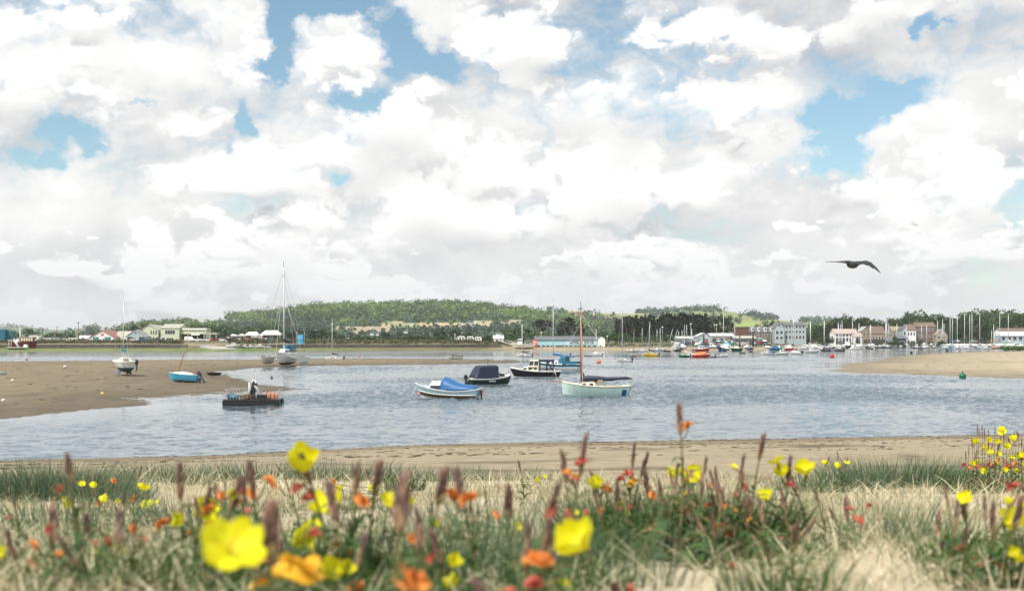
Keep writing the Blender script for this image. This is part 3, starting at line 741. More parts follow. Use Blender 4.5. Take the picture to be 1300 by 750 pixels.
def outboard(root,x,z,body='charcoal',s=1.0,y=0,tilt=0):
    mb=MB(); M=Matrix.Translation((x,y,z))@Matrix.Rotation(tilt,4,'Y')@Matrix.Scale(s,4)
    mb.box(-.30,.05,-.13,.13,.12,.50,body,M,.05,.03); mb.box(-.22,-.06,-.06,.06,-.55,.12,'charcoal',M)
    mb.box(-.34,-.04,-.09,.09,-.62,-.53,'charcoal',M); mb.box(-.06,.10,-.11,.11,-.12,.12,'steel',M)
    o=mb.build('outboard_motor',root); 
    pr=MB(); 
    for k in range(3):
        a=k*2.094; q=M@Matrix.Translation((-.36,0,-.575))@Matrix.Rotation(a,4,'X')
        pr.box(-.015,.015,-.035,.035,0,.13,'steel',q)
    pr.build('propeller',o)
    return o
def cabin_mb(x0,x1,wd0,wd1,z0,z1,mat,front=.5,back=.15,side=.1,roof=None,crown=.05):
    """coachroof: sloping front and sides, cambered top; x1 is the forward end"""
    mb=MB(); secs=[]
    for x,wd,zt,k in ((x0,wd0,z1,0),(x1,wd1,z1,1)):
        xt=x+(back if k==0 else -front)
        low=[(x,-wd/2,z0),(x,wd/2,z0)]; hi=[(xt,wd/2-side,zt-crown),(xt,wd/4,zt),(xt,-wd/4,zt),(xt,-wd/2+side,zt-crown)]
        secs.append(low[1:]+hi+low[:1])
    vs=[p for q in secs for p in q]; n=6
    fs=[(0,1,7,6),(5,11,10,4)]; rf=[(1,2,8,7),(2,3,9,8),(3,4,10,9)]
    mb.add(vs,fs+[(0,5,4,3,2,1),(6,7,8,9,10,11)],mat); mb.add(vs,rf,roof or mat)
    return mb
def side_windows(root,x0,x1,wd0,wd1,z0,z1,side,n,mat='glass',zfrac=(.3,.75),gap=.25,back=.15,front=.5):
    h=z1-z0
    for sgn in (1,-1):
        for i in range(n):
            u0=(i+gap/2)/n; u1=(i+1-gap/2)/n; pts=[]
            for u,v in ((u0,zfrac[0]),(u1,zfrac[0]),(u1,zfrac[1]),(u0,zfrac[1])):
                xa=x0+back*v; xb=x1-front*v; x=xa+(xb-xa)*u; wd=wd0+(wd1-wd0)*((x-x0)/(x1-x0))
                pts.append((x,sgn*(wd/2-side*v+.012),z0+h*v))
            m=MB(); q=[Vector(p) for p in pts]; o_=Vector((0,sgn*.02,0)); 
            m.add([*q,*[p+o_ for p in q]],[(0,1,2,3),(4,5,6,7),(0,1,5,4),(1,2,6,5),(2,3,7,6),(3,0,4,7)],mat); m.build('window',root)
def rig(root,mx,h,z0,L_,beam,lean=0.0,boom=None,cover=None,mastc='mast',r=.05,side_lean=0.0,spread=True,jib=True,boom_z=None,boom_up=.0,wire='steel',fine=True,rc=.1):
    """mast, spreaders, standing rigging, boom with its stowed sail"""
    top=Vector((mx-lean*h,side_lean*h,z0+h)); foot=Vector((mx,0,z0))
    m=MB(); m.tube([foot,foot.lerp(top,.5),top],[r,r*.9,r*.5],mastc,6)
    m.tube([top,top+Vector((0,0,.35*r/.05))],r*.25,'charcoal',4); mo=m.build('mast',root)
    if spread:
        s=MB(); c=foot.lerp(top,.55); s.tube([c+Vector((0,-beam*.32,.03)),c,c+Vector((0,beam*.32,.03))],r*.35,mastc,4); s.build('spreader',mo)
    if fine:
        s=MB(); rr=max(.008,r*.16); hi=foot.lerp(top,.97)
        for sg in (1,-1):
            sp=foot.lerp(top,.55)+Vector((0,sg*beam*.32,.03)); ch=Vector((mx-.15,sg*beam*.46,z0*.7))
            s.tube([ch,sp,hi] if spread else [ch,hi],rr,wire,4,False)
        if jib: s.tube([Vector((L_*.49,0,z0*.8+.1)),foot.lerp(top,.93)],rr*1.6,wire,4,False)
        s.tube([Vector((-L_*.48,0,z0*.7)),hi],rr,wire,4,False)
        s.build('rigging',root)
    if boom:
        bz=z0+(boom_z or .55); b0=Vector((mx-.08,0,bz)); b1=Vector((mx-boom,0,bz+boom_up))
        m=MB(); m.tube([b0,b1],r*.6,mastc,6); bo=m.build('boom',root)
        if cover:
            m=MB(); n=10; pts=[];rs=[]
            for i in range(n+1):
                u=i/n; pts.append(b0.lerp(b1,u*.96)+Vector((0,0,rc*(1-u)*.8+.03*math.sin(u*9)))); rs.append(rc*(1.25-.8*u)+.02*math.sin(i*2.3))
            m.tube([b0+Vector((.03,0,rc*3.2)),*pts],[rc*.4,*rs],cover,8); m.build('sail_cover',bo)
    return mo
def railing(root,pts,h,n,name='railing',mat='steel',r=.016):
    m=MB(); P_=[Vector(p) for p in pts]
    for k in (1.0,.55): m.tube([p+Vector((0,0,h*k)) for p in P_],r,mat,4,False)
    for i in range(n):
        u=i/(n-1)*(len(P_)-1); a=int(min(u,len(P_)-2)); p=P_[a].lerp(P_[a+1],u-a); m.tube([p,p+Vector((0,0,h))],r,mat,4,False)
    return m.build(name,root)
def pose(px,py,D=None):
    return W(px,py) if D is None else P(px,py,D)

# ---- launch with the blue canvas, bow to the left
p=W(568,506.5); r=thing('motor_launch','small launch with white cuddy and bright royal blue canvas cover, nearest on the water','boat',p,R(166))
h=Hull(4.6,1.75,.55,.22,.78,.52,.16,.55,.40)
m=MB(); h.mesh(m,'pale_blue','white','black','white',(.0,.24),.07,deck='pale_blue'); m.build('hull',r)
m=MB()
for sg in(1,-1):
    m.tube([h.pt(t,.30+.30*max(0,(t-.3)/.7)**2,sg)*1.01 for t in [i/12 for i in range(13)]],.035,'offwhite',5)
m.build('rubbing_strake',r)
m=MB()
for sg in(1,-1): m.loft([[h.pt(t,.06+.26*max(0,(t-.3)/.7)**2,sg)+Vector((0,sg*.015,0)),h.pt(t,.25+.28*max(0,(t-.3)/.7)**2,sg)+Vector((0,sg*.015,0))] for t in [i/14*.96 for i in range(15)]],'brown',caps=False,smooth=True)
m.build('dark_side_band',r)
cabin_mb(-.1,1.45,1.25,.75,.62,1.22,'white',.42,.05,.12).build('cuddy',r)
side_windows(r,-.1,1.45,1.25,.75,.62,1.22,.12,1,zfrac=(.12,.55),gap=.25,back=.05,front=.42)
secs=[]
for x,wd,z,rd in ((.32,1.30,.72,.62),(.12,1.34,.70,.84),(-.25,1.4,.66,.72),(-.75,1.44,.64,.50),(-1.3,1.40,.66,.36),(-1.95,1.28,.70,.26),(-2.15,1.16,.72,.06)):
    secs.append([(x,wd/2*math.cos(a)*(1 if abs(math.cos(a))<.99 else 1),z+rd*max(0,math.sin(a))**.75) for a in [math.pi*i/10 for i in range(11)]])
m=MB(); m.loft(secs,'royal',caps=True,smooth=True); m.build('canvas_cover',r)
outboard(r,-2.32,.34,'maroon',.62); 
m=MB(); m.tube([(2.15,0,1.0),(2.5,0,.3),(2.62,0,-.05)],.018,'offwhite',4); m.build('mooring_line',r)
m=MB(); m.tube([(.75,.2,1.2),(.75,.2,1.42)],.025,'red',5); m.tube([(.45,-.15,1.2),(.45,-.15,1.36)],.02,'steel',5); m.build('roof_fitting',r)
railing(r,[(1.5,.5,.80),(2.1,.18,.98),(2.2,0,1.0),(2.1,-.18,.98),(1.5,-.5,.80)],.26,5,'pulpit')
m=MB(); m.ball((1.9,.36,.35),.11,'pink'); m.build('fender',r)

# ---- open boat under a navy tent
p=W(622,489.5); r=thing('fishing_dinghy','stubby green hulled boat under an upright navy blue canvas tent','boat',p,R(28))
h=Hull(4.3,1.95,.62,.22,.86,.35,.02,.4,.42)
m=MB(); h.mesh(m,'dark_green','white','dark_green','offwhite',(.02,.14),.08,deck='offwhite'); m.build('hull',r)
secs=[]
for x,wd,zt in ((-1.75,1.55,.95),(-1.35,1.6,1.62),(-1.2,1.6,1.78),(.35,1.6,1.84),(.5,1.58,1.80),(.52,1.58,.75)):
    z0=.64; secs.append([(x,-wd/2,z0),(x,-wd/2+.12,zt-.12),(x,-wd/4,zt),(x,wd/4,zt),(x,wd/2-.12,zt-.12),(x,wd/2,z0)])
m=MB(); m.loft(secs,'navy'); m.build('canvas_tent',r)
cabin_mb(.55,1.6,1.4,.7,.68,1.22,'offwhite',.5,.0,.16).build('cuddy',r)
side_windows(r,.55,1.6,1.4,.7,.68,1.22,.16,1,front=.5,back=0)
outboard(r,-2.25,.55,'black',.9)
m=MB(); m.tube([(-.2,.0,1.8),(-.2,.0,2.45)],.02,'black',5); m.build('aerial',r)
m=MB()
for i in range(5): m.box(-.55+i*.13,-.47+i*.13,-.985,-.975,.38,.50,'pale_grey')
m.build('registration_letters',r)
railing(r,[(1.3,.6,.85),(1.95,.2,1.0),(2.05,0,1.0),(1.95,-.2,1.0),(1.3,-.6,.85)],.4,5,'pulpit')

# ---- black hulled cabin cruiser
p=W(680,479); r=thing('cabin_cruiser','black hulled cabin cruiser with cream wheelhouse and navy awning on a frame','boat',p,R(176))
h=Hull(5.55,2.0,.66,.3,.82,.42,.03,.55,.40)
m=MB(); h.mesh(m,'black','white','black','white',(.0,.10),.07,deck='cream'); m.build('hull',r)
cabin_mb(-.3,1.7,1.6,.8,.72,1.18,'cream',.5,.02,.12).build('cabin',r)
side_windows(r,-.3,1.7,1.6,.8,.72,1.18,.12,3,zfrac=(.3,.75),gap=.4,front=.5,back=.02)
wh=cabin_mb(-.35,.85,1.5,1.3,1.15,1.92,'cream',.28,.0,.12).build('wheelhouse',r)
side_windows(wh,-.35,.85,1.5,1.3,1.15,1.92,.12,2,zfrac=(.25,.82),gap=.22,front=.28,back=0)
m=MB(); m.quad((.80,-.5,1.32),(.80,.5,1.32),(.66,.45,1.76),(.66,-.45,1.76),'glass'); m.build('windscreen',wh)
m=MB()
m.loft([[(x,-.78,1.86),(x,-.5,1.95),(x,.5,1.95),(x,.78,1.86)] for x in (-.35,-1.2,-2.0)]+[],'navy',caps=False); m.loft([[(x,-.78,1.70),(x,-.78,1.86)] for x in(-.35,-2.0)],'navy',caps=False); m.loft([[(x,.78,1.70),(x,.78,1.86)] for x in(-.35,-2.0)],'navy',caps=False)
m.build('awning',r)
m=MB()
for sg in(1,-1):
    for x in (-.45,-1.2,-1.95): m.tube([(x,sg*.8,.72),(x,sg*.77,1.8)],.05,'navy',5)
    m.tube([(-1.2,sg*.79,1.75),(-1.9,sg*.8,.75)],.035,'navy',5); m.tube([(-.4,sg*.8,.95),(-1.95,sg*.8,.95)],.035,'navy',5)
m.build('awning_frame',r)
m=MB(); m.tube([(.45,0,1.9),(.45,0,3.0)],.022,'steel',5); m.tube([(.45,-.2,2.5),(.45,.2,2.5)],.015,'steel',4); m.build('mast',r)
m=MB(); m.tube([(-2.0,.95,1.0),(-2.3,1.15,.0)],.03,'white',5); m.build('boarding_ladder',r)

# ---- blue yacht behind it
p=W(709,469.5); r=thing('sailing_yacht','white and teal blue yacht half hidden behind the black hulled cruiser','yacht',p,R(152))
h=Hull(6.6,2.3,.72,.35,.74,.35,.03,.6,.42)
m=MB(); h.mesh(m,'white','white','maroon','teal',(-.02,.05),.26,deck='offwhite',well=(.06,.30)); m.build('hull',r)
cabin_mb(-.9,1.9,1.6,.8,.76,1.22,'white',.6,.1,.14).build('cabin',r)
side_windows(r,-.9,1.9,1.6,.8,.76,1.22,.14,4,gap=.45,front=.6,back=.1)
m=MB()
for sg in(1,-1): m.loft([[(x,sg*(.98),.85),(x,sg*.98,1.18)] for x in (-1.1,-3.1)],'teal',caps=False)
m.loft([[(-3.15,y,.85),(-3.15,y,1.18)] for y in(-.9,.9)],'teal',caps=False); m.build('dodger',r)
m=MB(); m.loft([[(x,-.75,.9),(x,-.7,zt-.25),(x,-.4,zt),(x,.4,zt),(x,.7,zt-.25),(x,.75,.9)] for x,zt in ((-.3,1.5),(-.75,1.95),(-1.35,1.9))],'teal',caps=True); m.build('sprayhood',r)
rig(r,.8,8.0,1.15,6.6,2.2,lean=.0,boom=3.3,cover='royal',boom_z=.85,boom_up=-.25,r=.06,rc=.15)

# ---- pale green cutter with the varnished mast
p=W(757,503); r=thing('gaff_cutter','pale mint cutter with varnished wooden mast and navy sail cover on a long boom','boat',p,R(171))
h=Hull(4.95,1.9,.72,.3,.66,.30,.06,.08,.44,.42)
m=MB(); h.mesh(m,'mint','mint','charcoal','cream',(-.03,.02),.07,deck='cream',well=(.08,.42)); m.build('hull',r)
a,b=h.pt(0,0.02,1),h.pt(0,.8,1)
m=MB(); m.loft([[h.pt(0,z,1)+Vector((-.012,0,0)),h.pt(0,z,-1)+Vector((-.012,0,0))] for z in (.06,.3,.5,.72)],'varnish',caps=False); m.build('transom_board',r)
m=MB(); m.loft([[h.pt(t,z,1)+Vector((0,.012,0)) for z in (.04,.3,.52)] for t in (.04,.075,.11)],'royal',caps=False); m.build('blue_quarter_patch',r)
cabin_mb(.0,1.3,1.25,.8,.74,1.02,'cream',.3,.05,.08).build('cabin',r)
side_windows(r,0,1.3,1.25,.8,.74,1.02,.08,2,gap=.5,front=.3,back=.05)
m=MB(); m.tube([(-.1,-.62,.98),(-.1,.62,.98)],.05,'varnish',6); m.box(-.5,-.12,-.3,.3,.98,1.2,'tan'); m.build('companion_hatch',r)
m=MB(); m.tube([(1.9,0,.98),(3.4,0,1.12)],[.045,.03],'varnish',6); m.build('bowsprit',r)
rig(r,1.05,5.15,.98,4.95,1.8,lean=-.012,boom=3.6,cover='navy',mastc='varnish',r=.10,spread=False,boom_z=.12,boom_up=.20,rc=.19,wire='offwhite',jib=False)
m=MB(); m.tube([(.05,0,1.02),(.05,0,1.42)],.13,'maroon',8); m.build('red_cover_band',r)
m=MB(); m.tube([(3.35,0,1.12),(1.10,0,5.3)],.012,'steel',4); m.build('forestay',r)

# ---- work raft moored by the sand spit
p=W(322,513)-Vector((0,0,.13)); r=thing('work_raft','dark work raft with rails, tall outboard and gear, moored off the sand spit','raft',p,R(4))
m=MB()
for y0,y1 in((-.95,-.25),(.25,.95)):
    m.loft([[(x,y0,zz),(x,y1,zz),(x,y1,.42),(x,y0,.42)] for x,zz in ((-1.72,.10),(-1.5,-.15),(1.5,-.15),(1.72,.10))],'black',closed=True)
m.build('pontoon',r)
m=MB()
for i in range(12): m.box(-1.7+i*.284,-1.7+i*.284+.26,-1.0,1.0,.424,.47,'charcoal')
m.build('deck',r)
for y in(-1.03,1.03): m=MB(); m.box(-1.74,1.74,y-.03,y+.03,.14,.40,'black'); m.build('fender_board',r)
railing(r,[(-1.65,-.95,.47),(-.7,-.95,.47)],.62,6); railing(r,[(-1.65,.95,.47),(-.6,.95,.47)],.62,6,mat='yellow_rail' if False else 'steel'); railing(r,[(-1.65,-.95,.47),(-1.65,.95,.47)],.62,5)
railing(r,[(1.65,-.95,.47),(1.65,.95,.47)],.6,5)
o=outboard(r,.30,.85,'black',1.25,-.55)
m=MB(); m.box(-.15,.10,-.3,.3,.47,1.55,'black',None,.03,.05); m.tube([(-.25,-.4,.47),(-.02,-.2,1.7),(.1,-.1,1.75)],.04,'steel',6); m.tube([(.45,-.4,.47),(.1,-.15,1.7)],.05,'pale_grey',6); m.build('winch_frame',r)
m=MB(); m.tube([(-.28,.2,.47),(-.28,.2,1.5)],[.10,.08],'pale_grey',8); m.build('white_cylinder',r)
m=MB(); m.loft([[(.12+.5*u,-.75,1.35-.95*u),(.32+.5*u,-.72,1.3-.95*u),(.36+.5*u,-.5,1.28-.95*u),(.15+.5*u,-.48,1.36-.95*u)] for u in (0,.35,.7,1.0)],'grey',closed=True,smooth=True); m.build('draped_net',r)
m=MB()
for x,hh in((.02,.95),(.62,1.0)): m.tube([(x,.3,1.3 if x<.3 else .47),(x,.3,2.2)],.012,'steel',4); m.ball((x,.3,2.22),.04,'black',6,5)
m.build('aerial',r)
def raft_item(nm,lab,cat,build,loc,g=None):
    m=MB(); build(m); o=m.build(nm); M=Matrix.Translation(p)@Matrix.Rotation(R(4),4,'Z')
    o.location=M@Vector(loc); o.rotation_euler=(0,0,R(4)); return tag(o,lab,cat,g)
raft_item('net_heap','heap of dark green netting on the left end of the work raft','net',lambda m:m.ball((0,0,.12),.36,'teal',10,7,(1.3,.9,.5),.12),(-1.1,-.3,.47))
raft_item('wooden_crate','tan wooden crate of gear left of the winch on the raft','crate',lambda m:[m.box(-.3,.3,-.25,.25,.02,.06,'tan')]+[m.box(-.3,.3,yy-.01,yy+.01,.05+k*.1,.12+k*.1,'tan') for yy in(-.25,.25) for k in range(3)]+[m.box(xx-.01,xx+.01,-.24,.24,.05+k*.1,.12+k*.1,'tan') for xx in(-.3,.3) for k in range(3)]+[m.ball((0,0,.25),.2,'stone',8,6,(1,1,.6),.1)],(-.55,-.45,.47))
raft_item('fish_box','black fish box at the front of the raft beside the winch','box',lambda m:[m.box(-.3,.3,-.2,.2,0,.05,'black'),m.box(-.3,-.26,-.2,.2,.05,.3,'black'),m.box(.26,.3,-.2,.2,.05,.3,'black'),m.box(-.26,.26,-.2,-.16,.05,.3,'black'),m.box(-.26,.26,.16,.2,.05,.3,'black')],(.62,-.72,.47))
raft_item('rope_coil','brown rope coil heaped on the raft between crate and winch','rope',lambda m:[m.tube([(.24*math.cos(a*.5),.2*math.sin(a*.5),.03+.012*a) for a in range(26)],.035,'brown',5)],(-.2,-.75,.47))
raft_item('dark_bundle','black tarpaulin bundle at the far left corner of the raft','bundle',lambda m:m.ball((0,0,.15),.32,'black',10,7,(1.2,.8,.6),.15),(-1.4,.3,.47))
for i,x in enumerate((.82,1.05,1.28,1.5)):
    raft_item('orange_drum','orange plastic drum lashed on the right end of the work raft','drum',lambda m:[m.tube([(0,0,.0),(0,0,.04),(0,0,.36),(0,0,.42)],[.08,.105,.10,.07],'salmon',10),m.tube([(0,0,.42),(0,0,.46)],.035,'offwhite',6)],(x,-.5+.1*(i%2),.47),'orange drums on the work raft')

# ---- grounded dinghy, blue and cream
p=W(233,483,.28); r=thing('sailing_dinghy','sky blue dinghy with cream cover and bare raked mast, aground on the mud','dinghy',p,R(176),tilt=(R(5),R(-3)))
h=Hull(2.9,1.3,.52,.16,.8,.16,.0,.3,.42)
m=MB(); h.mesh(m,'sky','sky','maroon','sky',(-.02,.06),.06,deck='cream'); m.build('hull',r)
m=MB(); m.loft([[(x,wd/2*math.cos(a),.55+rd*math.sin(a)) for a in [math.pi*i/8 for i in range(9)]] for x,wd,rd in ((-1.0,1.05,.12),(-.6,1.15,.22),(.1,1.2,.30),(.7,.95,.24),(1.15,.5,.14))],'cream',smooth=True); m.build('canvas_cover',r)
m=MB(); m.tube([(.55,0,.6),(.25,.03,2.2),(-.12,.05,4.2)],[.045,.04,.025],'varnish',6); m.build('mast',r)
m=MB(); m.tube([(1.4,0,.7),(-.1,.05,4.1)],.007,'steel',4); m.tube([(.4,.6,.55),(-.1,.05,4.1)],.007,'steel',4); m.tube([(.4,-.6,.55),(-.1,.05,4.1)],.007,'steel',4); m.build('rigging',r)
outboard(r,-1.5,.4,'black',1.0,tilt=R(35)); m=MB(); m.box(-1.62,-1.46,-.06,.06,-.1,.5,'maroon'); m.build('rudder',r)
# ---- bilge keel yacht dried out
p=W(158,474.3,.30); r=thing('bilge_keel_yacht','white yacht with blue boot band standing dry on twin keels on the mud','yacht',p,R(118))
h=Hull(6.4,2.35,.78,.35,.70,.30,.03,.6,.42)
bb=MB(); h.mesh(bb,'white','teal','black','white',(-.02,.20),.10,deck='offwhite',well=(.06,.30)); o=bb.build('hull',r); o.location=(0,0,.55)
m=MB()
for sg in(1,-1): m.loft([[(x,sg*.45,.45),(x,sg*.50,.45),(x-.05,sg*.72,-.02),(x-.05,sg*.62,-.02)] for x in(-.7,.7)],'royal',closed=True)
m.box(-2.6,-2.15,-.05,.05,-.02,.5,'black'); m.build('keels',r)
o=cabin_mb(-.9,1.9,1.6,.8,1.33,1.80,'white',.6,.1,.14).build('cabin',r); side_windows(o,-.9,1.9,1.6,.8,1.33,1.80,.14,3,gap=.45,front=.6,back=.1)
m=MB(); m.box(-.93,-.88,-.28,.28,1.30,1.72,'tan'); m.build('companionway',r)
rig(r,.8,6.6,1.75,6.4,2.2,boom=2.6,cover='teal',boom_z=.75,r=.06,rc=.15)
outboard(r,-3.25,1.0,'black',1.2,-.75)
railing(r,[(-1.2,1.0,1.3),(-3.1,.8,1.36),(-3.1,-.8,1.36),(-1.2,-1.0,1.3)],.55,8); railing(r,[(2.0,.75,1.4),(3.0,.15,1.6),(3.0,-.15,1.6),(2.0,-.75,1.4)],.5,6,'pulpit')
# ---- trimaran
p=W(363,462.5,.22); r=thing('trimaran','big white three hulled yacht with the tallest mast, aground at the bank edge','yacht',p,R(263))
h=Hull(9.0,2.3,1.35,.35,.6,.35,.05,.9,.45)
m=MB(); h.mesh(m,'white','white','black','white',(.0,.10),.12,deck='offwhite'); o=m.build('hull',r); o.location=(0,0,.3)
for sg in(1,-1):
    hf=Hull(6.0,.95,.9,.25,.35,.4,.05,.7,.5); m=MB(); hf.mesh(m,'white','white','pale_grey','white',(.0,.08),.1,deck='offwhite'); o=m.build('float',r); o.location=(.3,sg*2.9,.35)
m=MB()
for x in(-1.9,1.7): m.loft([[(x-.22,y,z-.06),(x+.22,y,z-.06),(x+.3,y,z+.08),(x-.3,y,z+.08)] for y,z in((-2.9,1.0),(-1.4,1.25),(1.4,1.25),(2.9,1.0))],'white',closed=True)
m.build('crossbeam',r)
o=cabin_mb(-2.6,2.6,2.3,1.2,1.65,2.45,'white',1.1,.2,.25).build('cabin',r); side_windows(o,-2.6,2.6,2.3,1.2,1.65,2.45,.25,4,gap=.25,front=1.1,back=.2,zfrac=(.35,.75))
m=MB(); m.loft([[(x,-.9,2.3),(x,-.7,zt),(x,.7,zt),(x,.9,2.3)] for x,zt in((-.2,2.9),(-1.8,3.1),(-2.5,3.0))],'teal'); m.build('sprayhood',r)
rig(r,.9,12.9,2.3,9.5,5.5,lean=.02,side_lean=-.012,boom=4.4,cover='navy',boom_z=1.2,r=.14,rc=.25)
m=MB(); m.box(-3.2,-3.0,.9,1.8,3.2,4.7,'sky'); m.build('blue_flag_cloth',r)
m=MB(); m.tube([(-3.1,.75,1.8),(-3.1,.75,5.2)],.03,'steel',5); m.tube([(-3.1,2.0,1.8),(-3.1,2.0,5.2)],.03,'steel',5); m.build('stern_pole',r)
for sg in (1,-1):
    m=MB(); m.tube([(.2,sg*2.9,1.3),(.9,sg*.2-.15,10.6)],.03,'pale_grey',4); m.build('shroud',r)

# ---- everything smaller and farther: (kind, px, py, length px, heading, hull, bottom, mast top row, cover, cabin, label)
def afloat(px,py,z):
    """on the water under the pixel, never beyond the far shore"""
    p=W(px,py,z); Dm=lerp_tab(DS,px)-14
    if z<=0 and p.y>Dm: p=Vector(((px-650)/FPX*Dm,Dm,0)); py=HZ+CAMZ*FPX/Dm
    return p,py
def yacht(px,py,lpx,head,hull,bottom,top,cover,label,z=0.0,cabin='white',group=None,lean=0.0,D=None,name='sailing_yacht',land=False,mastc='mast',boot=None,mp=None):
    p,py=afloat(px,py,z) if D is None else (P(px,py,D),py)
    D=p.y; c=max(.38,abs(math.cos(R(head)))); Ln=lpx/FPX*D/c; Ln=min(max(Ln,2.6),12)
    fb=Ln*.115; B=Ln*.34
    r=thing(name,label,'yacht' if top else 'boat',p,R(head),group)
    h=Hull(Ln,B,fb,Ln*.05,.72,Ln*.05,.0,Ln*.09,.42); dz=0
    m=MB(); h.mesh(m,hull,boot or hull,bottom,hull,(.0,.06 if not land else .1),.05,deck='offwhite',ns=10); o=m.build('hull',r)
    if land:
        m=MB(); m.box(-Ln*.12,Ln*.12,-.08,.08,-Ln*.14,-.02,bottom); m.build('keel',r)
    cabin_mb(-Ln*.14,Ln*.28,B*.66,B*.34,fb*1.02,fb*1.02+Ln*.075,cabin,Ln*.09,Ln*.02,Ln*.02).build('cabin',r)
    side_windows(r,-Ln*.14,Ln*.28,B*.66,B*.34,fb*1.02,fb*1.02+Ln*.075,Ln*.02,1,zfrac=(.3,.75),gap=.3,front=Ln*.09,back=Ln*.02)
    if top:
        ht=(py-top)/FPX*D-fb-Ln*.075
        rig(r,Ln*.1,ht,fb+Ln*.07,Ln,B,lean=lean,boom=Ln*.42,cover=cover,boom_z=Ln*.11,r=max(.05,.00031*D),rc=max(.12,.0006*D),fine=D<330,spread=D<420,mastc=mastc)
    if D<300: outboard(r,-Ln*.52,fb*.7,'black',1.0)
    return r
def motor(px,py,lpx,head,hull,bottom,label,tarp=None,cab='white',z=0.0,D=None,group=None,tall=.16,cover=None,name='motor_boat',cabx=(-.12,.24)):
    p,py=afloat(px,py,z) if D is None else (P(px,py,D),py)
    D=p.y; c=max(.4,abs(math.cos(R(head)))); Ln=min(max(lpx/FPX*D/c,2.4),11); B=Ln*.36; fb=Ln*.13
    r=thing(name,label,'boat',p,R(head),group)
    h=Hull(Ln,B,fb,Ln*.05,.85,Ln*.07,.0,Ln*.1,.4)
    m=MB(); h.mesh(m,hull,'white' if hull!='white' else 'pale_grey',bottom,hull,(.0,.06),.05,deck='offwhite',ns=10); m.build('hull',r)
    if cab:
        o=cabin_mb(Ln*cabx[0],Ln*cabx[1],B*.74,B*.5,fb,fb+Ln*tall,cab,Ln*.1,0,Ln*.03).build('cabin',r)
        side_windows(o,Ln*cabx[0],Ln*cabx[1],B*.74,B*.5,fb,fb+Ln*tall,Ln*.03,2,zfrac=(.4,.85),gap=.25,front=Ln*.1,back=0)
    if tarp:
        m=MB(); x1=Ln*(cabx[0]+.02) if cab else Ln*.25
        m.loft([[(x,B*.42*math.cos(a)*k,fb+Ln*hh*math.sin(a)) for a in [math.pi*i/6 for i in range(7)]] for x,hh,k in ((-Ln*.46,.05,.8),(-Ln*.3,.12,1),((x1-Ln*.3)/2,.16,1),(x1,.19,.95))],tarp,smooth=True); m.build('canvas_cover',r)
    if D<330: outboard(r,-Ln*.53,fb*.7,'black',1.0)
    return r
def dinghy(px,py,lpx,head,hull,label,inner='tan',z=0.0,D=None,group=None,mast=None):
    p,py=afloat(px,py,z) if D is None else (P(px,py,D),py)
    D=p.y; c=max(.45,abs(math.cos(R(head)))); Ln=min(max(lpx/FPX*D/c,1.8),6); B=Ln*.38; fb=Ln*.12
    r=thing('dinghy',label,'dinghy',p,R(head),group)
    h=Hull(Ln,B,fb,Ln*.05,.8,Ln*.06,.01,Ln*.1,.42)
    m=MB(); h.mesh(m,hull,hull,'charcoal',hull,(-.01,.03),.04,deck=inner,well=(.1,.75),ns=10); m.build('hull',r)
    m=MB()
    for x in (-.22,.05,): m.box(Ln*x,Ln*(x+.06),-B*.42,B*.42,fb*.7,fb*.78,'tan')
    m.build('thwart',r)
    if mast:
        m=MB(); m.tube([(Ln*.15,0,fb),(Ln*.1,0,(py-mast)/FPX*D)],max(.03,.0002*D),'mast',5); m.build('mast',r)
    return r
def buoy(px,py,dpx,col,label,z=0.0,rest=False,D=None,name='mooring_buoy'):
    p=W(px,py,z) if D is None else P(px,py,D); rr=dpx/FPX*p.y/2
    r=thing(name,label,'buoy',p); 
    m=MB(); m.ball((0,0,rr*(.9 if rest else .55)),rr,col,14,10,(1,1,.92)); m.build('float',r)
    m=MB(); m.tube([(0,0,rr*1.4),(0,0,rr*1.65),(0,0,rr*1.9)],[rr*.25,rr*.2,rr*.08],'charcoal',6); m.build('top_eye',r); return r

yacht(424,457,24,168,'white','black',404,'navy','small white sloop alone at the end of the mud bank, black outboard at its stern',z=.1,lean=.0)
dinghy(577,455.3,20,172,'cream','cream inflatable tender with black outboard alone in the far channel'); motor(578,455,15,170,'black','black','low black open boat tied beside the cream tender in the far channel',cab=None,tarp='black')
yacht(665,453,20,175,'white','grey',412,'navy','small white sloop below the jetty with dark blue dodger')
yacht(792,459,18,150,'white','red',387,'teal','white sloop with red underside and teal cover, right of the brown mast')
motor(757,452,14,160,'offwhite','charcoal','white motor boat behind the cutter boom, under two thin poles',cab='white')
motor(731,452,10,10,'offwhite','grey','small pale boat left of the brown cutter mast in the far channel',cab='offwhite'); dinghy(746,452.3,11,170,'grey','grey tender just right of the brown cutter mast in the far channel')
yacht(757,451.5,10,90,'white','grey',417,None,'white sloop seen end on beyond the cutter boom')
yacht(826,452,18,140,'yellow','black',408,'navy','yellow hulled yacht with black underside and blue stowed sail',lean=.03,cabin='yellow')
dinghy(804,453,9,20,'brown','brown tender at anchor left of the yellow yacht'); dinghy(847,446,9,180,'charcoal','dark tender at anchor right of the yellow yacht')
yacht(803,447,18,8,'cream','grey',418,None,'cream sloop with stubby wooden mast moored under the pines',mastc='tan'); motor(816,446.5,14,175,'white','navy','white motor boat with two dark windows moored under the pines'); yacht(836,446,22,12,'white','maroon',416,None,'white sloop with dark red underside moored under the pines'); motor(860,445.5,12,0,'cream','brown','cream launch moored under the right end of the pines')
yacht(871,453.3,20,168,'green','black',412,'cream','green hulled sloop with pale mast beside the long red boat',cabin='cream'); yacht(879,453.4,10,100,'white','grey',417,None,'white sloop end on between the green and the red boat')
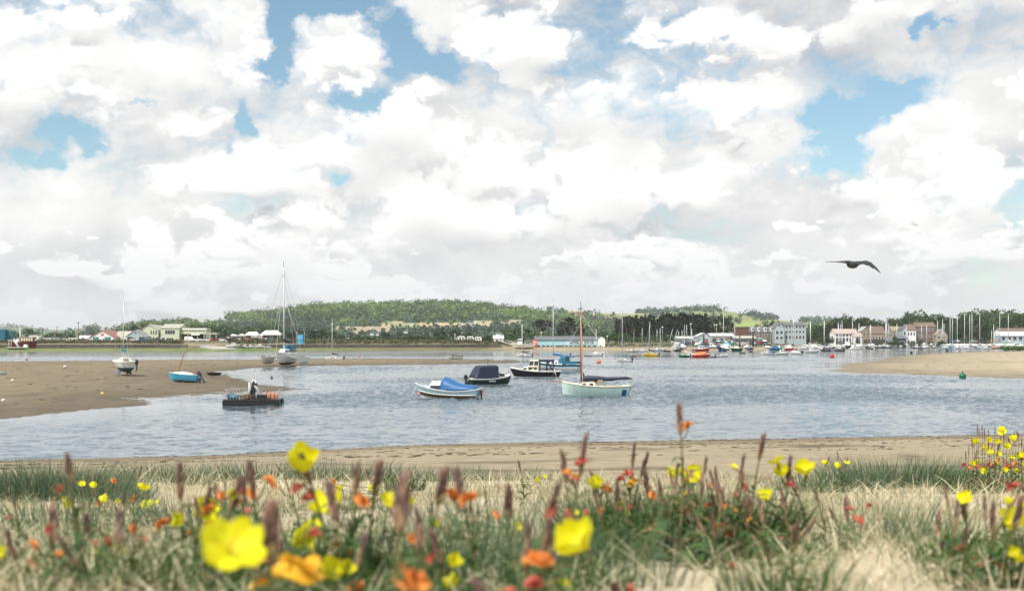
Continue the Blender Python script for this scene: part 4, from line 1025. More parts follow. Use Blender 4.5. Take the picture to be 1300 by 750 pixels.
motor(890,453.8,24,8,'red','maroon','long low red boat right of the green sloop',cab=None,tarp='orange'); motor(890,446,24,6,'red','maroon','red fishing boat with black funnel beached behind the low red one',cab='white'); 
dinghy(905,453.8,10,175,'charcoal','black tender tied at the bow of the low red boat'); motor(917,453.2,16,4,'white','charcoal','white launch right of the black tender off the boatyard',cab='white',tall=.1)
dinghy(943,448.5,8,0,'brown','brown tender alone on the open water off the boatyard'); dinghy(953,447,5,90,'charcoal','small dark tender seen end on off the boatyard')
motor(974,450,17,172,'white','charcoal','white boat with bright royal blue tarpaulin moored off the flats',tarp='royal'); motor(993,450.3,20,5,'white','charcoal','white cabin boat between the blue tarpaulin boat and the red spinnaker',cab='white',tall=.2); motor(1009,449.8,16,175,'white','charcoal','white half decked boat under the red and white bundle',tarp='pale_grey',cab=None)
motor(985,444.5,18,10,'teal','charcoal','teal boat with blue canopy behind the white cabin boats',tarp='royal',cab='sky'); dinghy(1018,447.5,6,80,'charcoal','dark tender between two groups of white boats')
motor(1001,445,10,90,'red','red','red and white inflatable standing on end by the quay flats',cab='white')
motor(1031,447.8,20,6,'white','black','longest white motor boat of the group left of the red buoy',cab='white',tall=.15); motor(1021,441.5,15,175,'white','black','white cruiser under the grey end house',cab='white',tall=.22); motor(1040,443,18,178,'white','tan','white boat with tan underside behind the longest motor boat',cab='white',tall=.2)
motor(1048,446,12,150,'charcoal','black','black inflatable left of the blue tarpaulin boat near the red buoy',cab=None,tarp='black'); motor(1056,445.2,14,20,'white','black','white boat with navy blue tarpaulin just above the red buoy',tarp='navy',cab=None); motor(1066,446,13,170,'charcoal','black','black workboat with piled gear right of the navy tarpaulin',cab=None,tarp='charcoal')
for px,py,l_,hd,hc,lab in ((1074,440,14,5,'white','white motor boat below the pink roofed boathouse, left one'),(1085,439,16,178,'white','white motor boat below the pink roofed boathouse, middle one'),(1097,438.5,14,4,'navy','navy motor boat moored before the stone quay'),(1075,437.5,10,90,'black','black boat end on below the pink roofed boathouse')):
    motor(px,py,l_,hd,hc,'charcoal',lab,cab='white',tall=.2)
dinghy(1092,443,9,0,'white','white tender at the left of two off the stone quay'); dinghy(1104,443,9,175,'brown','brown tender at the right of two off the stone quay')
for px,top,l_,hd,hc,cv,lab in ((918,396,14,70,'teal','teal','yacht with the tall mast standing in front of the boatyard sheds'),(934,409,12,100,'green','green','yacht with a thin pale mast before the brown slatted building'),(1006,402,16,20,'white','navy','yacht whose mast stands before the blue grey end house'),(1028,408,12,60,'white',None,'yacht with a thin mast just right of the end house'),(1031,407,12,110,'white','navy','yacht with a thin mast closest to the green hill gap'),(1045,407,14,30,'white','navy','yacht with the left mast of the close pair before the dark trees'),(1048,406,12,150,'white','royal','yacht with the right mast of the close pair before the dark trees'),(1063,409,12,20,'white',None,'yacht mast over the left end of the pink roof'),(1068,414,10,150,'white',None,'short yacht mast over the middle of the pink roof'),(1081,404.5,14,12,'white','navy','yacht with the tall mast over the right end of the pink roof'),(1092,410,12,160,'white',None,'yacht mast before the small pink roofed hut')):
    yacht(px,444-.12*abs(px-980)/5 if px>1000 else 445.5,l_,hd,hc,'charcoal',top,cv,lab)
yacht(1127,438.6,16,95,'white','charcoal',405,'pale_grey','white catamaran like yacht end on right of the stone quay'); motor(1141,438.2,12,80,'white','charcoal','white boat with tall canopy left of the slate house front',cab='white',tall=.4); motor(1152,438.0,14,5,'white','grey','white cruiser below the white house, left one'); motor(1164,438.0,13,175,'white','grey','white cruiser below the brick house, right one')
motor(1186,440.2,24,178,'white','navy','long white motor cruiser at the left end of the mast row',cab='white',tall=.12); yacht(1192,439.5,18,176,'white','grey',406.5,None,'yacht with the lone mast before the brick house')
for i,(px,top,hc,cv,lean,lab) in enumerate(((1208.5,401.5,'white','royal',0,'leftmost yacht of the crowded mast row, royal blue sail cover'),(1211.5,402,'white',None,.0,'second mast of the row, touching the leftmost one'),(1216,401.5,'offwhite','pale_grey',-.02,'third mast of the row, leaning slightly left'),(1224,397,'white','navy',-.02,'fourth mast of the row, thick and pale'),(1233.5,398.5,'white',None,0,'left mast of the tight pair in the middle of the row'),(1235.8,395.5,'white','grey',0,'tallest mast of the row, right one of the tight pair'),(1246.3,398,'navy','navy',0,'mast standing over the navy hulled yacht in the row'),(1258.5,419,'orange','orange',0,'short stubby mast over the orange boat in the row'),(1264,411,'pink','tan',0,'short leaning mast right of the orange boat'),(1270,395.5,'white','charcoal',0,'tall mast left of the cottage gable'),(1281,397.5,'white','cream',0,'rightmost tall mast, in front of the cottage roof'))):
    yacht(px,441.8+random.uniform(-.3,.8),random.uniform(12,20),random.choice([70,100,80,115,60]),hc,'charcoal',top,cv,lab,lean=lean)
for i,(px,py,l_,hd,hc,tp,lab) in enumerate(((1202,443,14,176,'pale_blue','royal','pale blue boat with royal cover at the left end of the crowded row'),(1216,443,12,30,'white',None,'white motor boat under the third and fourth masts'),(1229,443,13,150,'white','charcoal','white boat with dark cover between the paired masts and the fourth'),(1240,442.6,12,20,'white','navy','white boat with navy cover right of the paired masts'),(1252,442.8,14,165,'white','navy','white boat left of the orange one, dark canopy'),(1262,442.6,14,10,'pink','orange','pinkish boat with orange cover in the right of the row'),(1276,442.6,16,170,'white',None,'white cruiser in front of the cottage gable'),(1291,441.5,20,178,'white','pale_grey','long white cruiser at the far right, behind the green tuft'))):
    motor(px,py,l_,hd,hc,'charcoal',lab,tarp=tp,tall=.18)

buoy(1222,479.5,9,'green','round green mooring buoy floating off the right sandbank'); buoy(760,460.5,6,'orange','orange mooring buoy under the end of the cutter boom')
buoy(1056.5,453.5,6,'red','red mooring buoy left of the right sandbank'); buoy(1157,448.3,3.5,'black','dark mooring buoy at the left of two off the brick houses'); buoy(1170,443.7,3,'charcoal','dark mooring buoy farther out off the brick houses'); buoy(1202,445.2,3.5,'black','dark mooring buoy at the edge of the sandbank below the masts')
buoy(82.5,467,4,'offwhite','white buoy lying on the mud, left of the dry yacht',z=.25,rest=True); buoy(16,484.5,3.6,'offwhite','white buoy lying on the mud near the left edge',z=.27,rest=True); buoy(130,501.5,4.5,'yellow','yellow buoy lying on the mud by the small pool',z=.25,rest=True); buoy(4,510.5,5,'offwhite','pale buoy on the mud at the very left edge',z=.22,rest=True); buoy(456.8,453,2.2,'red','tiny red buoy in the far channel right of the lone sloop'); buoy(34,457,2.6,'red','tiny red buoy in the far channel at left'); buoy(345,479.5,3,'charcoal','dark buoy at the water edge above the work raft')
buoy(161,474.6,2.6,'offwhite','small white buoy under the twin keels of the dry yacht',z=.28,rest=True)
dinghy(271,475.5,11,160,'black','black tender dried out beside the channel inlet',z=.22)
dinghy(-1,475,10,160,'pale_blue','pale dinghy cut off by the left edge of the picture',z=.25)
# ------------------------------------------------------------------ buildings and gear along the far shore
class Site:
    """local frame of a building: u to the right along the front, v into depth, z up, in metres; built from photo columns at a distance"""
    def __init__(s,name,label,cat,px0,px1,D,rz=0.0,group=None,base=None):
        s.D=D; s.w=(px1-px0)/FPX*D; p=on_land((px0+px1)/2,D)
        if base is not None: p.z=base
        s.z0=p.z; s.r=thing(name,label,cat,p,R(rz),group)
    def h(s,py): return CAMZ-(py-HZ)/FPX*s.D-s.z0
def gable(site,x0,x1,y0,y1,ze,zr,wall,roof,axis='y',ov=.25,name='wall',rname='roof'):
    """walls with pitched roof; ridge along axis ('y' = gable towards us)"""
    r=site.r; m=MB(); xc,yc=(x0+x1)/2,(y0+y1)/2
    m.box(x0,x1,y0,y1,-.6,ze,wall)
    if axis=='y':
        for y in (y0,y1): m.add([(x0,y,ze+.002),(x1,y,ze+.002),(xc,y,zr-.05)],[(0,1,2)],wall)
    else:
        for x in (x0,x1): m.add([(x,y0,ze+.002),(x,y1,ze+.002),(x,yc,zr-.05)],[(0,1,2)],wall)
    wo=m.build(name,r)
    m=MB(); t=.14
    if axis=='y':
        k=(zr-ze)/((x1-x0)/2)
        for sg in (-1,1):
            xe=xc+sg*((x1-x0)/2+ov); zo=ze-ov*k
            m.add([(xc,y0-ov,zr),(xe,y0-ov,zo),(xe,y1+ov,zo),(xc,y1+ov,zr),(xc,y0-ov,zr+t),(xe,y0-ov,zo+t),(xe,y1+ov,zo+t),(xc,y1+ov,zr+t)],[(0,1,2,3),(7,6,5,4),(0,4,5,1),(1,5,6,2),(2,6,7,3)],roof)
    else:
        k=(zr-ze)/((y1-y0)/2)
        for sg in (-1,1):
            ye=yc+sg*((y1-y0)/2+ov); zo=ze-ov*k
            m.add([(x0-ov,yc,zr),(x0-ov,ye,zo),(x1+ov,ye,zo),(x1+ov,yc,zr),(x0-ov,yc,zr+t),(x0-ov,ye,zo+t),(x1+ov,ye,zo+t),(x1+ov,yc,zr+t)],[(0,1,2,3),(7,6,5,4),(0,4,5,1),(1,5,6,2),(2,6,7,3)],roof)
    ro=m.build(rname,r)
    return wo,ro
def opening(r,x0,x1,z0,z1,y,mat='glass',name='window',frame='white',fw=.12,bars=0):
    """a framed window or door set on a front wall at depth y (towards us is -y)"""
    m=MB(); m.box(x0,x1,y-.06,y-.012,z0,z1,mat); o=m.build(name,r)
    if frame:
        f=MB(); 
        f.box(x0-fw,x0,y-.10,y-.006,z0-fw,z1+fw,frame); f.box(x1,x1+fw,y-.10,y-.006,z0-fw,z1+fw,frame)
        f.box(x0,x1,y-.10,y-.006,z1,z1+fw,frame); f.box(x0,x1,y-.10,y-.006,z0-fw,z0,frame)
        for i in range(bars): 
            xb=x0+(x1-x0)*(i+1)/(bars+1); f.box(xb-.04,xb+.04,y-.09,y-.062,z0,z1,frame)
        f.build('frame',o)
    return o
def chimney(ro,x,y,z0,z1,mat='brick'):
    m=MB(); m.box(x-.4,x+.4,y-.3,y+.3,z0,z1,mat); m.box(x-.46,x+.46,y-.36,y+.36,z1+.003,z1+.12,mat)
    for s_ in(-.18,.18): m.tube([(x+s_,y,z1+.12),(x+s_,y,z1+.5)],.1,'red_roof',6)
    m.build('chimney',ro)

# sea wall and bank path on the left shore
def wallrun(name,label,px0,px1,off,th,z0,z1,mat,cat='wall',step=8):
    pts=[]
    for px in np.arange(px0,px1+1,step):
        D=lerp_tab(DS,px)+vnoise(np.array([px*.02]),np.array([2.0]),3)[0]*8+off
        pts.append(((px-650)/FPX*D,D))
    c=pts[len(pts)//2]; r=MB()
    secs=[[(x-c[0],y-c[1],z0),(x-c[0],y-c[1]+th*.25,z1),(x-c[0],y-c[1]+th,z1+.03),(x-c[0],y-c[1]+th,z0)] for x,y in pts]
    r.loft(secs,mat); o=r.build(name,None,(c[0],c[1],0)); return tag(o,label,cat)
sw=wallrun('sea_wall','long dark stone sea wall along the left far shore above the green weed',-300,236,28.2,1.7,.6,2.42,paint('wet_stone',(.085,.078,.06),rough=.9,var=.5,scale=.6,bump=.6))
wallrun('sea_wall','dark stone sea wall right of the slipway, below the dark hedge',292,640,28.2,1.7,.6,2.42,MATS['wet_stone'])
# bank vegetation, one mass
def scrub(name,n,px0,px1,off0,off1,hh,fol):
    cen=[]
    for i in range(n):
        px=random.uniform(px0,px1); D=lerp_tab(DS,px)+random.uniform(off0,off1); p=on_land(px,D); r_=hh*random.uniform(.5,1.2)
        q=RNG.normal(size=(9,3))*np.array([1.3,.9,.5])*r_*.5; cen.append(np.array([p.x,p.y,p.z+r_*.35])+q)
    V,Fq=leaf_quads(np.concatenate(cen),hh*.55); return tag(obj(name,raw_mesh(name,V,Fq,[FOL[fol]])),kind='stuff')
FOL['scrub']=leafmat('bank_scrub_foliage',(.05,.07,.03),(.13,.12,.05),extra=[(0,(.045,.06,.028)),(.5,(.09,.095,.04)),(.8,(.12,.12,.055)),(1,(.17,.13,.07))])
scrub('bank_scrub',900,-80,232,40,56,1.2,'scrub'); scrub('bank_scrub.001',1300,292,640,38,62,1.3,'scrub')
scrub('bank_scrub.002',420,640,1000,36,70,1.0,'scrub')
FOL['reed']=leafmat('reed_foliage',(.05,.11,.03),(.12,.19,.05))
# green tuft at far right, behind the sand bank
cen=[];
for i in range(240):
    p=P(random.uniform(1272,1325),random.uniform(440.5,443.5),440); cen.append(np.array(p)+RNG.normal(size=(7,3))*np.array([.8,.8,.35]))
V,Fq=leaf_quads(np.concatenate(cen),.6); tag(obj('reed_bed',raw_mesh('reed_bed',V,Fq,[FOL['reed']])),kind='stuff')

# far left: teal containers, hulk, work boat, cabins
for px0,px1,t,b,cl,lab in ((-16,6,418,434,'teal','dark teal container stack at the left edge behind the red hulk'),(7,14,420,434,'teal_door','blue green container right of the first one at the left edge'),(4,9,419,433,'maroon','dark red container standing between the two teal ones')):
    s=Site('container',lab,'container',px0,px1,505+random.uniform(-6,6)); m=MB(); hh=s.h(t); m.box(-s.w/2,s.w/2,0,2.6,0,hh,cl)
    for i in range(9): xx=-s.w/2+s.w*(i+.5)/9; m.box(xx-.06,xx+.06,-.05,-.003,.1,hh-.1,cl)
    m.build('body',s.r); m=MB(); m.box(-.05,.05,-.1,-.052,.1,hh-.1,'steel'); m.build('door_bar',s.r)
p=P(31,442,424); p.z=1.0; r=thing('hulk','dark red wooden hulk with brown deckhouse and white mast, beached at far left','boat',p,R(3))
h=Hull(9.5,3.2,2.3,.3,.8,.5,.2,.5,.42); m=MB(); h.mesh(m,'maroon','maroon','black','maroon',(.1,.4),.2,deck='tan'); m.build('hull',r)
cabin_mb(-1.0,3.6,2.4,2.0,2.4,4.3,'brown',.1,.1,.1,roof='offwhite').build('deckhouse',r); side_windows(r,-1,3.6,2.4,2.0,2.4,4.3,.1,5,mat='cream',gap=.4,front=.1,back=.1,zfrac=(.25,.8))
m=MB(); m.tube([(-1.6,0,2.3),(-1.6,0,5.4),(-1.7,0,9.0)],[.34,.22,.06],'white',8); m.build('mast',r)
m=MB(); m.box(-2.9,-1.9,-.7,.7,2.4,3.6,'white',None,.1,.1); m.build('locker',r)
p=P(23,442.6,414); p.z=.8; r=thing('work_boat','low white flat work boat with a crane arm, before the red hulk','boat',p,R(2))
h=Hull(8.2,2.6,.55,.15,.9,.15,.02,.3,.4); m=MB(); h.mesh(m,'pale_grey','pale_grey','charcoal','white',(0,.08),.08,deck='pale_grey'); m.build('hull',r)
m=MB(); m.box(2.2,3.5,-.7,.7,.6,1.7,'white',None,.1,.1); m.build('wheelhouse',r)
m=MB(); m.tube([(.0,0,.6),(-1.6,0,3.5)],.22,'white',6); m.tube([(.5,0,.6),(-1.2,0,3.5)],.12,'white',6); m.tube([(-1.5,0,3.4),(-3.8,0,3.1)],.12,'pale_grey',6); m.build('crane_arm',r)
m=MB(); m.tube([(-3.8,.9,3.2),(-1.6,.9,3.4)],.07,'white',5); m.tube([(-3.8,.9,.6),(-3.8,.9,3.2)],.07,'white',5); m.tube([(-2.9,.9,.6),(-2.9,.9,3.3)],.06,'white',5); m.build('gantry',r)
for px0,px1,t,roof,wl,lab in ((37,49,425.5,'white','offwhite','white flat roofed cabin just right of the red hulk'),(50,55,429,'pale_grey','pale_blue_wall','narrow pale blue cabin in the row of cabins'),(55.5,63.5,428.5,'pale_grey','white','white cabin left of the dark roofed one'),(64,75,427.5,'slate','grey','grey cabin with dark roof in the row of cabins'),(75.8,86,429.3,'pale_grey','offwhite','pale cabin just right of the dark roofed one'),(87,98,428.5,'white','cream','cream cabin before the tall telegraph pole')):
    s=Site('site_cabin',lab,'cabin',px0,px1,478+random.uniform(0,6)); hh=s.h(t); m=MB(); m.box(-s.w/2,s.w/2,0,3,-.4,hh-.2,wl); m.build('wall',s.r)
    m=MB(); m.box(-s.w/2-.1,s.w/2+.1,-.12,3.1,hh-.197,hh,roof); m.build('roof',s.r)
    for k in range(2): opening(s.r,-s.w*.36+k*s.w*.42,-s.w*.36+k*s.w*.42+s.w*.2,hh*.40,hh*.72,0,fw=.06)
# gabled boathouse with the two teal doors
s=Site('boathouse','white gabled boathouse with two teal double doors and red tiled roof','boathouse',113.5,145,480); hh=s.h
ze,zr=hh(428),hh(419.3); wo,ro=gable(s,-s.w/2,s.w/2,0,16,ze,zr,'white','red_roof',ov=.35)
for a in (-.36,.12):
    o=opening(s.r,s.w*a,s.w*(a+.24),-.05,hh(427.6),0,'teal_door','door','white',.1)
    m=MB(); m.box(s.w*(a+.12)-.04,s.w*(a+.12)+.04,-.09,-.062,0,hh(427.8),'white'); m.build('seam',o)
m=MB(); m.ball((.25,-.02,hh(424.2)),.75,'pink',10,8,(1,.05,.8)); m.box(-.5,1.0,-.05,-.01,hh(426.6),hh(426),'pink'); m.build('wall_emblem',s.r)
m=MB(); m.add([(-s.w*.5-.35,-.37,hh(428.6)),(-s.w*.5,-.37,hh(428.6)),(0,-.37,hh(419.4)),(0,-.37,hh(418.6))],[(0,1,2,3)],'red_roof'); m.build('bargeboard',ro)
s2=Site('shed','low cream lean-to shed with grey roof, left side of the boathouse','shed',99,113,482); hh=s2.h; gable(s2,-s2.w/2,s2.w/2,0,6,hh(429.5),hh(426),'cream','pale_grey','x')
opening(s2.r,-1,.4,.2,1.6,0)
# blue grey gabled shed with dark openings
s=Site('boathouse','pale blue gabled shed with two dark open bays beside the green building','boathouse',160,184.5,482); hh=s.h
wo,ro=gable(s,-s.w/2,s.w/2,0,14,hh(427),hh(418.5),'pale_blue_wall','grey',ov=.3)
for a in(-.43,.17): opening(s.r,s.w*a,s.w*(a+.27),-.05,hh(427.4),0,'black','bay','white',.1)
opening(s.r,-s.w*.05,s.w*.06,hh(431.8),hh(430),0); opening(s.r,-s.w*.07,s.w*.06,hh(423.5),hh(421.5),0)
chimney(ro,.8,5,hh(419),hh(415))
s=Site('shed','pale green roofed shed joining the left side of the blue gabled shed','shed',146,160,486); hh=s.h; gable(s,-s.w/2,s.w/2+1.2,0,9,hh(430.5),hh(420.5),'offwhite','pale_roof','x')
m=MB(); 
# big pale green building
s=Site('boatyard_hall','big pale green two storey hall with narrow windows and shallow gables','building',178,227.5,490); hh=s.h; w_=s.w
gable(s,-w_*.5,-w_*.02,-1.0,16,hh(419),hh(412.3),'pale_green','pale_roof',ov=.3)
gable(s,w_*.02,w_*.5,0,15.5,hh(416.5),hh(411.2),'pale_green','pale_roof','x',ov=.3)
for a in(-.20,-.135,-.07): opening(s.r,w_*a-.28,w_*a+.28,hh(424.5),hh(419.5),-1.0,fw=.05)
for a in(-.14,-.05): opening(s.r,w_*a-.3,w_*a+.3,hh(430.5),hh(427.5),-1.0,fw=.05)
opening(s.r,w_*.14,w_*.39,hh(424.0),hh(419.0),0,bars=3); opening(s.r,w_*.17,w_*.35,hh(431.5),hh(428.8),0,bars=2); opening(s.r,w_*.06,w_*.13,-.05,hh(428.3),0,'charcoal','door')
# long low shed, open front, then canopy
s=Site('boat_shed','long low boat shed with pale green flat roof and dark open front','shed',227.8,262,492); hh=s.h; w_=s.w
m=MB(); m.box(-w_/2,w_/2,7,7.3,-.4,hh(419),'dark_stone'); m.box(-w_/2,-w_/2+.3,0,7,-.4,hh(419),'pale_green'); m.box(w_/2-.3,w_/2,0,7,-.4,hh(419),'pale_green'); m.build('wall',s.r)
for a in(-.2,.15): m=MB(); m.box(w_*a,w_*a+.25,0,.25,-.4,hh(419),'offwhite'); m.build('post',s.r)
m=MB(); m.box(-w_/2-.4,w_/2+.2,-.5,7.6,hh(419)+.003,hh(416.3),'pale_roof',None,.2,.9); m.build('roof',s.r)
m=MB(); m.box(-w_/2,w_/2,-.3,-.05,hh(424),hh(420.2),'pale_green'); m.box(w_*-.06,w_*.26,-.36,-.303,hh(425.5),hh(423.2),'white'); m.build('fascia',s.r)
s=Site('open_canopy','long pale flat canopy on posts continuing right of the boat shed','canopy',258,275,486); hh=s.h; w_=s.w
m=MB(); m.box(-w_/2,w_/2,0,5,hh(424.5),hh(422.2),'pale_roof'); m.build('roof',s.r)
for a in(-.45,0,.45): m=MB(); m.tube([(w_*a,.3,-.3),(w_*a,.3,hh(424.5))],.12,'offwhite',6); m.build('post',s.r)
# slipway
a0=P(243,434.5,470); b0=P(287,442.8,415); m=MB(); 
d=Vector((b0.x-a0.x,b0.y-a0.y,0)).normalized(); nrm=Vector((-d.y,d.x,0))*4.5
tp=[Vector((a0.x,a0.y,3.6)),Vector((b0.x,b0.y,.8))]
m.loft([[q-nrm-tp[0],q+nrm-tp[0],q+nrm-tp[0]-Vector((0,0,2)),q-nrm-tp[0]-Vector((0,0,2))] for q in tp],'concrete',closed=True)
o=m.build('slipway',None,tp[0]); tag(o,'sloping pale concrete slipway running down from the boat shed to the channel','slipway')
# telegraph poles
for px,top,D,lab in ((99.5,408,475,'tall dark telegraph pole among the cabins, right of the shorter one'),(72.3,414,490,'shorter dark telegraph pole behind the grey cabin')):
    p=on_land(px,D); r=thing('telegraph_pole',lab,'pole',p); hp=CAMZ-(top-HZ)/FPX*D-p.z; m=MB(); m.tube([(0,0,0),(0,0,hp)],[.2,.12],'brown',6); m.build('post',r)
    m=MB(); m.box(-.9,.9,-.06,.06,hp*.93,hp*.95,'brown'); m.build('cross_arm',r)
# cars in the yard
def car(px,D,col,label,rz=0,van=False):
    p=on_land(px,D); r=thing('parked_car',label,'car',p,R(rz)); m=MB()
    prof=[(-2.1,.35),(-2.15,.75),(-1.95,.92),(-1.3,.98),(1.0,.95),(2.0,.78),(2.15,.55),(2.1,.32)] if not van else [(-2.3,.35),(-2.35,1.0),(-2.3,1.1),(-1,1.1),(1.3,1.1),(2.2,.95),(2.35,.6),(2.3,.32)]
    m.loft([[(x,y*k,z) for x,z in prof] for y,k in((-.85,.99),(-.78,1),(.78,1),(.85,.99))],col,smooth=False); m.build('body',r)
    top=1.48 if not van else 2.15
    m=MB(); m.loft([[(-1.75,y,.97),(-1.25,y*.85,top-.03),(.15,y*.85,top),(1.0,y,.96)] if not van else [(-2.28,y,1.09),(-2.2,y*.92,top),(.9,y*.92,top),(1.6,y,1.09)] for y in(-.76,.76)],'glass' if not van else col); m.build('cabin',r)
    m=MB(); m.box(-1.2,.1,-.62,.62,top+.003,top+.05,col); m.build('roof_panel',r)
    for x in(-1.35,1.35):
        for y in(-.82,.82): m=MB(); m.tube([(x,y-.1,.32),(x,y+.1,.32)],.32,'black',10); m.build('wheel',r)
    return r
for px,D,c,lab,rz,v in ((183,470,'blue','small dark blue car before the blue gabled shed',5,False),(199,471,'navy','navy car parked before the big green hall',178,False),(170,470,'white','white car left of the dark blue one by the sheds',4,False),(241,484,'white','white van inside the mouth of the long boat shed',10,True),(251,482,'white','white car at the right mouth of the long boat shed',175,False),(264,478,'white','white car right of the slipway head, left of the red car',8,False),(272,474,'red','bright red car beside the slipway head',60,False),(281,478,'white','white car beyond the red car under the trees',12,False)):
    car(px,D,c,lab,rz,v)
# boats laid up in the yard right of the slipway
for i,(px,py,D,l_,hd,hc,tp,lab) in enumerate(((289,431,500,12,20,'charcoal','black','dark boat under black cover laid up left in the yard'),(297,427.5,515,11,160,'white','pale_grey','white boat propped high at the left of the yard'),(306,427.5,515,13,175,'white','cream','white boat with cream cover propped high in the yard'),(304,431.5,498,11,10,'maroon','charcoal','maroon boat on the yard grass'),(317,427.5,512,12,8,'navy','navy','navy covered boat propped in the middle of the yard'),(313,431.5,498,10,172,'pink','maroon','pinkish boat on the yard grass beside the maroon one'),(324,429,505,11,5,'white','tan','white boat with tan cover in the right of the yard'),(333,430,502,11,165,'offwhite','maroon','off white boat with maroon cover right of the tan one'),(304,433.3,476,12,4,'white',None,'white boat set on the bank edge below the yard'),(338,432.8,478,12,176,'white',None,'white boat on the bank edge below the white awnings'),(296,440.3,424,18,6,'white',None,'longest white boat on the foreshore right of the slipway foot'),(311,441.3,418,12,175,'charcoal',None,'dark boat on the foreshore right of the long white one'),(318,441.3,416,12,20,'white',None,'white boat lying in the middle of the foreshore row'),(330,440.8,420,14,172,'white',None,'white boat at the right of the foreshore row, near the trimaran'),(340,441.3,416,8,10,'white',None,'small white dinghy like boat closing the foreshore row'))):
    p=P(px,py,D); zz=max(lz(p.x,D),p.z-.3); o=motor(px,py,l_,hd,hc,'charcoal',lab,tarp=tp,cab=None if tp and i%2 else 'white',D=D,tall=.18)
    if p.z-lz(p.x,D)>.5:
        hh=p.z-lz(p.x,D)
        for x in(-1.2,1.2): m=MB(); m.tube([(x,-.7,-hh),(x,0,.1),(x,.7,-hh)],.08,'steel',5); m.build('cradle',o)
def awning(px0,px1,top,bot,D,lab):
    s=Site('white_awning',lab,'awning',px0,px1,D); hh=s.h; w_=s.w; a,b=hh(bot),hh(top)
    m=MB(); m.add([(-w_/2,0,a),(w_/2,0,a),(w_/2,4,a),(-w_/2,4,a),(-w_*.3,2,b),(w_*.3,2,b)],[(0,1,5,4),(2,3,4,5),(1,2,5),(3,0,4)],'white'); m.box(-w_/2,w_/2,0,4,a-.5,a-.003,'white'); m.build('canopy',s.r)
    for x in(-.47,.47): m=MB(); m.tube([(w_*x,.2,0),(w_*x,.2,a-.4)],.1,'white',5); m.build('post',s.r)
awning(311,328,421,424.5,505,'white awning tent at the left of two in the boatyard'); awning(331,356,419.2,423.8,500,'wider white awning tent at the right in the boatyard')
s=Site('shed','small blue sided shed under the wider white awning','shed',330,339,503); hh=s.h; gable(s,-s.w/2,s.w/2,0,4,hh(426.5),hh(424.8),'blue','pale_grey','x')
# white caravans and shed by the middle bank, jetty ramp
for px,lab in ((586,'white caravan at the left end of the row by the dark bushes'),(597,'white caravan in the row, second from the left end'),(607,'white caravan next left of the white shed'),):
    s=Site('caravan',lab,'caravan',px-4.5,px+4.5,490); w_=s.w; m=MB(); m.loft([[(-w_/2,y,.5),(-w_/2+.2,y,2.3),(w_/2-.4,y,2.4),(w_/2,y,1.3),(w_/2,y,.5)] for y in(0,2.1)],'white'); m.build('body',s.r)
    for k in(-.3,.08): opening(s.r,w_*k,w_*k+w_*.2,1.3,1.9,0,frame='pale_grey',fw=.05)
    m=MB(); m.tube([(0,.1,.35),(0,.3,.35)],.35,'black',10); m.build('wheel',s.r)
s=Site('white_shed','white pitched roof shed at the head of the jetty ramp','shed',626.5,639,492); hh=s.h; gable(s,-s.w/2,s.w/2,0,6,hh(429.5),hh(425.8),'white','white','x'); opening(s.r,-1.2,-.2,.4,1.6,0); opening(s.r,.5,1.5,.4,1.6,0)
s=Site('white_hut','small white hut with pole among the middle bank bushes','hut',578,585,500); hh=s.h; gable(s,-s.w/2,s.w/2,0,3,hh(430),hh(427),'white','pale_grey'); opening(s.r,-.4,.4,0,1.7,0,'grey','door'); m=MB(); m.tube([(-1.4,0,0),(-1.4,0,hh(423))],.1,'white',5); m.build('post',s.r)
a0=P(634,432,488); b0=P(661,440.5,455); tp=[Vector((a0.x,a0.y,4.1)),Vector((b0.x,b0.y,1.4))]; m=MB()
m.loft([[q-tp[0]+Vector((0,-1.3,0)),q-tp[0]+Vector((0,1.3,0)),q-tp[0]+Vector((0,1.3,-.4)),q-tp[0]+Vector((0,-1.3,-.4))] for q in tp],'offwhite',closed=True)
o=m.build('jetty_ramp',None,tp[0]); tag(o,'white sloping jetty ramp leading down to the moored grey trawler','ramp')
m=MB(); 
for sg in(-1.25,1.25): m.tube([tp[0]-tp[0]+Vector((0,sg,1)),tp[1]-tp[0]+Vector((0,sg,1))],.05,'white',4); 
for i in range(7):
    q=tp[0].lerp(tp[1],i/6)-tp[0]; m.tube([q+Vector((0,-1.25,0)),q+Vector((0,-1.25,1))],.05,'white',4)
m.build('railing',o)
r=motor(664,441.2,30,172,'offwhite','charcoal','pale grey trawler with white wheelhouse alongside the jetty ramp',cab=None,tall=.2,D=442)
cabin_mb(.2,2.2,2.4,2.0,1.2,3.6,'white',.3,.1,.1).build('wheelhouse',r); side_windows(r,.2,2.2,2.4,2,1.2,3.6,.1,3,front=.3,back=.1,zfrac=(.55,.85)); m=MB(); m.tube([(.5,0,3.5),(.5,0,9.5)],.09,'mast',5); m.build('mast',r)
m=MB(); 
for i in range(7): m.box(-3.6+i*.5,-3.2+i*.5,-.5+.1*(i%3),.4,1.2,1.6+.35*(i%3),'grey' if i%2 else 'charcoal')
m.build('deck_gear',r)
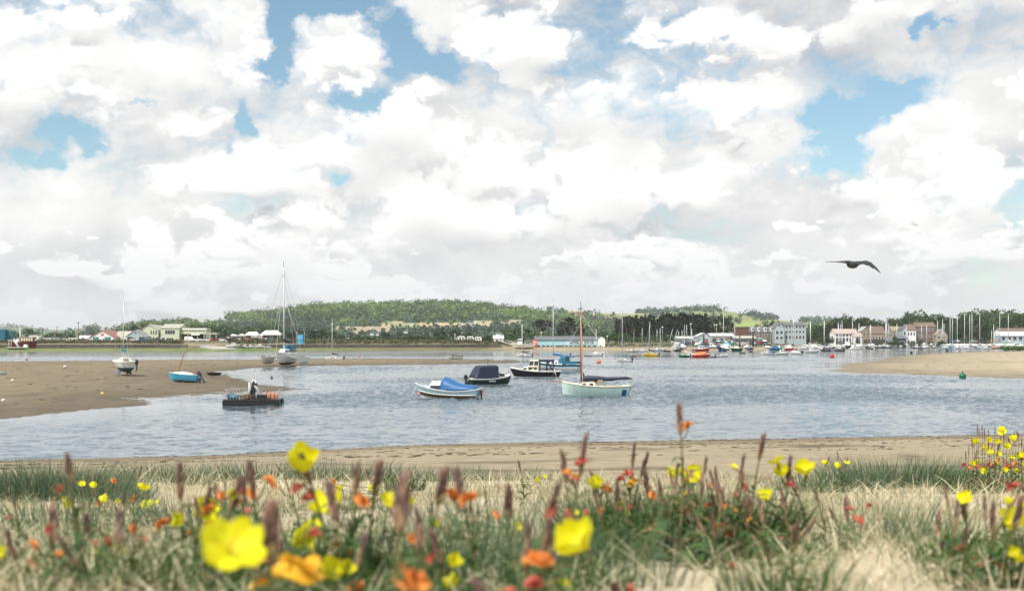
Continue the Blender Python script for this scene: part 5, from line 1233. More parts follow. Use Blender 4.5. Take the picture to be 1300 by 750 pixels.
# blue cafe on the quay
s=Site('waterside_cafe','long pale blue waterside cafe with grey roof and lettering along its wall','cafe',679,768,470); hh=s.h; w_=s.w
m=MB(); m.box(-w_/2,w_/2,0,9,-1.0,hh(431.2),paint('cafe_blue',(.36,.60,.68),rough=.55)); m.build('wall',s.r)
gm_=MB(); gm_.loft([[(x,-.5,hh(431.2)),(x,4.5,hh(426.5)),(x,9.5,hh(431.2))] for x in(-w_/2-.2+w_*.0,w_*.40)],'slate',caps=True); gm_.build('roof',s.r)
g2=MB(); g2.box(w_*.40,w_*.5,-.6,8,-.6,hh(430),'white'); g2.add([(w_*.40,-.61,hh(430)+.003),(w_*.5,-.61,hh(430)+.003),(w_*.45,-.61,hh(427))],[(0,1,2)],'white'); g2.loft([[(w_*.395,y,hh(430)),(w_*.45,y,hh(426.6)),(w_*.505,y,hh(430))] for y in(-.8,8)],'slate',caps=False); g2.build('porch',s.r)
for i in range(13):
    a=-.47+i*.066
    opening(s.r,w_*a,w_*(a+.045),hh(439.6),hh(438.0),0,'charcoal','window','white',.06)
def text_on(parent,body,loc,size,mat,name='lettering',ext=.02):
    c=bpy.data.curves.new(name,'FONT'); c.body=body; c.size=size; c.extrude=ext; c.offset=.03; c.align_x='CENTER'
    o=bpy.data.objects.new(name,c); COL.objects.link(o); dg=bpy.context.evaluated_depsgraph_get()
    me=bpy.data.meshes.new_from_object(o.evaluated_get(dg)); bpy.data.objects.remove(o)
    me.materials.clear(); me.materials.append(C(mat)); q=obj(name,me,parent,loc); q.rotation_euler=(R(90),0,0); return q
m=MB(); m.box(-w_*.06,w_*.39,-.06,-.004,hh(436.9),hh(432.6),paint('sign_board',(.55,.68,.72),rough=.5)); m.build('sign_board',s.r)
text_on(s.r,'HOTEL,',(w_*.07,-.12,hh(436.3)),1.35,'black'); text_on(s.r,'ICE CR',(w_*.27,-.12,hh(436.3)),1.35,'black')
p=P(679.5,441,462); p.z=max(p.z,.9); r=thing('beach_hut','small pink rounded kiosk at the left end of the blue cafe','kiosk',p); m=MB(); m.tube([(0,0,0),(0,0,1.6),(0,0,2.6),(0,0,3.2)],[1.1,1.15,.9,.2],'pink',12); m.build('body',r); m=MB(); m.tube([(0,0,3.0),(0,0,3.7)],[.7,.3],'red',8); m.build('roof',r)
# lamp posts near the cafe and boatyard
for px,top,lab in ((687.5,423,'white lamp post between the green bush and the blue cafe'),(716,428,'short white lamp behind the blue cafe roof'),(771,427.5,'white lamp post right of the blue cafe'),(841,416,'white lamp before the dark pines'),(877,412,'white lamp on the right before the dark pines'),(909.5,413,'white lamp between the last pines and the boatyard')):
    D=505; p=on_land(px,D); hp=CAMZ-(top-HZ)/FPX*D-p.z; r=thing('lamp_post',lab,'lamp post',p); m=MB(); m.tube([(0,0,0),(0,0,hp)],[.11,.07],'steel',6); m.build('post',r); m=MB(); m.ball((0,0,hp+.25),.45,'white',8,6,(1,1,.7)); m.build('lamp',r)
# right: slatted building, flats, blue end house
s=Site('slatted_building','brown upright slatted building with a flat top beyond the boat sheds','building',934,951,560); hh=s.h; w_=s.w; m=MB(); m.box(-w_/2,w_/2,0,8,-.5,hh(415.5),'brown'); m.build('wall',s.r)
m=MB()
for i in range(15): xx=-w_/2+w_*(i+.5)/15; m.box(xx-.1,xx+.1,-.12,-.004,0,hh(416),'brick')
m.build('cladding',s.r); m=MB(); m.box(-w_/2-.2,w_/2+.2,-.3,8.2,hh(415.5)+.003,hh(414.9),'charcoal'); m.build('roof',s.r)
for i in range(4):
    px0=951+i*8.1; s=Site('terraced_flat',['dark brick quayside flat with white dormer, first right of the slatted building','dark brick quayside flat with white dormer, second in the terrace','dark brick quayside flat with white dormer, third in the terrace','dark brick quayside flat with white dormer, next to the blue gable'][i],'flat',px0,px0+8.0,565,group='terrace of quayside flats'); hh=s.h; w_=s.w
    gable(s,-w_/2,w_/2,0,9,hh(421.5),hh(415),'brick','slate','x',ov=.1); m=MB(); m.box(-w_*.12,w_*.22,-.4,2,hh(421),hh(415.3),'white'); o=m.build('dormer',s.r); opening(o,-w_*.06,w_*.16,hh(419),hh(416.5),-.4,frame=None)
    for k in range(3): opening(s.r,-w_*.4+k*w_*.3,-w_*.4+k*w_*.3+w_*.18,hh(427),hh(423.5),0,fw=.08)
    opening(s.r,-w_*.1,w_*.12,0,hh(429),0,'charcoal','door')
s=Site('gabled_house','tall pale blue gabled house rising over the quayside flats','house',983,995.5,560); hh=s.h; gable(s,-s.w/2,s.w/2,-.6,10,hh(416),hh(408.8),'pale_blue_wall','slate',ov=.25); opening(s.r,-.7,.6,hh(413.8),hh(411.5),-.6)
for k in range(2): 
    for z0,z1 in((424,420),(430.5,427)): opening(s.r,-s.w*.36+k*s.w*.42,-s.w*.36+k*s.w*.42+s.w*.26,hh(z0),hh(z1),-.6)
s=Site('end_house','pale grey blue end house, widest of the quayside row, with grey flat roof','house',996,1023.5,562); hh=s.h; w_=s.w; gable(s,-w_/2,w_/2,0,11,hh(412.8),hh(409.2),'pale_blue_wall','slate','x',ov=.3)
for k in range(6):
    for j,(z0,z1) in enumerate(((416.5,413.4),(422.5,419.5),(430,426))): opening(s.r,-w_*.45+k*w_*.155,-w_*.45+k*w_*.155+w_*.09,hh(z0),hh(z1),0,'glass' if (k+j)%4 else 'charcoal',fw=.1)
# boat sheds behind the yard
def lowshed(px0,px1,te,tr,D,wl,rf,lab,axis='x',n=3):
    s=Site('boatyard_shed',lab,'shed',px0,px1,D); hh=s.h; gable(s,-s.w/2,s.w/2,0,10,hh(te),hh(tr),wl,rf,axis,ov=.3)
    for k in range(n): opening(s.r,-s.w*.42+k*s.w*.84/n,-s.w*.42+k*s.w*.84/n+s.w*.5/n,.3,max(1.0,hh(te)*.7),0,'charcoal','bay','pale_grey',.08)
lowshed(885,903,427,422.5,500,'pale_blue_wall','pale_grey','pale grey boat shed with a low gable under the pines','y',2); lowshed(902,932,426.5,423,515,'grey','pale_grey','long pale roofed boat shed in the middle of the boatyard'); lowshed(932,960,429.5,426.3,500,'slate','pale_roof','dark fronted boat shed right of the long pale one'); lowshed(860,884,429.5,427,510,'grey','pale_grey','low grey boat shed left of the gabled one under the pines')
# boats ashore in the right boatyard
yard=[]
for i in range(34):
    px=random.uniform(858,978); py=random.choice([444.2,442.2,440.0,437.5,435.2])+random.uniform(-.5,.5)
    yard.append((px,py))
cl_=['white','white','offwhite','navy','teal','red','royal','sky','grey','cream','charcoal','green']; cn={'offwhite':'off white','royal':'bright blue','sky':'light blue'}
yl=['laid up in the boatyard in front of the pale sheds']
for i,(px,py) in enumerate(sorted(yard)):
    D=(CAMZ-1.2)*FPX/(py-HZ); D=min(max(D,410),490); hc=cl_[i%12]; tp=cl_[(i*5+3)%12]; c=P(px,py,D); c.z=max(c.z,lz(c.x,D)+.1)
    zone='left part' if px<898 else 'middle part' if px<938 else 'right part'
    o=motor(px,HZ+(CAMZ-c.z)/D*FPX,random.uniform(9,15),random.choice([5,172,20,160,60,120]),hc,'charcoal',f'{cn.get(hc,hc)} boat with {cn.get(tp,tp)} cover ashore in the {zone} of the right boatyard',tarp=tp,cab='white' if i%3 else None,D=D,tall=.2,group='boats laid up in the right boatyard')
    for x in(-.8,.8): m=MB(); m.tube([(x,-.6,-.9),(x,0,.05),(x,.6,-.9)],.07,'steel',5); m.build('cradle',o)
for i,(px,top) in enumerate(((815,416),(834,418),(849,417.5),(855,418),(866,419),(872,411.5),(862,420),(897,424))):
    D=500; p=on_land(px,D); hp=CAMZ-(top-HZ)/FPX*D-p.z; r=thing('bare_mast','pale bare mast standing up before the dark pines of the boatyard','mast',p,group='bare masts before the pines'); m=MB(); m.tube([(0,0,0),(random.uniform(-.2,.2) if i not in(2,3) else 1.8,0,hp)],[.13,.08],'mast',5); m.build('spar',r); m=MB(); m.tube([(-.8,0,hp*.6),(.8,0,hp*.6)],.05,'mast',4); m.build('spreader',r)
for i,(px,py) in enumerate(((893.3,438),(956,433),(939,437))):
    p=P(px,py,470); r=thing('mooring_pile',['tall black pile rising behind the beached red boat','black pile right of the dark fronted boat shed','brown pile in the right boatyard near the slatted building'][i],'post',(p.x,p.y,1.0)); m=MB(); m.tube([(0,0,0),(0,0,p.z+3.0)],[.4,.34],'black' if i<2 else 'brown',8); m.build('post',r); m=MB(); m.tube([(0,0,p.z+3.0),(0,0,p.z+3.5)],[.4,.05],'charcoal',8); m.build('cap',r)
# pink roofed boathouse and hut
s=Site('quay_boathouse','white boathouse with wide pink roof and tall dark windows','boathouse',1060,1088,585); hh=s.h; w_=s.w; gable(s,-w_/2,w_/2,0,10,hh(423.2),hh(417.5),'white','pink_roof','x',ov=.4)
for k in range(6): opening(s.r,-w_*.46+k*w_*.155,-w_*.46+k*w_*.155+w_*.1,hh(427.0),hh(424.3),0,'charcoal',fw=.1); opening(s.r,-w_*.46+k*w_*.155,-w_*.46+k*w_*.155+w_*.1,.1,hh(428.6),0,'charcoal','bay',fw=.1)
s=Site('quay_hut','small white hut with pink pitched roof in front of the tan house','hut',1084,1094,575); hh=s.h; gable(s,-s.w/2,s.w/2,0,5,hh(427),hh(422.3),'white','pink_roof','x',ov=.3); opening(s.r,-1.2,1.2,.2,hh(428.3),0,'charcoal','bay')
# stone quay and houses
wallrun('stone_quay','dark stone quay wall standing in the water below the tan houses',1104,1126,-6,4,-.8,4.6,paint('quay_stone',(.14,.12,.10),rough=.9,var=.5,scale=.5,bump=.5),'quay',4)
def house(px0,px1,te,tr,D,wl,rf,lab,axis='x',n=3,st=2,ch=None,nm='stone_house'):
    s=Site(nm,lab,'house',px0,px1,D); hh=s.h; w_=s.w; wo,ro=gable(s,-w_/2,w_/2,0,9,hh(te),hh(tr),wl,rf,axis,ov=.3); H_=hh(te)
    for k in range(n):
        for j in range(st):
            z=H_*(j+.38)/st; x=-w_*.44+k*w_*.88/n; opening(s.r,x+w_*.2/n,x+w_*.62/n,z,z+H_*.36/st,0,fw=.1)
    if ch: chimney(ro,w_*ch,4.5,hh(tr)-.3,hh(tr-2.4))
    return s
house(1094,1105.5,420,414.5,660,'tan','pale_roof','tan house with pale roof, left of the brown roofed one','y',2,2); house(1105.8,1123.5,423,414.2,655,'tan','brown_roof','tan house with big brown roof above the stone quay','x',4,1,.2); house(1124,1132,425,419,660,'stone','brown_roof','low stone cottage between the brown and the tan roof','x',2,1); house(1132.5,1146,420,414.3,690,'stone','tan','stone house with wide tan roof left of the pale blue one','x',3,2,nm='stone_house')
house(1146,1151,418,414.5,680,'pale_blue_wall','slate','narrow pale blue house between tan roof and white house','y',1,2,nm='narrow_house'); house(1151,1163,419,411.5,685,'white','brown_roof','white house with brown roof left of the big brick house','x',3,2,.2,'white_house'); house(1163,1188,414.5,409.2,690,'brick','brown_roof','biggest brown brick house with a row of white windows','x',6,3,-.3,'brick_house'); house(1188,1203,425,418,685,'stone','stone','rough stone cottage right of the big brick house','y',2,2)
house(1140,1150,429.5,426,640,'dark_green','slate','dark green waterfront hut below the pale blue house','x',2,1,nm='waterfront_hut')
s=house(1270,1312,423.5,416.5,610,'white','brown_roof','white cottage with grey brown roof and chimneys at far right','x',5,1,.1,'white_cottage'); 
s=Site('harbour_shed','long low pale blue harbour shed before the cottage at far right','shed',1270,1330,590); hh=s.h; w_=s.w; m=MB(); m.box(-w_/2,w_/2,0,7,-.5,hh(426),'pale_blue_wall'); m.build('wall',s.r); m=MB(); m.loft([[(x,-.4,hh(426)),(x,7.4,hh(420.5)),(x,7.4,hh(421)-.3),(x,-.4,hh(426.2)-.2)] for x in(-w_/2-.2,w_/2+.2)],'pale_grey',closed=True); m.build('roof',s.r)
for k in range(8): opening(s.r,-w_*.47+k*w_*.12,-w_*.47+k*w_*.12+w_*.07,hh(431.5),hh(427.5),0,'charcoal',fw=.1)
# small far houses on the hill slopes
for i,(px,py,w_,lab) in enumerate(((463,411,6,'white farmhouse among the trees over the left straw field'),(524,411,4,'white cottage on the hill above the middle straw field'),(557,409.5,6,'white house on the hill left of the straw field by the wood'),(600,409,9,'long pale blue roofed house high on the wooded hill'),(472,423.5,5,'white house at the hill foot, left of the pair'),(479,424,4,'white house at the hill foot, right of the pair'),(441,427.5,5,'white house above the hedge right of the tall dark trees'),(503,419.5,6,'cream house at the foot of the middle field'),(515,421,5,'pale house just right of the cream one'),(277,402.5,4,'lone white house near the left shoulder of the hill'),(634,424,9,'white house behind the white shed by the jetty'),(166,416.5,5,'white house showing between trees over the boathouses'))):
    D=1000 if py>418 else 1500
    nm='wood'; ds=np.linspace(1160,2480,200); pys=pyof(hill_z(nm,np.full(200,float(px)),ds),ds); j=int(np.argmin(np.abs(pys-(py+1)))); D=float(ds[j]) if py<421 else 900; zb=float(hill_z(nm,np.array([px]),np.array([D]))[0]) if py<421 else CAMZ-(py+1-HZ)/FPX*D
    s=Site('hill_house',lab,'house',px-w_/2,px+w_/2,D,base=zb); H_=1.6/FPX*D; gable(s,-s.w/2,s.w/2,0,s.w*.7,H_,H_*1.8,'white','slate' if i%3 else 'pale_blue','x',ov=.3)

# growth and boats that stand before the houses on the right quay
for px,top,w_,lab in ((1101,428,10,'bush before the tan house at the left of the quay'),(1129,430,14,'bush right of the stone quay'),(1136,429,13,'bush below the wide tan roof of the stone house'),(1088,429.5,9,'bush at the right end of the pink roofed boathouse'),(1143,431.5,12,'bush before the dark green waterfront hut'),(1157,431,12,'bush below the white house'),(1170,430.5,13,'bush below the left half of the big brick house'),(1181,429.5,13,'dark bush below the right half of the big brick house'),(1196,428.5,16,'bush below the rough stone cottage'),(1208,425,16,'bush at the foot of the leftmost masts'),(1026,429,16,'dark bush right of the end house'),(1050,424,26,'dark bush left of the pink roofed boathouse')):
    tree(px,632 if px>1090 else 570,top,w_,'bush','dark',lab,None,name='bush',cat='bush')
for px,py,l_,hd,hc,tp,lab in ((1110,439.2,11,8,'white','navy','white boat with navy cover tied under the stone quay'),(1118,438.8,10,170,'grey',None,'grey boat tied at the right end of the stone quay'),(1133,438.4,10,100,'white',None,'white boat seen end on below the stone house'),(1147,438,11,175,'offwhite','grey','off white boat with grey cover below the dark green hut'),(1158,438.2,10,10,'white','charcoal','white boat with black cover below the white house'),(1173,438.4,11,165,'white',None,'white boat below the middle of the big brick house'),(1066,440.5,12,160,'white','royal','white boat with bright blue cover at the left of the pink roofed boathouse'),(1081,441.5,13,12,'white',None,'white motor boat moored off the right end of the pink roof')):
    motor(px,py,l_,hd,hc,'charcoal',lab,tarp=tp,cab='white',tall=.2)
for px,top,lab in ((1106,412,'thin mast over the brown roofed house left edge'),(1139,410,'thin mast before the stone house with wide tan roof'),(1151,413,'thin mast at the white house corner'),(1177,412,'thin mast before the right half of the big brick house'),(1199,410,'thin mast at the rough stone cottage')):
    yacht(px,438.8,11,80,'white','charcoal',top,None,'small yacht with '+lab)

# the crowd of moored boats before the right quay
random.seed(77)
for i in range(30):
    px=random.uniform(1040,1204) if i<22 else random.uniform(984,1040); py=random.uniform(440.2,442.2) if px>1095 else random.uniform(441.2,444.0)
    hc=random.choice(['white','white','offwhite','navy','grey','white']); tp=random.choice([None,'navy','charcoal','cream',None])
    motor(px,py,random.uniform(8,13),random.choice([4,172,30,150]),hc,'charcoal','small moored boat in the crowd of craft before the right quay houses',tarp=tp,cab='white',tall=random.uniform(.18,.3),group='moored boats before the right quay houses')
for i in range(12):
    px=random.uniform(1036,1206); py=440.8 if px>1095 else 442.5
    yacht(px,py,random.uniform(9,13),random.choice([80,100,60]),'white','charcoal',random.uniform(404,416),random.choice([None,'navy','royal']),'small moored yacht with thin mast before the right quay houses',group='thin masted yachts before the right quay houses')
# ------------------------------------------------------------------ dune grass, primroses, the bird
def blades(base, h, wd, lean, az_, bend=.5, seg=4):
    """curved tapering grass blades, one strip each"""
    n=len(base); t=np.linspace(0,1,seg+1)
    dx=np.cos(az_)[:,None]; dy=np.sin(az_)[:,None]
    L_=h[:,None]; out=lean[:,None]*(t**(1+bend))[None,:]*L_; up=L_*t[None,:]*np.sqrt(np.clip(1-(lean[:,None]*t[None,:])**2*.6,.15,1))
    cx=base[:,0:1]+dx*out; cy=base[:,1:2]+dy*out; cz=base[:,2:3]+up
    fa=RNG.uniform(0,math.pi,n)[:,None]; wx=np.cos(fa)*wd[:,None]*.5*(1-t[None,:]**1.6*.93); wy=np.sin(fa)*wd[:,None]*.5*(1-t[None,:]**1.6*.93)
    A=np.stack([cx-wx,cy-wy,cz],-1); B=np.stack([cx+wx,cy+wy,cz],-1)
    V=np.stack([A,B],2).reshape(n,-1,3)                # n,(seg+1)*2,3
    k=(seg+1)*2; f=[]
    for i in range(seg): f.append([2*i,2*i+1,2*i+3,2*i+2])
    Fq=(np.arange(n)[:,None,None]*k+np.array(f)[None]).reshape(-1,4)
    return V.reshape(-1,3),Fq
GR={'marram':leafmat('marram_blade',(.05,.09,.05),(.12,.17,.09),rough=.5,trans=.25,extra=[(0,(.05,.10,.065)),(.55,(.10,.165,.10)),(.85,(.17,.22,.12)),(1,(.38,.35,.19))]),
    'mixed':leafmat('dune_blade',(.1,.13,.06),(.4,.34,.2),rough=.6,trans=.25,extra=[(0,(.06,.12,.065)),(.6,(.14,.21,.10)),(.8,(.30,.29,.14)),(1,(.46,.40,.24))]),
    'straw':leafmat('straw_litter',(.4,.33,.2),(.6,.52,.36),rough=.7,extra=[(0,(.32,.27,.16)),(.35,(.49,.43,.28)),(1,(.64,.58,.41))]),
    'leafgreen':leafmat('lush_blade',(.03,.08,.02),(.08,.15,.04),rough=.5,trans=.25)}
def field_pts(n,px0,px1,d0,d1,dens=None,power=1.0):
    out=[]
    while len(out)<n:
        px=RNG.uniform(px0,px1,n); D=d0+(d1-d0)*RNG.random(n)**power; x=(px-650)/FPX*D
        k=np.ones(n,bool) if dens is None else RNG.random(n)<dens(px,D,x)
        out+=list(np.stack([x[k],D[k]],1))
    a=np.array(out[:n]); return np.column_stack([a,near_z(a[:,0],a[:,1])-.01])
def grass(name,pts,h0,h1,w0,w1,mat,lean=.6,azc=None):
    n=len(pts); h=RNG.uniform(h0,h1,n); wd=RNG.uniform(w0,w1,n); ln=RNG.uniform(.05,lean,n); a=RNG.uniform(0,2*math.pi,n)
    if azc is not None: a=azc+RNG.normal(0,.9,n)
    V,Fq=blades(pts,h,wd,ln,a); return V,Fq
def merge(parts):
    V=[];Fq=[];b=0
    for v,f in parts: V.append(v);Fq.append(f+b);b+=len(v)
    return np.concatenate(V),np.concatenate(Fq)
def patchy(px,D,x): 
    return np.clip(vnoise(x*.8+3,D*.5+9,3)*6+.30,.02,1)
# low dune turf: thin blades over the whole dune, patchy
pa=[grass('a',field_pts(3800,-260,1560,1.9,7,patchy,1.3),.03,.13,.0022,.0045,None,.95),
    grass('b',field_pts(2800,-160,1460,6,16.6,patchy),.03,.11,.004,.007,None,.95)]
V,Fq=merge(pa); tag(obj('dune_grass',raw_mesh('dune_grass',V,Fq,[GR['mixed']])),kind='stuff')
def tallp(px,D,x): return np.clip(vnoise(x*1.3+50,D*.9,3)*6+.4,.05,1)*np.where((px>960)&(D<6),.35,1)
V,Fq=grass('c',field_pts(750,-200,1500,2.0,6.5,tallp),.10,.26,.0025,.0045,None,.55); tag(obj('dune_grass.001',raw_mesh('dune_grass',V,Fq,[GR['marram']])),kind='stuff')
V,Fq=grass('d',field_pts(3200,-160,1460,6,16.4,tallp),.05,.14,.004,.007,None,.6); tag(obj('dune_grass.002',raw_mesh('dune_grass',V,Fq,[GR['marram']])),kind='stuff')
# straw lying on the sand
pts=field_pts(11500,-260,1560,1.7,9,lambda a,b,c:np.clip(vnoise(c*1.1+30,b*.7,3)*4+.6,.1,1),1.4); n=len(pts); pts[:,2]+=.012
V1=blades(pts,RNG.uniform(.04,.16,n),RNG.uniform(.002,.0042,n),np.full(n,.97),RNG.uniform(0,6.28,n),-.2,2)
pts=field_pts(3200,-160,1460,8,16.5); n=len(pts); pts[:,2]+=.015
V2=blades(pts,RNG.uniform(.08,.24,n),RNG.uniform(.005,.009,n),RNG.uniform(.9,.99,n),RNG.uniform(0,6.28,n),-.2,2)
V,Fq=merge([V1,V2]); tag(obj('straw_litter',raw_mesh('straw_litter',V,Fq,[GR['straw']])),kind='stuff')
# marram tussocks: (px, distance, radius, blades, height, kind)
def tussock(px,D,rad,n,hgt,mat='marram',label=None,squash=.6,group=None):
    x=(px-650)/FPX*D; rr=rad*np.sqrt(RNG.random(n)); a=RNG.uniform(0,6.28,n); bx=x+rr*np.cos(a); by=D+rr*np.sin(a)*squash
    P0=np.column_stack([bx,by,near_z(bx,by)-.02]); h=hgt*RNG.uniform(.45,1.1,n)
    ln=np.clip(.15+.55*rr/rad*RNG.uniform(.3,1.2,n),0,.95)
    c=np.array([x,D,nz(x,D)]); V,Fq=blades(P0-c,h,RNG.uniform(.6,1.2,n)*(.0032 if D<5 else .0055 if D<10 else .008),ln,a+RNG.normal(0,.5,n))
    o=obj('marram_tussock' if mat!='leafgreen' else 'grass_tuft',raw_mesh('tussock',V,Fq,[GR[mat]]),None,c); return tag(o,label,'grass tussock',group)
T=[(72,7.6,.50,1400,.27,'marram','big dark marram tussock at the left, tallest on the dune'),(18,7.4,.32,600,.22,'marram','marram tussock at the left edge of the picture'),(142,7.3,.26,450,.24,'marram','marram tussock at the right foot of the biggest one'),
 (205,12.5,.6,420,.30,'marram','marram tussock on the crest right of the big left tussock'),(262,14.5,.7,420,.34,'marram','crest marram tussock before the beach, left of the tallest yellow bloom'),(330,15,.8,420,.34,'marram','crest marram tussock behind the upper left orange blooms'),
 (425,14.8,.8,520,.36,'marram','wide crest marram tussock left of the tall brown spikes'),(490,15,.7,380,.3,'marram','crest marram tussock in the middle left of the beach edge'),(515,10,.18,240,.2,'leafgreen','small lush green tuft on the middle crest'),(560,15.2,.6,260,.26,'marram','thin crest tussock before the middle of the beach'),(640,15,.8,320,.26,'marram','thin crest tussock right of the paired brown spikes'),
 (1075,12.5,.55,520,.30,'marram','crest tussock left of the densest one on the right crest'),(1128,13,.8,1100,.40,'marram','densest dark marram tussock on the right crest'),(1185,13.5,.7,420,.32,'marram','crest tussock left of the far right flower clump'),(1215,13,.4,260,.3,'marram','small crest tussock at the foot of the far right flower clump'),(1020,12,.4,260,.24,'marram','thin tussock behind the right yellow blooms'),
 (880,3.75,.36,1100,.28,'leafgreen','lush green grass base of the big middle flower clump'),(800,3.9,.28,600,.26,'leafgreen','green tuft at the left of the big middle flower clump'),(940,3.7,.24,480,.24,'leafgreen','green tuft at the right of the big middle flower clump'),
 (985,2.2,.12,170,.17,'leafgreen','bright green tuft at the lower right bottom edge'),(1030,2.15,.10,120,.14,'leafgreen','bright green tuft beside it, right at the bottom edge'),(1170,4.6,.22,150,.20,'marram','thin marram tuft on the bare sand at lower right'),(1120,4.4,.22,140,.24,'marram','thin marram tuft crossed by long stalks, right of the middle clump'),
 (1080,4.2,.25,130,.3,'marram','long bladed marram tuft leaning right of the middle clump'),(620,3.6,.3,130,.28,'marram','long thin marram blades left of the middle clump'),(560,3.2,.25,130,.24,'marram','thin marram tuft below the orange blooms'),(660,4.5,.35,140,.2,'marram','thin marram tuft on the pale sand in the middle'),(60,3.0,.2,160,.18,'marram','marram tuft at lower left'),(170,2.7,.2,180,.2,'marram','marram tuft under the two lower left yellow blooms'),(330,2.3,.25,260,.2,'leafgreen','lush green tuft among the nearest blooms at left'),(430,2.2,.25,260,.2,'leafgreen','lush green tuft among the nearest blooms in the middle left'),(30,2.1,.15,160,.16,'leafgreen','lush green tuft at the bottom left corner'),(1265,2.6,.2,200,.2,'leafgreen','lush green tuft at the bottom right corner'),(1250,11.8,.5,380,.34,'leafgreen','green grass base of the far right flower clump'),(250,5.2,.3,200,.2,'marram','marram tuft behind the left pair of yellow blooms'),(90,5.2,.4,240,.2,'marram','low marram spread before the big left tussock')]
T+=[(240,2.05,.18,260,.17,'leafgreen','green tuft at the bottom edge below the biggest yellow bloom'),(385,1.95,.16,240,.17,'leafgreen','green tuft at the bottom edge under the golden bloom'),(505,1.95,.18,240,.17,'leafgreen','green tuft at the bottom edge under the big orange bloom'),(600,2.3,.2,220,.2,'marram','bluish marram tuft at the bottom edge right of the big orange bloom'),(110,2.4,.22,240,.17,'leafgreen','green tuft under the lower left yellow bloom'),(690,2.2,.18,220,.18,'leafgreen','green tuft at the bottom edge under the middle orange bloom'),(760,2.4,.2,200,.2,'marram','bluish marram tuft below the big yellow bloom in the middle'),(725,3.2,.22,300,.22,'leafgreen','green tuft under the tall branching plant'),(455,3.0,.25,300,.2,'leafgreen','green tuft behind the large left yellow bloom'),(1225,3.2,.2,240,.2,'leafgreen','green tuft under the lower right pale red chain')]
for px,D,rd,n,hg,mt,lb in T: tussock(px,D,rd,n,hg,mt,lb)
# weed and pebbles along the tide lines
pts=[];
for i in range(2600):
    px=random.uniform(-100,1400); S=lerp_tab(SHORE,px); D=random.choice([S-.4,S-.8,S-6,S-10,S-15])+random.gauss(0,.8); x=(px-650)/FPX*D
    if vnoise(np.array([x*.4+D]),np.array([D*.3]),3)[0]>.03: pts.append((x,D,nz(x,D)+.012))
cen=np.array(pts); V,Fq=leaf_quads(cen,.14); V=V.reshape(-1,4,3); V[:,:,2]=cen[:,None,2]+(V[:,:,2]-cen[:,None,2])*.2; V[:,:,0]=cen[:,None,0]+(V[:,:,0]-cen[:,None,0])*1.8; V=V.reshape(-1,3)
tag(obj('seaweed',raw_mesh('seaweed',V,Fq,[paint('seaweed_strands',(.06,.045,.025),rough=.8)])),kind='stuff')
# weed scattered on the banks
cen=[]
for poly,n in ((LB,420),(RB,150)):
    k=0
    while k<n:
        x=random.uniform(poly[:,0].min(),poly[:,0].max()); y=58+(poly[:,1].max()-58)*random.random()**1.5
        if abs(x/y)<.5 and poly_sd(np.array([x]),np.array([y]),poly)[0]>1.5: cen.append((x,y,.34 if poly is LB else .72)); k+=1
cen=np.array(cen); V,Fq=leaf_quads(cen,.5); V=V.reshape(-1,4,3); V[:,:,2]=cen[:,None,2]+(V[:,:,2]-cen[:,None,2])*.15; V=V.reshape(-1,3)
tag(obj('seaweed.001',raw_mesh('seaweed',V,Fq,[MATS['seaweed_strands']])),kind='stuff')

# --- evening primroses
def petalmat(name,a,c,tr=.35):
    m,nt_,b=nmat(name); tc_=N(nt_,'ShaderNodeTexCoord'); n=N(nt_,'ShaderNodeTexNoise'); n.inputs['Scale'].default_value=2.2; n.inputs['Detail'].default_value=4
    L(nt_,tc_.outputs['Object'],n.inputs['Vector']); mx=N(nt_,'ShaderNodeMix',data_type='RGBA'); mx.inputs['A'].default_value=rgba(a); mx.inputs['B'].default_value=rgba(c)
    rp=N(nt_,'ShaderNodeMapRange'); rp.inputs['From Min'].default_value=.35; rp.inputs['From Max'].default_value=.65; L(nt_,n.outputs['Fac'],rp.inputs['Value']); L(nt_,rp.outputs['Result'],mx.inputs['Factor'])
    L(nt_,mx.outputs['Result'],b.inputs['Base Color']); b.inputs['Roughness'].default_value=.55; b.inputs['Specular IOR Level'].default_value=.2
    t=N(nt_,'ShaderNodeBsdfTranslucent'); L(nt_,mx.outputs['Result'],t.inputs['Color']); ms=N(nt_,'ShaderNodeMixShader'); ms.inputs['Fac'].default_value=tr
    L(nt_,b.outputs['BSDF'],ms.inputs[1]); L(nt_,t.outputs['BSDF'],ms.inputs[2]); L(nt_,ms.outputs['Shader'],nt_.nodes['Material Output'].inputs['Surface']); return m
PY=petalmat('yellow_petal',(.68,.60,.005),(.84,.84,.03)); PO=petalmat('orange_petal',(.70,.20,.04),(.80,.36,.10),.25); PR=petalmat('faded_red_petal',(.42,.06,.04),(.66,.22,.16),.2)
PG=petalmat('gold_petal',(.75,.36,.02),(.85,.55,.05),.25)
BUD=leafmat('bud_scale',(.09,.04,.03),(.24,.10,.07),rough=.6,extra=[(0,(.08,.05,.046)),(.45,(.17,.10,.085)),(.8,(.30,.16,.13)),(1,(.30,.28,.13))]); STEM=paint('primrose_stem',(.17,.16,.06),rough=.6,var=.4,scale=14)
LEAF=leafmat('primrose_leaf',(.03,.085,.02),(.09,.17,.04),rough=.5,trans=.25,extra=[(0,(.035,.085,.025)),(.6,(.08,.16,.045)),(.9,(.15,.21,.06)),(1,(.34,.14,.07))])
STAM=paint('stamen',(.75,.62,.10),rough=.6)
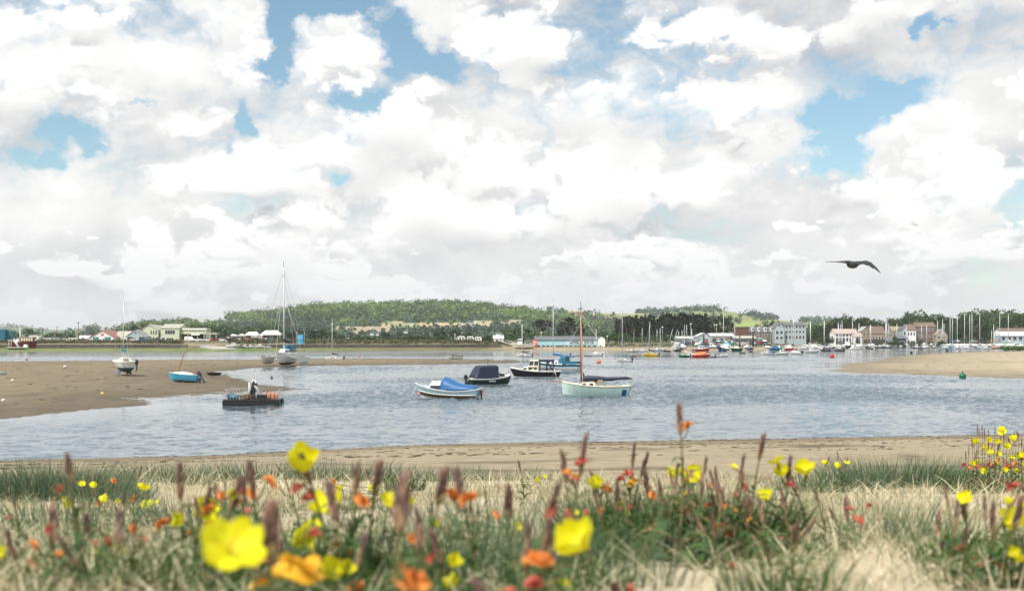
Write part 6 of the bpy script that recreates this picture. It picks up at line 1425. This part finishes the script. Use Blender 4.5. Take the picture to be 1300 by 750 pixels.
def flower_mesh(seed,cup,name='flower'):
    """four broad notched petals in a cup, unit diameter, opening along +x"""
    rnd=random.Random(seed); vs=[];fs=[]; nu,nv=9,7
    for k in range(4):
        a0=k*math.pi/2+rnd.uniform(-.15,.15); cu=cup*rnd.uniform(.75,1.25); tw=rnd.uniform(-.2,.2); b=len(vs)
        for i in range(nu):
            v=i/(nu-1)
            for j in range(nv):
                u=(j/(nv-1)-.5)*2
                halfw=.335*math.sin(min(1,v*1.12)*math.pi/2)**.8*(1-.12*v**6)
                notch=.13*(1-abs(u))**2*v**5
                rr=.52*v*(1-notch)-.07*abs(u)**3*v+.008*math.sin(u*7+seed)*v; s_=u*halfw
                x=cu*(v**1.4)*.46+.07*abs(u)*v+.055*math.sin(u*4+k*2+seed)*v*v+(.015 if k%2 else 0)+tw*s_*v
                rr*=math.cos(cu*.62*v)
                vs.append((x,rr*math.cos(a0)-s_*math.sin(a0),rr*math.sin(a0)+s_*math.cos(a0)))
        for i in range(nu-1):
            for j in range(nv-1): q=b+i*nv+j; fs.append((q,q+nv,q+nv+1,q+1))
    return vs,fs
def mk(name,fill):
    m=MB(); fill(m); o=m.build(name); me=o.data; bpy.data.objects.remove(o); return me
def fill_flower(seed,cup,mat):
    def f(m):
        v,fc=flower_mesh(seed,cup); m.add(v,fc,mat,True)
        m.tube([(-.55,0,-.06),(-.2,0,0),(.02,0,0)],[.03,.03,.06],STEM,6,False)
        rnd=random.Random(seed+5)
        for i in range(6): a=i*1.05; m.tube([(.0,0,0),(.18,.06*math.cos(a),.06*math.sin(a)),(.27,.11*math.cos(a),.11*math.sin(a))],[.008,.008,.018],STAM,4)
    return f
YEL=[mk('flower',fill_flower(s_,c_,PY)) for s_,c_ in((1,.75),(2,1.0),(3,1.3),(4,.6),(5,1.15))]
def wilt(seed,mat):
    def f(m):
        rnd=random.Random(seed)
        for k in range(5):            # collapsed, twisted petals
            a=rnd.uniform(0,6.28); b0=rnd.uniform(.1,.22); secs=[]
            for i in range(7):
                t=i/6; c=Vector((-.1+t*.62,.14*math.cos(a+t*2)*t,.14*math.sin(a+t*2)*t-.22*t*t)); wd=b0*math.sin(math.pi*(.12+.8*t))+.03
                ex=Vector((0,math.cos(a*2+t*3),math.sin(a*2+t*3)))*wd; ey=ex.cross(Vector((1,0,0)))*.3*math.sin(t*5+k)
                secs.append([c-ex+ey,c-ex*.3-ey*.6,c+ex*.3+ey*.7,c+ex-ey])
            m.loft(secs,mat,caps=False,smooth=True)
        m.ball((-.05,0,-.02),.12,mat,8,6,(1.6,1,1)); m.tube([(-.55,0,.02),(-.15,0,0)],[.03,.05],STEM,5,False)
    return f
WIL={'o':[mk('wilted_flower',wilt(s_,PO)) for s_ in(11,12,13)],'r':[mk('wilted_flower',wilt(s_,PR)) for s_ in(21,22,23)],'g':[mk('wilted_flower',wilt(s_,PG)) for s_ in(31,32)]}
def spike(seed,full):
    def f(m):      # unit length 1 along z: crowd of long pointed buds round the tip
        rnd=random.Random(seed)
        m.tube([(0,0,-.05),(0,0,.9)],[.035,.015],BUD,5)
        n=int(12+10*full)
        for i in range(n):
            t=(i+.5)/n; a=i*2.4+rnd.uniform(-.3,.3); z0=.02+.70*t; ln=(.36-.10*t)*rnd.uniform(.8,1.15); sp=(.55-.28*t)*(.6+.5*full)*rnd.uniform(.7,1.2)
            d=Vector((math.cos(a)*sp,math.sin(a)*sp,1)).normalized(); p0=Vector((math.cos(a)*.02,math.sin(a)*.02,z0)); w_=.052*(.7+.6*full)*rnd.uniform(.8,1.2)
            m.tube([p0,p0+d*ln*.3,p0+d*ln*.65,p0+d*ln*.85,p0+d*ln],[w_*.45,w_,w_*.9,w_*.35,w_*.12],BUD,5)
    return f
SPK=[mk('bud_spike',spike(s_,f_)) for s_,f_ in((1,.2),(2,.6),(3,1.0),(4,.4),(5,.8))]
def leaves_mb(curve,h,n,ln,seed):
    rnd=random.Random(seed); m=MB()
    for i in range(n):
        t=.04+.80*(i+.5)/n; p=curve(t); a=i*2.4+rnd.uniform(-.5,.5); l_=ln*(1.15-.75*t)*rnd.uniform(.7,1.2); wd=l_*.095
        d=Vector((math.cos(a),math.sin(a),0)); s_=Vector((-d.y,d.x,0)); secs=[]; up=rnd.uniform(.5,1.0); dr=rnd.uniform(.5,1.0)
        for k in range(5):
            u=k/4; c=p+d*l_*u*.85+Vector((0,0,l_*(up*u-dr*u*u))); w_=wd*math.sin(math.pi*(.08+.9*u))**.8
            secs.append([c-s_*w_+Vector((0,0,w_*.35)),c,c+s_*w_+Vector((0,0,w_*.35))])
        m.loft(secs,LEAF,caps=False,smooth=True)
    return m
def primrose(D,tip,items,label,group=None,spk=None,splen=None,spw=None,bow=0.0,nleaf=None,foot=None):
    """tip = pixel of the spike top; items = (kind, px, py, size px) of its blooms; the stem stands on the dune below"""
    top=P(tip[0],tip[1],D); fx=top.x+(foot if foot is not None else random.uniform(-.05,.05)); fy=D+random.uniform(-.03,.05)
    z0=nz(fx,fy)-.02; r=thing('evening_primrose',label,'flower plant',(fx,fy,z0),0,group)
    tl=Vector((top.x-fx,top.y-fy,top.z-z0)); h=tl.z
    if h<.05: tl.z=h=.08
    sl=min(splen if splen else .11,h*.55); b=Vector((random.uniform(-.02,.02)+bow,random.uniform(-.02,.02),0))
    def curve(t): return tl*t*(1-sl/h)+b*math.sin(math.pi*t) 
    st=MB(); st.tube([curve(i/6) for i in range(7)],[.0045*(1-.45*i/6) for i in range(7)],STEM,6,False); st.build('stem',r)
    leaves_mb(curve,h,nleaf or (9+int(h*26)),min(.13,.05+h*.22),random.randrange(9999)).build('leaves',r)
    sp=obj('bud_spike',SPK[spk if spk is not None else random.randrange(5)],r,curve(1)); k=spw or .6
    sp.scale=(sl*k,sl*k,sl*1.04); q=(curve(1)-curve(.8)).normalized(); sp.rotation_euler=q.to_track_quat('Z','Y').to_euler()
    for kd,px,py,s_ in items:
        dd=D-random.uniform(0,.02); g=P(px,py,dd)-Vector((fx,fy,z0)); dm=s_*dd/FPX
        if kd=='y':
            me=random.choice(YEL); o=obj('flower',me,r,g); o.scale=(dm*1.08,)*3
            d=Vector((random.uniform(-1.1,1.1),-1 if random.random()<.8 else .6,random.uniform(.3,1.7))).normalized(); o.rotation_euler=(d.to_track_quat('X','Z').to_matrix()@Matrix.Rotation(random.uniform(0,6.28),3,'X')).to_euler()
        else:
            o=obj('wilted_flower',random.choice(WIL[kd]),r,g); o.scale=(dm*1.45,)*3
            d=Vector((random.uniform(-1,1),random.uniform(-1,.3),random.uniform(-.4,.5))).normalized(); o.rotation_euler=d.to_track_quat('X','Z').to_euler()
        # short stalk from the stem to the bloom
        t=min(.97,max(.1,(g.z-.03)/max(.05,h-sl))); c=curve(t); s2=MB(); mid=(c+g)/2+Vector((0,0,-.012)); s2.tube([c,mid,g],[.0028,.0025,.0022],STEM,5,False); s2.build('flower_stalk',r)
    return r
random.seed(21)
PL=[
 (1.30,(352,628),[('y',290,702,78)],'plant with the biggest blurred yellow bloom, low at left','2'),
 (1.55,(345,632),[('g',362,720,58)],'plant with the big golden orange bloom at bottom left',None),
 (1.42,(505,594),[('o',511,731,54)],'thick dark spike with the big blurred orange bloom at the bottom',None),
 (1.75,(692,650),[('y',741,695,58)],'plant with the big blurred yellow bloom low in the middle',None),
 (2.15,(392,566),[('y',379,596,44)],'tallest plant at left, a yellow bloom just under its tip',None),
 (2.25,(452,582),[('y',420,648,42),('o',455,631,26)],'plant with a large yellow bloom beside an orange one, left of centre',None),
 (2.3,(388,640),[('y',376,690,36),('y',398,672,24),('r',425,690,20)],'plant with two stacked yellow blooms above the golden orange one',None),
 (2.3,(513,600),[('y',491,636,22),('y',508,645,32)],'plant with two yellow blooms peeping from behind the thick dark spike',None),
 (2.0,(437,672),[('y',416,733,36),('y',438,724,22),('o',455,742,26)],'plant with two yellow blooms at the bottom edge left of centre',None),
 (2.7,(256,612),[('y',255,652,36),('y',233,661,22),('o',210,660,18)],'plant with a yellow pair and an orange bloom above the biggest bloom',None),
 (2.9,(112,640),[('y',118,707,28),('r',116,686,15)],'lower left plant with one yellow bloom, left of its twin',None),
 (2.9,(162,662),[('y',157,706,25)],'lower left plant with one yellow bloom, right of its twin',None),
 (2.2,(8,664),[('y',-2,709,26),('o',39,711,16)],'plant cut by the left edge with a yellow and an orange bloom',None),
 (6.2,(176,588),[('y',181,622,16),('y',187,643,17),('y',201,638,9),('o',171,630,9)],'slim plant with three small yellow blooms right of the big tussock',None),
 (6.4,(112,600),[('y',104,615,9),('y',120,619,10),('o',143,608,9),('y',82,633,7)],'slim plant with small yellow blooms in front of the big tussock',None),
 (6.0,(128,618),[('y',90,643,13),('y',134,637,14),('y',149,637,7),('o',124,636,8)],'slim plant with small blooms low before the big tussock',None),
 (2.05,(558,584),[],'dark bare bud spike left of the paired orange blooms',None),
 (2.15,(583,591),[('o',576,630,26),('o',600,628,24),('y',556,667,11)],'plant with a pair of orange blooms under a dark spike',None),
 (2.5,(316,577),[('o',340,607,18),('r',309,626,15)],'plant with an orange and a reddish bloom, upper left',None),
 (2.7,(228,584),[('o',316,622,18),('o',281,627,15)],'plant with two orange blooms left of the tallest yellow bloom',None),
 (2.3,(473,578),[('r',400,628,20),('r',382,616,16)],'plant with dull red faded blooms between the yellow ones',None),
 (1.9,(700,602),[('r',704,646,20),('r',720,648,14)],'plant with a pinkish red bloom under a thick spike, centre',None),
 (1.75,(668,660),[('o',672,709,36),('r',683,740,24)],'plant with an orange bloom over a red one at bottom centre',None),
 (2.5,(738,545),[('r',742,584,16),('o',716,598,12),('r',727,605,12)],'tall branching plant with reddish tips before the beach, centre',None),
 (2.6,(722,566),[('y',729,652,10),('y',727,605,9),('r',744,650,16)],'plant with small yellow blooms beside the tall branching one',None),
 (3.1,(867,508),[('o',876,537,13)],'tallest plant of all, one small orange bloom against the water',None),
 (3.7,(874,585),[('y',885,607,28),('y',857,607,22)],'plant with two bright yellow blooms at the top of the middle clump',None),
 (3.9,(757,590),[('y',754,619,21),('o',766,618,14),('r',793,600,14)],'plant with a yellow and an orange bloom at the left of the middle clump',None),
 (3.8,(800,558),[('r',799,598,11),('g',806,610,13),('r',790,606,11)],'upright plant with small reddish blooms, left tip of the middle clump',None),
 (3.8,(816,570),[('y',786,646,15),('y',795,652,9),('r',798,642,12)],'plant with a half open yellow bloom in the middle clump',None),
 (3.6,(826,590),[('o',828,627,16),('o',836,665,15)],'plant with two orange blooms inside the middle clump',None),
 (3.5,(893,575),[('r',878,649,17),('r',900,640,12)],'plant with dark red blooms in the middle clump',None),
 (3.4,(941,573),[('o',905,671,20),('o',921,672,16),('o',930,678,12)],'plant with a row of orange blooms at the right of the middle clump',None),
 (3.5,(966,545),[('y',931,593,9),('r',946,614,10),('r',947,662,13)],'tall dark spiked plant right of the middle clump with tiny blooms',None),
 (3.6,(1000,575),[('y',987,588,20),('y',992,604,20),('y',972,633,21)],'plant with three yellow blooms stacked right of the middle clump',None),
 (3.7,(1010,590),[('y',1023,601,27),('r',1006,616,12)],'plant with one round yellow bloom right of the stacked three',None),
 (3.0,(912,640),[('r',930,718,13)],'plant with one pale pink bud near the bottom, right of centre',None),
 (3.6,(1082,626),[('r',1087,656,15),('r',1076,644,10),('r',1104,641,9)],'lonely stalk with a hanging red bloom on the bare sand at right',None),
 (3.3,(1232,626),[('y',1226,635,20)],'plant with a single yellow bloom seen from behind, lower right',None),
 (2.6,(1262,630),[('y',1290,668,36),('y',1282,640,12),('r',1290,614,16)],'plant with the biggest yellow bloom at the right edge',None),
 (2.5,(1287,618),[('y',1297,642,18),('y',1288,704,18),('y',1300,712,16)],'plant cut by the right edge with several yellow blooms',None),
 (2.9,(1205,670),[('r',1223,696,16),('r',1237,706,16),('r',1250,722,18)],'plant with a chain of pale red faded blooms at lower right',None),
 (2.6,(1300,655),[('r',1297,735,18),('r',1262,735,14)],'plant with pinkish faded blooms in the bottom right corner',None),
 (2.0,(575,665),[('y',572,716,22),('y',578,746,24)],'plant with two yellow blooms near the bottom centre',None),
 (1.8,(622,722),[('r',640,748,18)],'short dark spike at the bottom edge left of centre',None),
 (2.2,(705,690),[('y',715,746,20)],'plant with a yellow bloom touching the bottom edge in the centre',None),
 (1.9,(785,712),[('r',800,745,22)],'short spike with a red bloom at the bottom edge',None),
 (7.5,(660,582),[('y',684,611,8),('y',690,606,6)],'small far plant with tiny yellow blooms on the crest, centre',None),
 (7.0,(470,592),[('y',475,619,12),('y',430,621,12),('g',424,613,10)],'small far plant with yellow blooms behind the left blooms',None),
]
PL+=[(2.2,(300,602),[('y',291,628,15),('o',268,642,15)],'plant with a small yellow and an orange bloom, upper left',None),
 (2.0,(62,636),[('r',62,668,15),('o',40,688,13)],'plant with a faded red bloom over an orange one at far left',None),
 (2.1,(418,604),[('o',442,700,18),('r',404,676,18)],'plant with orange and red faded blooms between the left yellow ones',None),
 (1.9,(540,640),[('o',522,680,17),('r',548,704,17)],'plant with orange and red faded blooms right of the thick dark spike',None),
 (2.2,(150,640),[('o',168,668,15),('r',140,690,14)],'plant with orange and red faded blooms over the lower left yellow twins',None),
 (2.6,(640,606),[('o',628,650,13),('y',655,668,11)],'thin plant on the pale sand with one orange and one yellow bloom',None),
 (1.8,(322,662),[('r',330,702,20),('g',335,738,24)],'plant with a red bloom over a golden one beside the biggest bloom',None)]
for D,tip,items,lab,sp in PL:
    near=D<2.5
    primrose(D,tip,items,lab,spk=int(sp) if sp else None,splen=.085 if near else .10,spw=.80 if near else .62)
# far right clump on the crest: many stems with small yellow blooms
cl=[(1273,548),(1267,563),(1257,560),(1237,563),(1256,576),(1265,577),(1283,582),(1292,581),(1299,579),(1226,580),(1232,589),(1264,591),(1299,592),(1248,570),(1278,566),(1288,560),(1243,588),(1275,598),(1290,600),(1250,598)]
for i in range(26):
    px=1228+i*3.1; tp=random.uniform(536,562) if px>1240 else random.uniform(552,572)
    it=[('y',a,b,random.uniform(8,11)) for a,b in cl if abs(a-px)<1.6]
    if random.random()<.6: it.append(('o' if i%2 else 'r',px+random.uniform(-4,4),random.uniform(575,600),7))
    primrose(11.6+random.uniform(-.5,.5),(px,tp),it,'slim dark spiked primrose in the dense clump on the crest at far right',group='primroses in the far right clump',splen=.14,spw=.34,nleaf=14)
# crest tuft flowers on the right
for px,tp,it in ((1064,571,[('y',1047,590,9),('y',1064,594,9)]),(1073,577,[('y',1075,588,7)]),(1050,575,[])):
    primrose(9.5,(px,tp),it,['slim primrose with two tiny yellow blooms before the right crest tussock','slim primrose with one tiny yellow bloom before the right crest tussock','slim bare primrose before the right crest tussock'][0 if len(it)==2 else 1 if it else 2],splen=.12,spw=.4)
# the many plain brown spiked stems between
G1='bare brown spiked primroses at lower left'; G2='bare brown spiked primroses in the middle clump'; G3='bare brown spiked primroses at lower right'
for i in range(36):
    D=random.uniform(1.9,4.2); px=random.uniform(10,640); gz=CAMZ-nz((px-650)/FPX*D,D); h=random.uniform(.10,.28); tp=HZ+(gz-h)/D*FPX
    it=[]
    if random.random()<.75: it.append((random.choice('roorg'),px+random.uniform(-14,14),tp+random.uniform(30,60)*2/D,random.uniform(.010,.018)*FPX/D))
    primrose(D,(px,tp),it,'brown spiked primrose with no open bloom among the lower left flowers',group=G1,splen=random.uniform(.04,.08),spw=random.uniform(.4,.6))
for i in range(46):
    D=random.uniform(3.2,4.2); px=random.gauss(860,70); px=min(max(px,725),1000); gz=CAMZ-nz((px-650)/FPX*D,D); h=random.uniform(.14,.32)*(1-.3*abs(px-870)/140); tp=HZ+(gz-h)/D*FPX
    it=[]
    if random.random()<.6: it.append((random.choice('rogo'),px+random.uniform(-12,12),tp+random.uniform(25,50),random.uniform(.012,.02)*FPX/D))
    primrose(D,(px,tp),it,'brown spiked primrose with no open bloom in the big middle clump',group=G2,splen=random.uniform(.07,.12),spw=random.uniform(.35,.5),nleaf=20)
for i in range(16):
    D=random.uniform(2.2,4.0); px=random.choice([random.uniform(960,1060),random.uniform(1195,1310)]); gz=CAMZ-nz((px-650)/FPX*D,D); h=random.uniform(.12,.26); tp=HZ+(gz-h)/D*FPX
    primrose(D,(px,tp),[],'brown spiked primrose with no open bloom among the lower right flowers',group=G3,splen=random.uniform(.06,.1),spw=.5)

# --- the bird: one continuous body, wings spread, the right one drooping
def bird():
    p=P(1083,337,20); m=MB(); mt='black_feather'
    fe=paint('dark_feather',(.012,.013,.019),rough=.55,var=.4,scale=9)
    # x along the span (right positive), y away from us = forward, z up
    secs=[]
    for x,y0,y1,z,t in ((-.50,-.02,.06,.045,.005),(-.44,-.06,.10,.050,.007),(-.30,-.10,.16,.052,.010),(-.16,-.10,.18,.055,.025),(-.08,-.12,.17,.045,.045),(0,-.14,.17,.015,.06),(.08,-.12,.17,.025,.05),(.16,-.11,.18,.03,.03),(.25,-.16,.17,-.005,.018),(.34,-.21,.12,-.065,.012),(.42,-.22,.05,-.12,.009),(.47,-.18,-.04,-.15,.006)):
        tw=.42*min(1,max(0,(x-.05)/.25)); zz=lambda y:(y-y0)*tw
        secs.append([(x,y0,z),(x,(y0+y1)/2,z+t+zz((y0+y1)/2)),(x,y1,z+.2*t+zz(y1)),(x,(y0*.4+y1*.6),z-t*.6+zz(y0*.4+y1*.6))])
    m.loft(secs,fe,closed=True)
    body=[(-.34,.012,.05),(-.28,.07,.02),(-.20,.075,.025),(-.1,.055,.055),(0,.075,.085),(.1,.085,.085),(.2,.06,.06),(.27,.042,.045),(.32,.045,.045),(.37,.03,.03),(.40,.012,.014),(.45,.004,.005)]
    m.loft([[(wd*math.cos(a)*1.25,y,.012+ht*.8*math.sin(a)) for a in [2*math.pi*i/10 for i in range(10)]] for y,wd,ht in body],fe,closed=True,smooth=True)
    for s_ in range(4): m.loft([[(.40+s_*.018,-.16+s_*.035,-.125-s_*.012),(.41+s_*.018,-.13+s_*.035,-.122-s_*.012),(.405+s_*.018,-.14+s_*.035,-.130-s_*.012)],[(.475+s_*.012,-.19+s_*.045,-.185+s_*.004),(.48+s_*.012,-.18+s_*.045,-.184+s_*.004),(.476+s_*.012,-.185+s_*.045,-.188+s_*.004)]],fe,closed=True)
    o=m.build('bird'); md=o.modifiers.new('r','REMESH'); md.mode='VOXEL'; md.voxel_size=.009; md.use_smooth_shade=True
    dg=bpy.context.evaluated_depsgraph_get(); me=bpy.data.meshes.new_from_object(o.evaluated_get(dg)); o.modifiers.clear(); o.data=me; me.materials.clear(); me.materials.append(fe)
    me.polygons.foreach_set('material_index',[0]*len(me.polygons)); o.location=p; o.rotation_euler=(R(3),R(3),R(-10)); tag(o,'dark crow gliding over the right water, wings spread, right wing drooping','bird')
bird()
